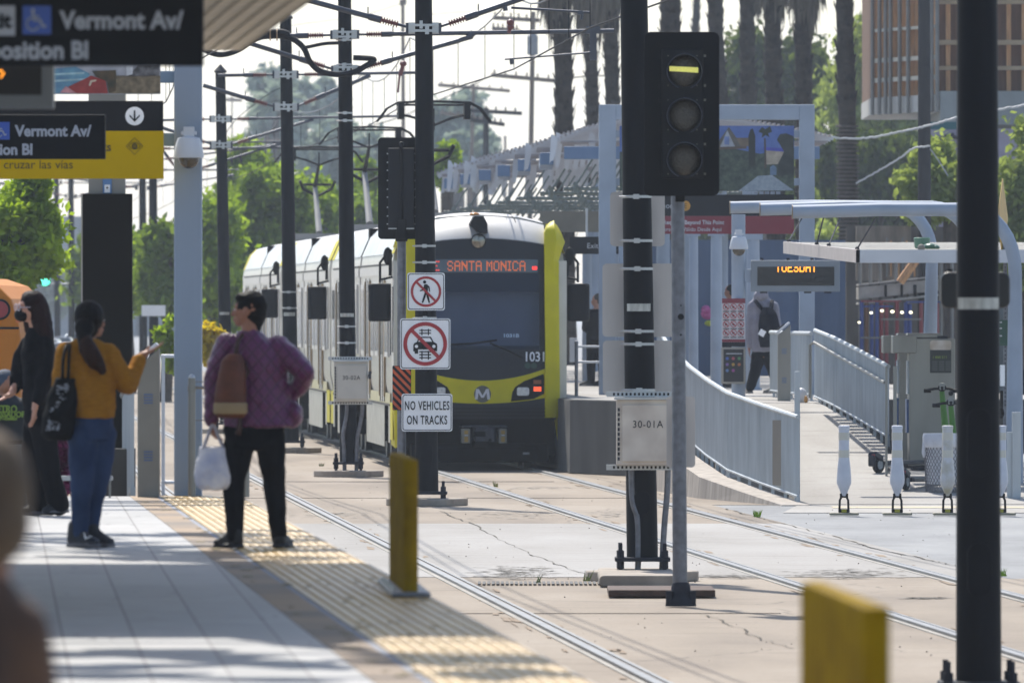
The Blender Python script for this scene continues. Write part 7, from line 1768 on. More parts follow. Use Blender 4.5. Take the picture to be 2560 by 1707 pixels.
# thin sagging service wires
def wire(pts, Y, r, label, m=None, wob=0.0, name='service_wire'):
    P = bez([W(x, y, Y) for x, y in pts], 14); 
    if wob: P = [p + Vector((0, 0, rnd.uniform(-wob, wob))) for p in P]
    q = MB(); q.tube(P, r, 6); own(q, name, m or M_CABLE, label, 'wire')
MW = mat('grey rope', '#b3b4b4', .6, var=.15)
wire([(2042, 332), (2090, 345), (2170, 345), (2250, 330), (2325, 314), (2390, 295), (2480, 278), (2570, 262)], 215, .022, 'pale sagging cable crossing in front of the palms at the right', MW, .01)
wire([(2140, 458), (2200, 425), (2250, 395), (2285, 371), (2325, 366)], 214, .018, 'second pale cable rising to the dark creosoted pole', MW, .01)
wire([(2325, 372), (2345, 400), (2370, 440)], 214, .012, 'thin guy wire right of the creosoted pole', MW)
wire([(1228, 190), (1100, 250), (980, 300), (860, 330)], 410, .02, 'thin dark line from the transformer pole to the left'); wire([(1390, 200), (1500, 190), (1640, 200), (1860, 212)], 400, .025, 'thin dark line from the transformer pole to the right')
wire([(1003, 10), (900, 40), (760, 60), (640, 75)], 520, .012, 'hair-thin line left of the tall thin pole'); wire([(560, 340), (600, 290), (690, 225), (730, 222)], 300, .012, 'curving thin line above the left trees')
wire([(1040, 40), (1180, 30), (1300, 36)], 520, .01, 'hair-thin line right of the sign post')

# ---- timber building under construction
Yb = 255.0
t = thing('timber_building', 'wood-framed building under construction at the top right', 'building', (W(2380, 0, Yb).x, Yb, 0))
mw = mat('raw timber', '#c08f62', .8, var=.2, scale=5, stretch=(6, 6, .5)); mw2 = mat('sheathing brown', '#6b4932', .85, var=.2, scale=3, stretch=(4, 4, .5)); mc_ = mat('grey slab concrete', '#8b8f8e', .85, var=.15, scale=2, stretch=(1, 1, .4)); msc = mat('scaffold grey', '#7f7d79', .6, metal=.3)
X = lambda px: W(px, 0, Yb).x; Z = lambda py: W(0, py, Yb).z
q = MB(); q.box(X(2350), X(2350) + 9, Yb + .6, Yb + 12, Z(262), Z(-400)); q.build('wall_core', mw2, t)
q = MB(); q.zprism([(X(2196), Yb + 5), (X(2350), Yb + .6), (X(2350), Yb + 12), (X(2196), Yb + 12)], Z(250), Z(-400)); q.build('side_wall', mw2, t)
q = MB(); q.box(X(2350), X(2350) + 9.2, Yb - .2, Yb + 12, Z(262) - .45, Z(262) + .3); o = q.build('floor_slab', mc_, t)
q = MB(); q.zprism([(X(2194), Yb + 4.6), (X(2350) - .01, Yb - .2), (X(2350) - .01, Yb + 12), (X(2194), Yb + 12)], Z(278), Z(236)); q.build('slab_edge', mat('pale slab edge', '#b5b3ae', .8, var=.12, scale=3), o)
for i in range(15):
    f = i / 15; x = X(2196) + (X(2345) - X(2196)) * f; y = Yb + 4.9 - 4.5 * f; q = MB(); q.box(x, x + .09, y - .14, y - .02, Z(240), Z(-380)); q.build('stud', mw, t)
for i in range(18):
    x = X(2350) + .15 + i * .34; q = MB(); q.box(x, x + .1, Yb + .44, Yb + .58, Z(236), Z(-380)); q.build('stud', mw, t)
for z0, z1 in ((112, 100), (175, 165), (10, 0)):
    q = MB(); q.box(X(2350), X(2350) + 7, Yb + .3, Yb + .42, Z(z0), Z(z1)); q.build('guard_board', mat('tan board', '#a28c70', .8, var=.15), t)
for z0, z1 in ((148, 137), (198, 187), (70, 62)):
    q = MB(); vs = []
    for x, y in ((X(2194), Yb + 4.4), (X(2346), Yb - .1)):
        for dy, z in ((0, Z(z0)), (.3, Z(z0)), (.3, Z(z1)), (0, Z(z1))): vs.append((x, y + dy, z))
    q.add(vs, [(3, 2, 1, 0), (4, 5, 6, 7)] + [(j, (j + 1) % 4, (j + 1) % 4 + 4, j + 4) for j in range(4)]); q.build('walkway_plank', mat('pale plank', '#c2b9a8', .8, var=.1), t)
for i, px in enumerate((2196, 2212, 2226, 2237, 2258, 2277, 2330, 2342)):
    f = (px - 2196) / 150; x = X(px); y = Yb + 4.2 - 4.5 * f; MB().cyl((x, y, Z(280)), (x, y, Z(-380)), .045, n=8).build('scaffold_tube', msc, t)
for px in (2420,): MB().box(X(px), X(px) + .6, Yb + 5.2 if px < 2350 else Yb + 1.2, Yb + 5.8 if px < 2350 else Yb + 1.8, 0, Z(262) - .4).build('concrete_column', mc_, t)
q = MB(); q.box(X(2325), X(2325) + 9, Yb + 6, Yb + 6.3, 0, Z(262)); q.build('ground_floor_wall', mat('grey ground floor', '#5c6466', .8, var=.3, scale=1.2), t)  # grey with broad mottling
# painted wall piece and shed
q = MB(); q.box(W(2326, 0, 240).x, W(2400, 0, 240).x + 1.2, 240, 240.2, 2.5, W(0, 322, 240).z); o = own(q, 'mural_wall', mat('pale lilac wall', '#9c93a3', .7, var=.1, scale=3), 'pale lilac wall piece with dark branches painted on it right of the creosoted pole', 'wall')
q = MB()
for pts in ([(2345, 420), (2355, 370), (2368, 345)], [(2368, 345), (2380, 342), (2420, 350)], [(2368, 345), (2362, 380), (2358, 430)], [(2340, 350), (2368, 340), (2385, 336)]): q.tube([W(x, y, 239.95) for x, y in pts], .04, 5)
q.build('painted_branches', mat('branch paint', '#453f48', .8), o)
q = MB(); q.box(W(2326, 0, 238).x, W(2392, 0, 238).x, 238, 238.1, W(0, 324, 238).z, W(0, 305, 238).z); own(q, 'teal_banner', mat('teal banner', '#35656c', .7), 'teal banner strip above the lilac wall', 'banner')
q = MB(); q.box(W(2536, 0, 190).x, W(2536, 0, 190).x + 3, 190, 190.2, .2, W(0, 815, 190).z); own(q, 'timber_fence', mat('brown boards', '#5d4f47', .85, var=.2, scale=4, stretch=(4, 4, .4)), 'brown board wall at the right edge', 'fence')
q = MB(); q.box(W(2552, 0, 189).x, W(2552, 0, 189).x + .4, 189.9, 189.95, W(0, 985, 189).z, W(0, 925, 189).z); own(q, 'dark_notice', M_DSIGN, 'dark notice on the brown board wall at the right edge', 'sign')
# building site behind the ticket machines: scaffolds, planks, glint spots
Ys = 225.0; X = lambda px: W(px, 0, Ys).x; Z = lambda py: W(0, py, Ys).z
t = thing('building_site', 'scaffolded building site with red and blue frames behind the ticket machines', 'scaffold', (X(2270), Ys, 0))
q = MB(); q.box(X(2145), X(2520), Ys + 8, Ys + 8.2, 0, Z(560)); q.build('back_wall', mat('site back wall', '#5e5750', .9, var=.35, scale=1.5, stretch=(2, 1, .6)), t)
mr = mat('frame red', '#7f2c33', .5, var=.1); mbl = mat('frame blue', '#31427f', .5, var=.1)
for i, px in enumerate((2150, 2176, 2200, 2240, 2268, 2320, 2352, 2380)):
    MB().cyl((X(px), Ys, 0), (X(px), Ys, Z(650)), .035, n=8).build('standard', msc, t)
for i, (px, mm) in enumerate(((2152, mbl), (2164, mw2), (2177, mbl), (2190, mbl), (2201, mr), (2214, mr), (2240, mr), (2262, mbl), (2272, mbl), (2300, mr), (2340, mr))):
    MB().cyl((X(px), Ys - .6, 0), (X(px), Ys - .6, Z(752 + (i % 3) * 4)), .04, n=8).build('frame_post', mm, t)
for y0, x0, x1, mm in ((755, 2150, 2250, mr), (768, 2150, 2230, mbl), (757, 2262, 2350, mbl), (846, 2150, 2215, msc), (800, 2200, 2300, msc)):
    MB().box(X(x0), X(x1), Ys - .66, Ys - .58, Z(y0), Z(y0 - 4)).build('frame_rail', mm, t)
for y0, y1, c in ((742, 712, '#a19b92'), (708, 704, '#b0aaa2'), (755, 750, '#b7b2a8')):
    q = MB(); vs = []
    for x, dz in ((X(2145), -.05), (X(2345), .12)):
        for dy, z in ((-.3, Z(y0) + dz), (1.2, Z(y0) + dz), (1.2, Z(y1) + dz), (-.3, Z(y1) + dz)): vs.append((x, Ys + dy, z))
    q.add(vs, [(3, 2, 1, 0), (4, 5, 6, 7)] + [(j, (j + 1) % 4, (j + 1) % 4 + 4, j + 4) for j in range(4)]); q.build('deck_boards', mat('deck ' + c, c, .8, var=.2, scale=5), t)
for x0, x1 in ((2210, 2216), (2250, 2256), (2282, 2290)): MB().box(X(x0), X(x1), Ys - .34, Ys - .31, Z(742), Z(712)).build('board_gap', M_INK, t)
q = MB(); q.box(X(2160), X(2300), Ys + 5, Ys + 5.3, Z(700), Z(560)); q.build('sheet_wall', mat('site sheeting', '#86796c', .8, var=.35, scale=2.2, stretch=(3, 1, .5)), t)
for i in range(12): q = MB(); px = 2235 + i * 10; q.box(X(px), X(px + 4), Ys + 4.6, Ys + 4.75, Z(690), Z(590 + (i % 4) * 8)); q.build('stud', mw if i % 2 else msc, t)
q = MB(); q.cyl(W(2250, 706, Ys - 1), W(2290, 650, Ys - 1), .09, n=6); q.build('brace', mw, t)
for px, py, r in ((2205, 777, .05), (2231, 779, .055), (2255, 781, .05), (2277, 781, .05), (2148, 806, .04), (2178, 782, .045)):
    q = MB(); q.ball(W(px, py, Ys - 1.2), r * .7, r * .5, r * .5); o = q.build('glint_spot', mat('glowing glint', '#fff6d8', .5, emit='#fff4d0', es=1.6), t)  # bright glints put in as small glowing balls
# long low building beyond the street on the right and a hedge line, closing the view
q = MB(); q.box(W(1560, 0, 480).x, W(2900, 0, 480).x, 480, 490, 0, 4.2); o = own(q, 'far_building', mat('far wall', '#6c6a66', .85, var=.2, scale=.6), 'long low building far behind the palms', 'building')
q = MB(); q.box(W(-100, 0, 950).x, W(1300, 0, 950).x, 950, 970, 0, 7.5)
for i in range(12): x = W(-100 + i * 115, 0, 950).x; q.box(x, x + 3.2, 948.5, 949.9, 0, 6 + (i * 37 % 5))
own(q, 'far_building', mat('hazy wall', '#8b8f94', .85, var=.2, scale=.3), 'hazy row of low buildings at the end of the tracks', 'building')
# planted median left of the tracks
mb = MB(); r_ = random.Random(9)
for i in range(9000):
    Y = r_.uniform(175, 420); x = trackx(-.66, 76.4, Y) - r_.uniform(1.7, 3.6); z = r_.uniform(0, .55) * (1 if r_.random() < .8 else 1.6); s = .12
    a = Vector((r_.gauss(0, 1), r_.gauss(0, 1), r_.gauss(0, 1))).normalized() * s; b = a.orthogonal().normalized() * s * .5; p = Vector((x, Y, z)); mb.add([p - a, p + b, p + a, p - b], [(0, 1, 2, 3)])
own(mb, 'ground_cover', L_MID, 'low green planting along the left track', 'ground cover', kind='stuff')
# ================================================================ people
def loft(mb, rings, n=22):
    """rings of (x, y, z, rx, ry[, yaw]) joined into one closed elliptical body"""
    vs = []
    for r in rings:
        x, y, z, rx, ry = r[:5]; a0 = r[5] if len(r) > 5 else 0
        for k in range(n):
            t = 2 * math.pi * k / n; u, v = rx * math.cos(t), ry * math.sin(t)
            vs.append((x + u * math.cos(a0) - v * math.sin(a0), y + u * math.sin(a0) + v * math.cos(a0), z))
    m = len(rings); fs = [(i * n + k, i * n + (k + 1) % n, (i + 1) * n + (k + 1) % n, (i + 1) * n + k) for i in range(m - 1) for k in range(n)]
    fs += [tuple(range(n - 1, -1, -1)), tuple(range((m - 1) * n, m * n))]
    if rings[0][2] > rings[-1][2]: fs = [f[::-1] for f in fs]
    return mb.add(vs, fs)
def chain(mb, pts, rs):
    for i in range(len(pts) - 1): cap(mb, pts[i], pts[i + 1], rs[i], rs[i + 1])
    return mb
def frame(yaw):      # facing direction f, right-hand side s (as seen from behind)
    f = Vector((math.sin(yaw), math.cos(yaw), 0)); return f, Vector((f.y, -f.x, 0))
def head(mb, c, yaw, k=1.0, tilt=0.0):
    """skull, jaw, nose, brow, lips, ears; c = centre of the skull; yaw 0 looks away from the camera"""
    f, s = frame(yaw); u = Vector((0, 0, 1)); P = lambda a, b, d: c + (s * a + f * b + u * d) * k
    m = Matrix((s, f, u)).transposed()
    mb.ball(P(0, -.012, .02), .073 * k, .092 * k, .092 * k, rot=m); mb.ball(P(0, .02, -.045), .056 * k, .066 * k, .062 * k, rot=m); mb.ball(P(0, .06, -.085), .026 * k, .026 * k, .02 * k)
    mb.ball(P(0, .062, .022), .05 * k, .024 * k, .016 * k, rot=m)
    cap(mb, P(0, .08, .01), P(0, .101, -.03), .009 * k, .013 * k, 8); mb.ball(P(0, .088, -.058), .022 * k, .012 * k, .007 * k, rot=m); mb.ball(P(0, .086, -.068), .02 * k, .011 * k, .007 * k, rot=m)
    for a in (-1, 1): mb.ball(P(a * .075, -.012, -.015), .009 * k, .018 * k, .03 * k, rot=m); mb.ball(P(a * .038, .06, -.022), .02 * k, .02 * k, .018 * k)
    return P, m
def eyes(t, P, k=1.0):
    for a in (-1, 1):
        q = MB(); q.ball(P(a * .03, .078, .0), .010 * k, .010 * k, .005 * k, n=10, k=6); o = q.build('eye', mat('eye white', '#cfc6be', .3), t, True)
        q = MB(); q.ball(P(a * .031, .087, .0), .0045 * k, n=8, k=5); q.build('iris', M_INK, o, True)
def hand(mb, w_, d, nrm, k=1.0, curl=0.3, thumb=1, spread=.12):
    """palm, four unequal bent fingers and a thumb; w_ wrist, d pointing direction, nrm palm normal"""
    d = Vector(d).normalized(); nrm = Vector(nrm); nrm = (nrm - d * nrm.dot(d)).normalized(); s = d.cross(nrm)
    cap(mb, w_ - d * .02, w_ + d * .02 * k, .024 * k, .024 * k, 10)
    for a in (-.027, -.009, .009, .027): cap(mb, w_ + d * .015 * k + s * a * .6 * k, w_ + d * .082 * k + s * a * k, .013 * k, .0115 * k, 8)
    for i, (a, L_) in enumerate(((-.029, .062), (-.0098, .073), (.0098, .078), (.029, .069))):
        p = w_ + d * .085 * k + s * a * k; dd = (d + s * (a / .029) * spread).normalized()
        for j, (fr, cu) in enumerate(((.45, curl), (.3, curl * 1.5), (.25, curl * 1.2))):
            dd = (dd * math.cos(cu) + nrm * math.sin(cu)).normalized(); e = p + dd * L_ * fr * k; cap(mb, p, e, (.0088 - .001 * j) * k, (.0082 - .001 * j) * k, 8); p = e
    b = w_ + d * .025 * k + s * thumb * .024 * k; e = b + (d * .6 + s * thumb * .75 + nrm * .35).normalized() * .045 * k; cap(mb, b, e, .0135 * k, .0105 * k, 8)
    cap(mb, e, e + (d * .9 + s * thumb * .3 + nrm * .4).normalized() * .032 * k, .0105 * k, .008 * k, 8)
def shoe(t, heel, toe, m_, ms, h=.09, name='shoe'):
    heel = Vector(heel); toe = Vector(toe); q = MB(); d = (toe - heel)
    q.ball(heel + Vector((0, 0, .05)), .042, .042, .05); cap(q, heel + Vector((0, 0, .038)), heel.lerp(toe, .7) + Vector((0, 0, .035)), .04, .043); q.ball(toe - d * .12 + Vector((0, 0, .03)), .046, .046, .032); cap(q, heel + Vector((0, 0, .05)), heel + Vector((0, 0, h + .02)) + d * .08, .042, .045); cap(q, heel + d * .1 + Vector((0, 0, h)), heel.lerp(toe, .65) + Vector((0, 0, .05)), .035, .03)
    o = remesh(q, name, m_, t, .008, 2)
    q = MB(); cap(q, heel + Vector((0, 0, .004)), heel.lerp(toe, .75) + Vector((0, 0, .004)), .046, .05); q.ball(toe - d * .1 + Vector((0, 0, .004)), .048, .048, .03)
    q.v = [Vector((v.x, v.y, min(max(v.z, heel.z - .0), heel.z + .028))) for v in q.v]
    q.build('sole', ms, o, True); return o
M_SKIN = mat('tan skin', '#9a6a54', 0.55, var=.08, scale=20); M_SKIN2 = mat('fair skin', '#b98a74', 0.55, var=.07, scale=20)
M_HAIR = mat('black hair', '#0c0909', .65, spec=.15, var=.3, scale=14, stretch=(2, 2, .3), bump=.5)
M_HAIRB = mat('brown hair ends', '#1d100c', .65, spec=.15, c2='#3a2016', scale=9, stretch=(3, 3, .25), bump=.6)
M_TROU = mat('black trousers', '#0f0f13', .9, spec=.12, var=.2, scale=9, bump=.3)
M_SHOEB = mat('black shoe', '#131316', .6, var=.2); M_SOLEG = mat('grey sole', '#5d5c60', .7)
def quilt(name, c, c2, sc=10.5):
    m = bpy.data.materials.new(name); m.use_nodes = True; n = m.node_tree.nodes; l = m.node_tree.links; p = n['Principled BSDF']; p.inputs['Roughness'].default_value = .42; p.inputs['Sheen Weight'].default_value = .2
    tc = n.new('ShaderNodeTexCoord'); ws = []
    for a in (40, -40):
        mp = n.new('ShaderNodeMapping'); mp.inputs['Rotation'].default_value = (0, R(a), 0); l.new(tc.outputs['Object'], mp.inputs[0]); wv = n.new('ShaderNodeTexWave'); wv.bands_direction = 'X'; wv.inputs['Scale'].default_value = sc / 2; wv.inputs['Distortion'].default_value = .6; wv.inputs['Detail'].default_value = 1; l.new(mp.outputs[0], wv.inputs[0])
        r = n.new('ShaderNodeValToRGB'); r.color_ramp.elements[0].position = .0; r.color_ramp.elements[1].position = .22; l.new(wv.outputs['Fac'], r.inputs[0]); ws.append(r)
    mu = n.new('ShaderNodeMixRGB'); mu.blend_type = 'MULTIPLY'; mu.inputs[0].default_value = 1; l.new(ws[0].outputs[0], mu.inputs[1]); l.new(ws[1].outputs[0], mu.inputs[2])
    cr = n.new('ShaderNodeMixRGB'); cr.inputs[1].default_value = (*lin(c2), 1); cr.inputs[2].default_value = (*lin(c), 1); l.new(mu.outputs[0], cr.inputs[0]); l.new(cr.outputs[0], p.inputs['Base Color'])  # groove shade put into the colour, besides the bump
    b = n.new('ShaderNodeBump'); b.inputs['Strength'].default_value = .5; b.inputs['Distance'].default_value = .008; l.new(mu.outputs[0], b.inputs['Height']); l.new(b.outputs[0], p.inputs['Normal']); return m

# ---------------- woman in the purple quilted jacket
Y = 70.6
def mk(Y): return lambda px, py, dy=0.0: W(px, py, Y) + Vector((0, dy, 0))
J = mk(Y)
t = thing('person', 'woman in a purple quilted jacket, one hand on her hip, head turned left', 'person', J(630, 1371))
hc = J(620, 774, .0)
b = MB(); P, hm = head(b, hc, R(-72)); cap(b, J(622, 790, .0), J(628, 850, .0), .052, .058)
S_ = lambda *a: a
def ring(px0, px1, py, ry, dy=0.0): a = J(px0, py, dy); c = J(px1, py, dy); return ((a.x + c.x) / 2, Y + dy, a.z, (c.x - a.x) / 2, ry)
loft(b, [ring(590, 660, 838, .05), ring(572, 692, 860, .085), ring(578, 690, 930, .105), ring(585, 690, 1000, .105), ring(575, 697, 1075, .12), ring(590, 690, 1110, .09)])
lsh, lel, lwr = J(570, 862), J(538, 960, .04), J(530, 1048, -.02)
rsh, rel, rwr = J(697, 868), J(768, 930, -.10), J(735, 984, .04)
chain(b, [lsh, lel, lwr], [.05, .038, .026]); chain(b, [rsh, rel, rwr], [.05, .038, .026])
hand(b, J(532, 1054, -.02), (0.03, 0, -1), (1, .2, 0), .95, .75, -1, .02); hand(b, J(728, 988, .05), (-.9, .3, -.3), (0, 1, .2), .9, .2, 1)
chain(b, [J(603, 1085), J(585, 1205, .0), J(588, 1345, -.01)], [.085, .056, .038]); chain(b, [J(672, 1085), J(684, 1205, .03), J(698, 1350, .02)], [.085, .056, .038])
chain(b, [J(588, 1345, -.01), J(568, 1362, .04)], [.035, .03]); chain(b, [J(698, 1350, .02), J(702, 1364, .08)], [.035, .03])
remesh(b, 'body', M_SKIN, t, .006, 3); eyes(t, P)
q = MB()
loft(q, [ring(596, 650, 826, .062), ring(582, 668, 842, .075), ring(562, 706, 862, .105), ring(560, 716, 900, .125), ring(565, 722, 960, .13), ring(562, 730, 1010, .14), ring(556, 742, 1062, .155), ring(556, 742, 1068, .15)])
chain(q, [J(572, 864), J(545, 915, .03), J(533, 965, .05), J(529, 1045, -.01)], [.082, .074, .066, .045]); cap(q, J(529, 1045, -.01), J(529, 1052, -.01), .045, .042)
chain(q, [J(694, 872), J(735, 900, -.05), J(762, 930, -.1), J(755, 955, -.04), J(735, 984, .03)], [.085, .075, .062, .058, .047])
q.ball(J(735, 1035), .06, .1, .08)
remesh(q, 'jacket', quilt('purple quilted nylon', '#5c1d50', '#4a1740'), t, .009, 4, disp=(.022, .09))
q = MB(); chain(q, [J(608, 838), J(632, 832, -.04), J(652, 842)], [.026, .026, .026]); remesh(q, 'collar', mat('purple collar', '#5a2452', .5, var=.15, scale=20), t, .009, 2)
q = MB(); loft(q, [ring(563, 706, 1040, .12), ring(556, 712, 1075, .13), ring(566, 708, 1108, .13), ring(590, 690, 1124, .12)])
chain(q, [J(602, 1090), J(590, 1150), J(584, 1205, .01), J(586, 1280), J(587, 1340, -.01)], [.105, .092, .072, .062, .052]); chain(q, [J(674, 1090), J(680, 1150), J(685, 1205, .03), J(692, 1280, .02), J(698, 1346, .02)], [.1, .086, .07, .06, .048])
remesh(q, 'trousers', M_TROU, t, .009, 4, disp=(.014, .08))
zf = 1.004
p = J(590, 1371, -.0); shoe(t, (p.x + .005, Y - .02, zf), (J(545, 1371).x, Y + .03, zf), M_SHOEB, M_SHOEB); p = J(700, 1371); shoe(t, (p.x - .005, Y + .01, zf), (J(717, 1371).x, Y + .17, zf), M_SHOEB, M_SHOEB)
q = MB(); m = hm
q.ball(hc + Vector((.022, .0, .03)), .1, .082, .092); q.ball(hc + Vector((.045, 0, -.02)), .072, .076, .085); q.ball(hc + Vector((-.028, 0, .074)), .055, .062, .034); q.ball(hc + Vector((.05, 0, .05)), .06, .07, .06); cap(q, J(648, 790), J(640, 818), .045, .035)
remesh(q, 'hair', M_HAIR, t, .007, 2, disp=(.012, .03))
# her brown shoulder bag
bt = thing('backpack', 'small brown leather backpack with a cream band on the back of the purple jacket', 'bag', J(578, 1048, -.16))
q = MB(); loft(q, [(J(578, 1044).x, Y - .17, J(0, 1044).z, .085, .04), (J(578, 1030).x, Y - .175, J(0, 1035).z, .1, .055), (J(578, 985).x, Y - .18, J(0, 985).z, .1, .065), (J(582, 930).x, Y - .175, J(0, 930).z, .085, .055), (J(584, 900).x, Y - .17, J(0, 900).z, .072, .045), (J(588, 884).x, Y - .165, J(0, 884).z, .04, .03)])
remesh(q, 'pouch', mat('brown leather', '#5a2c16', .6, var=.25, scale=12, bump=.3), bt, .008, 3)
q = MB(); q.lathe((J(578, 0).x, Y - .178, J(0, 1034).z), [(.1, 0), (.106, .01), (.105, .06), (.1, .07)], 24); q.v = [Vector((v.x, Y - .178 + (v.y - (Y - .178)) * .62, v.z)) for v in q.v]; q.build('cream_band', mat('cream leather', '#94805f', .7, var=.1), bt, True)
q = MB(); q.tube([J(590, 890, -.17), J(597, 850, -.12), J(606, 838, -.06), J(612, 834, .0)], .014, 6); q.tube([J(604, 1030, -.16), J(600, 1070, -.15), J(596, 1086, -.15)], [.012, .016, .02], 6); q.tube([J(606, 960, -.17), J(622, 930, -.15), J(612, 900, -.15)], .01, 6); q.build('strap', mat('dark strap', '#3a2018', .6), bt, True)
bt2 = thing('tote_bag', 'white tote bag with blue smudges hanging from the left hand of the woman in purple', 'bag', J(535, 1225, -.02))
mt_ = mat('white patterned cloth', '#f0edf0', .8, c2='#b4b8d0', scale=7, detail=8)
q = MB(); X_ = lambda px: J(px, 0).x; Z_ = lambda py: J(0, py).z
loft(q, [(X_(535), Y - .03, Z_(1224), .075, .03), (X_(535), Y - .03, Z_(1215), .115, .05), (X_(535), Y - .03, Z_(1180), .125, .07), (X_(537), Y - .03, Z_(1150), .115, .06), (X_(538), Y - .03, Z_(1122), .098, .03), (X_(538), Y - .03, Z_(1117), .09, .02)]); remesh(q, 'bag_body', mt_, bt2, .008, 3, disp=(.02, .06))
for dy in (-.045, -.015):
    q = MB(); q.tube(bez([J(508, 1122, dy), J(518, 1095, dy), J(529, 1066, dy), J(536, 1066, dy), J(546, 1090, dy), J(560, 1122, dy)], 4), .011, 6); q.build('handle', mat('pale handle', '#a9a7b4', .8), bt2, True)

# ---------------- woman in the mustard sweater
Y = 70.9; J = mk(Y)
t = thing('person', 'woman in a mustard sweater and blue jeans gesturing with her open hand', 'person', J(220, 1370))
hc = J(226, 800); b = MB(); P, hm = head(b, hc, R(50)); cap(b, J(224, 820), J(218, 868), .045, .05)
def ring(px0, px1, py, ry, dy=0.0): a = J(px0, py, dy); c = J(px1, py, dy); return ((a.x + c.x) / 2, Y + dy, a.z, (c.x - a.x) / 2, ry)
loft(b, [ring(190, 245, 852, .05), ring(168, 270, 872, .08), ring(175, 276, 940, .1), ring(190, 278, 1000, .1), ring(185, 275, 1060, .115), ring(200, 262, 1100, .09)])
chain(b, [J(165, 880), J(152, 960, .02), J(150, 1030, .06)], [.045, .036, .026]); hand(b, J(150, 1036, .06), (0, .1, -1), (1, 0, 0), .9, .3, 1)
chain(b, [J(270, 882), J(320, 968, .02), J(350, 892, .1)], [.046, .037, .025])
hand(b, J(352, 890, .1), (.85, .1, .45), (-.35, 0, 1), 1.0, .08, -1, .1)
chain(b, [J(210, 1085, -.02), J(208, 1200, -.04), J(200, 1340, -.06)], [.085, .055, .036]); chain(b, [J(248, 1085, .03), J(243, 1200, .06), J(222, 1340, .08)], [.085, .055, .036])
remesh(b, 'body', M_SKIN, t, .006, 3); eyes(t, P)
mmus = mat('mustard knit', '#9a6a1e', .9, spec=.12, var=.12, scale=18, bump=.5, stretch=(1, 1, 3))
q = MB(); loft(q, [ring(192, 246, 846, .06), ring(170, 268, 862, .09), ring(154, 282, 884, .115), ring(152, 286, 930, .12), ring(160, 288, 980, .125), ring(172, 290, 1020, .13), ring(184, 286, 1046, .13)])
chain(q, [J(168, 884), J(155, 940, .02), J(150, 1000, .05)], [.075, .062, .045]); chain(q, [J(268, 888), J(296, 930, .01), J(318, 964, .02), J(332, 938, .05), J(346, 902, .09)], [.08, .072, .062, .055, .045])
remesh(q, 'sweater', mmus, t, .009, 4, disp=(.02, .08))
q = MB(); loft(q, [ring(186, 284, 1030, .11), ring(180, 284, 1060, .13), ring(184, 276, 1100, .12)])
chain(q, [J(208, 1090, -.02), J(206, 1145, -.03), J(206, 1200, -.04), J(203, 1260, -.05), J(198, 1330, -.06)], [.1, .09, .075, .062, .052]); chain(q, [J(252, 1090, .03), J(250, 1145, .04), J(243, 1200, .06), J(232, 1260, .07), J(222, 1335, .08)], [.098, .09, .074, .06, .05])
remesh(q, 'jeans', mat('blue denim', '#344669', .85, spec=.15, c2='#243452', scale=5, bump=.3, detail=8), t, .009, 4, disp=(.016, .08))
p = J(196, 0); sh = shoe(t, (J(184, 0).x, Y - .05, zf), (J(240, 0).x, Y - .13, zf), mat('dark sneaker', '#20222a', .6, var=.2), M_SOLEG, .11); shoe(t, (J(226, 0).x, Y + .07, zf), (J(274, 0).x, Y + .02, zf), MATS['dark sneaker'], M_SOLEG, .1)
q = MB(); q.tube([(J(212, 0).x, Y - .13, zf + .09), (J(216, 0).x, Y - .142, zf + .055), (J(232, 0).x, Y - .155, zf + .07)], [.003, .008, .002], 6); q.build('shoe_stripe', M_WHITE, sh)
q = MB(); q.ball(hc + Vector((-.01, -.012, .02)), .098, .1, .105); q.ball(hc + Vector((-.02, -.03, -.04)), .08, .08, .08); chain(q, [J(212, 820, -.09), J(212, 845, -.14), J(228, 880, -.15)], [.065, .045, .05]); remesh(q, 'hair', M_HAIR, t, .007, 2, disp=(.008, .03))
q = MB(); chain(q, [J(214, 848, -.14), J(222, 872, -.16), J(240, 900, -.17), J(258, 925, -.16)], [.046, .058, .056, .03]); remesh(q, 'ponytail', M_HAIRB, t, .007, 2, disp=(.012, .03))
bt = thing('tote_bag', 'large black and white patterned tote bag on the shoulder of the woman in mustard', 'bag', J(150, 1100, -.1))
q = MB(); X_ = lambda px: J(px, 0).x; Z_ = lambda py: J(0, py).z
loft(q, [(X_(147), Y - .1, Z_(1100), .07, .05), (X_(146), Y - .1, Z_(1085), .1, .08), (X_(150), Y - .1, Z_(1040), .105, .09), (X_(160), Y - .1, Z_(980), .09, .07), (X_(166), Y - .1, Z_(945), .06, .04)])
remesh(q, 'bag_body', mat('black white print', '#121214', .8, spec=.15, c2='#0f0f12', scale=4), bt, .009, 3, disp=(.02, .08))
q = MB(); r_ = random.Random(4)
for k in range(90):
    z = r_.uniform(Z_(1075), Z_(960)); f = (z - Z_(1075)) / (Z_(960) - Z_(1075)); x = X_(117 + 30 * f) + r_.uniform(.0, .075); q.obox((x, Y - .178 + .03 * abs(x - X_(145)) / .1 + .012, z), r_.uniform(.006, .02), .04, r_.uniform(.004, .012), ang=r_.uniform(-.6, .6), ax='Y')
q.build('white_print', mat('print grey', '#8f949e', .8), bt)
for dx in (0, 14):
    q = MB(); q.tube(bez([J(158 + dx, 950, -.12), J(160 + dx, 900, -.13), J(166 + dx * .6, 868, -.08), J(172 + dx * .3, 858, .0)], 4), .011, 6); q.build('strap', M_BLACK, bt, True)

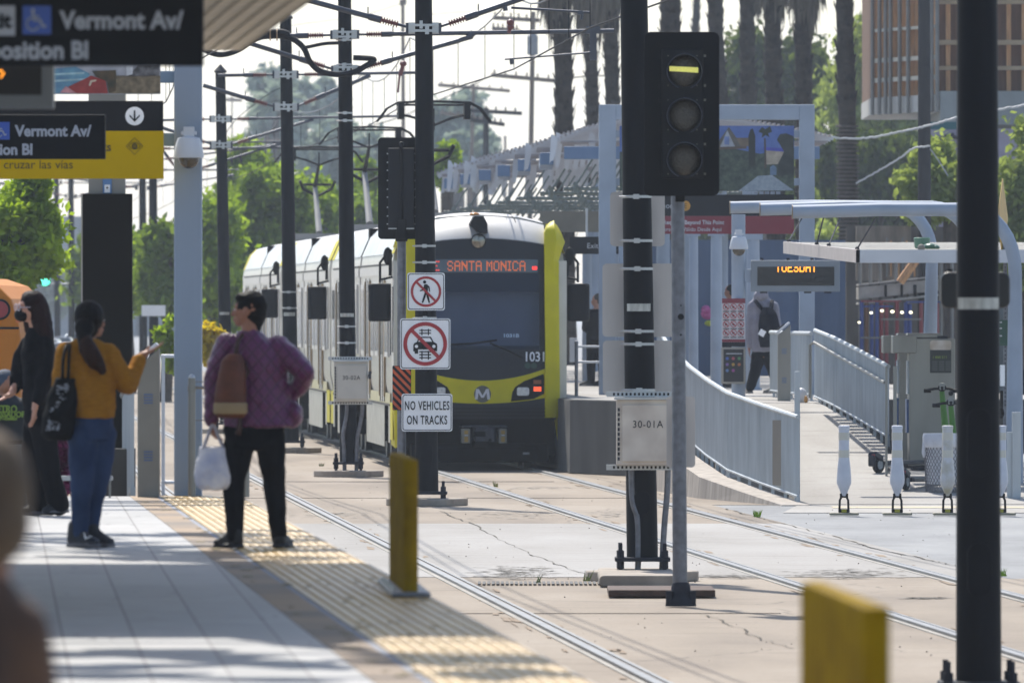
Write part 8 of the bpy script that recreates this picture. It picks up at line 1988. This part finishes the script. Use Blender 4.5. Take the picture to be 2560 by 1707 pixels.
# ---------------- woman in black, walking
Y = 81.6; J = mk(Y)
t = thing('person', 'woman in black with a face mask and long dark hair walking left', 'person', J(110, 1290))
hc = J(76, 768); b = MB(); P, hm = head(b, hc, R(-112), 1.0); cap(b, J(84, 785), J(92, 830), .045, .05)
loft(b, [ring(70, 118, 826, .05), ring(62, 128, 850, .09), ring(62, 130, 920, .11), ring(66, 130, 980, .1), ring(62, 134, 1040, .11), ring(75, 125, 1070, .09)])
chain(b, [J(110, 858, -.08), J(112, 940, -.12), J(92, 1010, -.16)], [.045, .036, .024]); hand(b, J(90, 1014, -.16), (-.1, 0, -1), (-1, .3, 0), 1.0, .2, 1)
chain(b, [J(72, 860, .1), J(52, 930, .1), J(30, 980, .0)], [.045, .036, .024]); hand(b, J(28, 984, .0), (-.8, -.2, -.5), (0, 0, 1), .9, .3, -1)
chain(b, [J(92, 1060, .06), J(85, 1150, .02), J(98, 1262, .1)], [.085, .056, .036]); chain(b, [J(104, 1060, -.06), J(120, 1160, -.06), J(148, 1258, -.05)], [.085, .056, .036])
remesh(b, 'body', M_SKIN2, t, .0065, 3); eyes(t, P)
mb1 = mat('black knit', '#101014', .9, spec=.12, var=.2, scale=12, bump=.3)
q = MB(); loft(q, [ring(72, 114, 818, .06), ring(60, 132, 838, .1), ring(52, 140, 880, .13), ring(56, 138, 940, .13), ring(56, 140, 1000, .135), ring(60, 140, 1030, .13)]); chain(q, [J(112, 860, -.06), J(114, 930, -.11), J(98, 998, -.15)], [.072, .06, .045]); chain(q, [J(72, 862, .08), J(50, 900, .1), J(46, 935, .1), J(38, 968, .04)], [.07, .065, .06, .045])
remesh(q, 'top', mb1, t, .01, 4, disp=(.02, .09))
q = MB(); loft(q, [ring(58, 138, 1020, .12), ring(60, 138, 1050, .13), ring(70, 130, 1075, .11)]); chain(q, [J(90, 1062, .06), J(84, 1120, .03), J(84, 1180, .02), J(96, 1262, .1)], [.1, .085, .075, .07]); chain(q, [J(108, 1062, -.06), J(118, 1130, -.06), J(128, 1190, -.06), J(148, 1262, -.05)], [.1, .085, .078, .075]); remesh(q, 'trousers', M_TROU, t, .01, 4, disp=(.016, .09))
shoe(t, (J(158, 0).x, Y - .05, zf + .02), (J(116, 0).x, Y - .09, zf), M_SHOEB, M_SOLEG); shoe(t, (J(106, 0).x, Y + .1, zf), (J(66, 0).x, Y + .07, zf), M_SHOEB, M_SOLEG)
q = MB(); q.ball(hc + Vector((.02, .0, .03)), .098, .086, .092); chain(q, [J(96, 770), J(106, 810, -.02), J(112, 850, -.04), J(118, 895, -.05)], [.08, .075, .07, .04]); chain(q, [J(70, 745, .04), J(66, 790, .06), J(70, 830, .08)], [.05, .035, .025]); remesh(q, 'hair', mat('dark brown hair', '#120a0a', .65, spec=.15, c2='#2a1412', scale=6, stretch=(2, 2, .3), bump=.4), t, .007, 2, disp=(.01, .03))
q = MB(); f, s = frame(R(-112)); c = hc + f * .065 - Vector((0, 0, .055)); q.ball(c, .055, .058, .05, rot=hm); q.ball(c + f * .02, .03, .03, .035); remesh(q, 'face_mask', M_BLACK, t, .006, 2)
q = MB()
for a in (-1, 1):
    c = hc + f * .1 + s * a * .032 + Vector((0, 0, .0)); nn = 16; q.tube([c + (s * math.cos(2 * math.pi * k / nn) * .026) + Vector((0, 0, .024 * math.sin(2 * math.pi * k / nn))) for k in range(nn + 1)], .0035, 5)
    q.tube([c + s * a * .026, hc + s * a * .078 - f * .01], .0035, 5)
q.build('glasses', mat('pale glasses', '#b9aeb8', .3), t)
# ---------------- seated attendant at the far left
Y = 86.0; J = mk(Y)
t = thing('person', 'attendant in a dark shirt lettered METRO AMBASSADOR sitting at the left edge', 'person', J(20, 1240))
bx = MB(); bx.box(J(-80, 0).x, J(70, 0).x, Y - .25, Y + .25, 1.0, 1.46); own(bx, 'bench', M_CONC, 'low concrete bench under the seated attendant', 'bench', bevel=.015)
hc = J(12, 962); b = MB(); P, hm = head(b, hc, R(-20), 1.0)
loft(b, [ring(-6, 36, 992, .05), ring(-40, 64, 1012, .09), ring(-38, 64, 1060, .12), ring(-36, 62, 1084, .13), ring(-36, 62, 1100, .13)])
chain(b, [hc, J(14, 1000)], [.05, .055]); chain(b, [J(-34, 1016), J(-46, 1050, .05), J(-20, 1040, .25)], [.05, .038, .025]); chain(b, [J(58, 1016), J(66, 1060, .05), J(40, 1050, .25)], [.05, .038, .025])
hand(b, J(-18, 1038, .25), (.5, .6, .3), (0, 0, 1), .9, .3, 1); hand(b, J(38, 1048, .25), (-.5, .6, .3), (0, 0, 1), .9, .3, -1)
for s_ in (-1, 1): chain(b, [J(14 + s_ * 28, 1088), J(14 + s_ * 34, 1085, .42), J(14 + s_ * 34, 1225, .45)], [.085, .055, .04]); 
remesh(b, 'body', M_SKIN, t, .01, 3); eyes(t, P)
q = MB(); loft(q, [ring(-10, 40, 988, .06), ring(-44, 70, 1010, .11), ring(-44, 72, 1050, .14), ring(-42, 70, 1100, .15)]); chain(q, [J(-36, 1018), J(-50, 1052, .05)], [.075, .06]); chain(q, [J(60, 1018), J(72, 1060, .05)], [.075, .06]); remesh(q, 'shirt', mat('charcoal shirt', '#24272c', .85, var=.15, scale=8), t, .01, 3)
q = MB()
for s_ in (-1, 1): chain(q, [J(14 + s_ * 28, 1090), J(14 + s_ * 34, 1084, .42), J(14 + s_ * 34, 1215, .45)], [.1, .075, .055])
remesh(q, 'trousers', M_TROU, t, .012, 3)
for s_ in (-1, 1): shoe(t, (J(14 + s_ * 34, 0).x, Y + .42, zf), (J(14 + s_ * 36, 0).x, Y + .66, zf), M_SHOEB, M_SHOEB)
q = MB(); q.ball(hc + Vector((0, -.0, .035)), .088, .1, .085); q.ball(hc + Vector((0, .09, .02)), .07, .06, .015); remesh(q, 'cap', mat('blue grey cap', '#3c4656', .8, var=.15, scale=12), t, .008, 2)
for st, py, h_ in (('METRO', 1030, .075), ('AMBASSADOR', 1042, .062), ('SUPPORT + CONNECT', 1049, .024)):
    p = J(12, py, -.2); text(st, 'lettering', mat('lime print', '#7f9a3a', .7), t, p.x, Y - .165, p.z, h_, xs=.82, align='CENTER', depth=.04, bold=.002)
# ---------------- blurred seated person right in front of the camera
Y = 21.0; J = mk(Y)
t = thing('person', 'out-of-focus seated person in a brown coat and tan hood, closest to the camera', 'person', J(-60, 2050))
hc = J(-40, 1236); b = MB(); head(b, hc, R(15), 1.0); chain(b, [hc, hc - Vector((.01, 0, .17))], [.05, .06]); cz = hc.z
loft(b, [(hc.x - .03, Y, cz - .16, .08, .06), (hc.x - .10, Y, cz - .22, .16, .1), (hc.x - .1, Y, cz - .5, .15, .11), (hc.x - .1, Y, cz - .72, .17, .13)])
for s_ in (-1, 1):
    chain(b, [Vector((hc.x - .1 + s_ * .15, Y, cz - .25)), Vector((hc.x - .1 + s_ * .19, Y + .02, cz - .52)), Vector((hc.x - .1 + s_ * .1, Y + .25, cz - .58))], [.05, .04, .026]); hand(b, Vector((hc.x - .1 + s_ * .1, Y + .26, cz - .58)), (-s_ * .5, .8, 0), (0, 0, -1), .95, .3, s_)
    chain(b, [Vector((hc.x - .1 + s_ * .09, Y, cz - .7)), Vector((hc.x - .1 + s_ * .1, Y + .42, cz - .68)), Vector((hc.x - .1 + s_ * .1, Y + .46, 1.08))], [.085, .058, .04])
remesh(b, 'body', M_SKIN, t, .01, 3)
q = MB(); loft(q, [(hc.x - .04, Y, cz - .14, .08, .08), (hc.x - .09, Y, cz - .2, .17, .12), (hc.x - .1, Y, cz - .5, .19, .15), (hc.x - .1, Y, cz - .76, .2, .17)])
for s_ in (-1, 1): chain(q, [Vector((hc.x - .1 + s_ * .15, Y, cz - .26)), Vector((hc.x - .1 + s_ * .2, Y + .02, cz - .52)), Vector((hc.x - .1 + s_ * .11, Y + .22, cz - .58))], [.075, .06, .045])
remesh(q, 'coat', mat('brown coat', '#6b4c36', .8, c2='#3a2a22', scale=4), t, .012, 3)
q = MB(); q.ball(hc + Vector((0, -.01, .01)), .092, .11, .115); q.ball(hc + Vector((.005, -.02, -.05)), .085, .1, .09); remesh(q, 'hood', mat('tan hood', '#6b5944', .85, c2='#3f2e22', scale=5), t, .01, 3)
q = MB()
for s_ in (-1, 1): chain(q, [Vector((hc.x - .1 + s_ * .09, Y, cz - .7)), Vector((hc.x - .1 + s_ * .1, Y + .42, cz - .67)), Vector((hc.x - .1 + s_ * .1, Y + .46, 1.1))], [.1, .075, .055])
remesh(q, 'trousers', M_TROU, t, .014, 2)
for s_ in (-1, 1): shoe(t, (hc.x - .1 + s_ * .1, Y + .44, 1.0), (hc.x - .1 + s_ * .1, Y + .68, 1.0), M_SHOEB, M_SHOEB)
q = MB(); q.box(hc.x - .6, hc.x + .02, Y - .25, Y + .25, 1.0, cz - .79); own(q, 'bench', M_CONC, 'bench under the blurred person at the lower left edge', 'bench', bevel=.015)

# ---------------- man with a backpack on the far platform
Y = 183.0; J = mk(Y)
def ring(px0, px1, py, ry, dy=0.0): a = J(px0, py, dy); c = J(px1, py, dy); return ((a.x + c.x) / 2, Y + dy, a.z, (c.x - a.x) / 2, ry)
t = thing('person', 'man in a grey hooded top and dark trousers walking away with a navy backpack', 'person', J(1910, 983))
hc = J(1903, 722); b = MB(); P, hm = head(b, hc, R(20)); cap(b, J(1903, 730), J(1904, 752), .05, .055)
loft(b, [ring(1892, 1918, 750, .06), ring(1880, 1932, 762, .1), ring(1882, 1932, 800, .12), ring(1884, 1930, 850, .11), ring(1884, 1932, 880, .12), ring(1890, 1928, 894, .1)])
chain(b, [J(1882, 766), J(1876, 820), J(1873, 868)], [.05, .04, .028]); hand(b, J(1873, 872), (0, 0, -1), (1, 0, 0), 1, .3, 1); chain(b, [J(1932, 766), J(1942, 815), J(1938, 860, -.1)], [.05, .04, .028]); hand(b, J(1938, 864, -.1), (0, 0, -1), (-1, 0, 0), 1, .3, 1)
chain(b, [J(1896, 888), J(1888, 925, -.05), J(1874, 972, -.1)], [.09, .06, .04]); chain(b, [J(1920, 888), J(1934, 925, .1), J(1942, 970, .25)], [.09, .06, .04])
remesh(b, 'body', M_SKIN, t, .012, 3); eyes(t, P)
q = MB(); loft(q, [ring(1886, 1922, 742, .09), ring(1876, 1934, 758, .13), ring(1875, 1936, 800, .15), ring(1878, 1936, 850, .14), ring(1880, 1936, 880, .15)]); chain(q, [J(1881, 766), J(1875, 820), J(1873, 862)], [.085, .07, .055]); chain(q, [J(1934, 766), J(1943, 815), J(1939, 855, -.08)], [.085, .07, .055]); q.ball(J(1903, 738, -.05), .12, .12, .1); remesh(q, 'hooded_top', mat('grey marl cotton', '#85848f', .85, var=.12, scale=9), t, .014, 3, disp=(.03, .12))
q = MB(); q.ball(J(1903, 720, 0), .105, .12, .13); remesh(q, 'hood', MATS['grey marl cotton'], t, .012, 2)
q = MB(); loft(q, [ring(1880, 1936, 872, .14), ring(1882, 1936, 890, .14)]); chain(q, [J(1896, 892), J(1889, 925, -.05), J(1875, 968, -.1)], [.12, .095, .075]); chain(q, [J(1921, 892), J(1934, 925, .1), J(1943, 966, .25)], [.12, .095, .075]); remesh(q, 'trousers', mat('ink trousers', '#0d1018', .9, spec=.1, var=.2), t, .014, 3, disp=(.02, .1))
shoe(t, (J(1876, 0).x, Y - .1, RZ + .004), (J(1868, 0).x, Y + .14, RZ + .004), mat('pale shoe', '#7d7a74', .7), M_SOLEG); shoe(t, (J(1942, 0).x, Y + .25, RZ + .004), (J(1912, 0).x, Y + .3, RZ + .004), MATS['pale shoe'], M_SOLEG)
bt = thing('backpack', 'navy backpack on the man in the grey hooded top', 'bag', J(1920, 868, -.2)); mn = mat('navy nylon', '#0c1120', .8, spec=.1, var=.2)
q = MB(); loft(q, [(J(1920, 0).x, Y - .22, J(0, 868).z, .13, .06), (J(1922, 0).x, Y - .25, J(0, 850).z, .17, .1), (J(1922, 0).x, Y - .26, J(0, 815).z, .175, .12), (J(1920, 0).x, Y - .24, J(0, 785).z, .14, .1), (J(1918, 0).x, Y - .2, J(0, 768).z, .08, .06)]); remesh(q, 'pack', mn, bt, .014, 3)
for a, c in (((1914, 785), (1888, 752)), ((1926, 785), (1930, 752))):
    q = MB(); q.tube([J(*a, -.22), J((a[0] + c[0]) / 2, 768, -.19), J(*c, -.08)], .032, 6); q.build('strap', mn, bt, True)
q = MB(); q.obox(J(1904, 832, -.36), .1, .02, .1, ang=R(30), ax='Y'); q.build('tag', M_WHITE, bt); q = MB(); q.obox(J(1932, 862, -.33), .06, .02, .02); q.build('logo_patch', M_WHITE, bt)
# ---------------- figures partly hidden on the far platform
def hidden(px, py, Y, label, coat, face, facing, hairm):
    J = mk(Y); s = F / Y; t = thing('person', label, 'person', (J(px, 0).x, Y, RZ)); k = 1.0; x = J(px, 0).x; hz = J(0, py).z; H = hz + .1 - RZ; fz = RZ; b = MB(); hc = Vector((x, Y, hz)); P, hm = head(b, hc, facing)
    Q = lambda dx, dy, h: Vector((x + dx, Y + dy, fz + h * H)); cap(b, hc, Q(0, 0, .84), .05, .055)
    L_ = lambda k_: [(x, Y, fz + h * H, rx * k_, ry * k_) for h, rx, ry in ((.84, .1, .07), (.81, .19, .1), (.7, .17, .12), (.6, .16, .11), (.52, .17, .12), (.48, .15, .1))]
    loft(b, L_(.9))
    for s_ in (-1, 1): chain(b, [Q(s_ * .17, 0, .8), Q(s_ * .21, .0, .63), Q(s_ * .1, .16, .58)], [.05, .038, .026]); hand(b, Q(s_ * .09, .17, .58), (-s_ * .7, .5, 0), (0, -1, 0), .95, .4, s_); chain(b, [Q(s_ * .09, 0, .48), Q(s_ * .1, .02, .27), Q(s_ * .1, 0, .04)], [.085, .06, .04])
    remesh(b, 'body', face, t, .014, 3); eyes(t, P)
    q = MB(); loft(q, L_(1.15)); [chain(q, [Q(s_ * .17, 0, .8), Q(s_ * .21, 0, .63), Q(s_ * .12, .14, .58)], [.075, .06, .045]) for s_ in (-1, 1)]; remesh(q, 'jacket', coat, t, .016, 3)
    q = MB(); [chain(q, [Q(s_ * .08, 0, .5), Q(s_ * .1, .02, .27), Q(s_ * .1, 0, .05)], [.11, .085, .07]) for s_ in (-1, 1)]; remesh(q, 'trousers', M_TROU, t, .016, 3)
    for s_ in (-1, 1): shoe(t, (x + s_ * .1, Y - .02, RZ + .004), (x + s_ * .1 + math.sin(facing) * .2, Y + .2 * math.cos(facing), RZ + .004), M_SHOEB, M_SOLEG)
    q = MB(); f, s2 = frame(facing); q.ball(hc + Vector((0, 0, .035)) - f * .025, .084, .084, .085); q.ball(hc - f * .05, .07, .07, .08); remesh(q, 'hair', hairm, t, .012, 2)
hidden(1492, 750, 200, 'person in dark clothes half hidden behind the left upright of the portal', M_BLACK, M_SKIN2, R(-70), mat('grey brown hair', '#4a4038', .7))
hidden(1824, 728, 196, 'person whose head shows left of the sign post above the rules panel', M_BLACK, M_SKIN, R(-60), M_HAIR)
HAZE = 0.00019
# ================================================================ haze
hm = bpy.data.materials.new('haze'); hm.use_nodes = True; n = hm.node_tree.nodes; n.clear()
pv = n.new('ShaderNodeVolumePrincipled'); pv.inputs['Color'].default_value = (0.76, 0.86, 1.0, 1); pv.inputs['Density'].default_value = HAZE
pv.inputs['Anisotropy'].default_value = 0.6
out = n.new('ShaderNodeOutputMaterial'); hm.node_tree.links.new(pv.outputs[0], out.inputs['Volume'])
mb = MB(); mb.box(-1000, 1000, -30, 3300, -1.1, 62)
if HAZE > 0: tag(mb.build('haze', hm), kind='stuff')
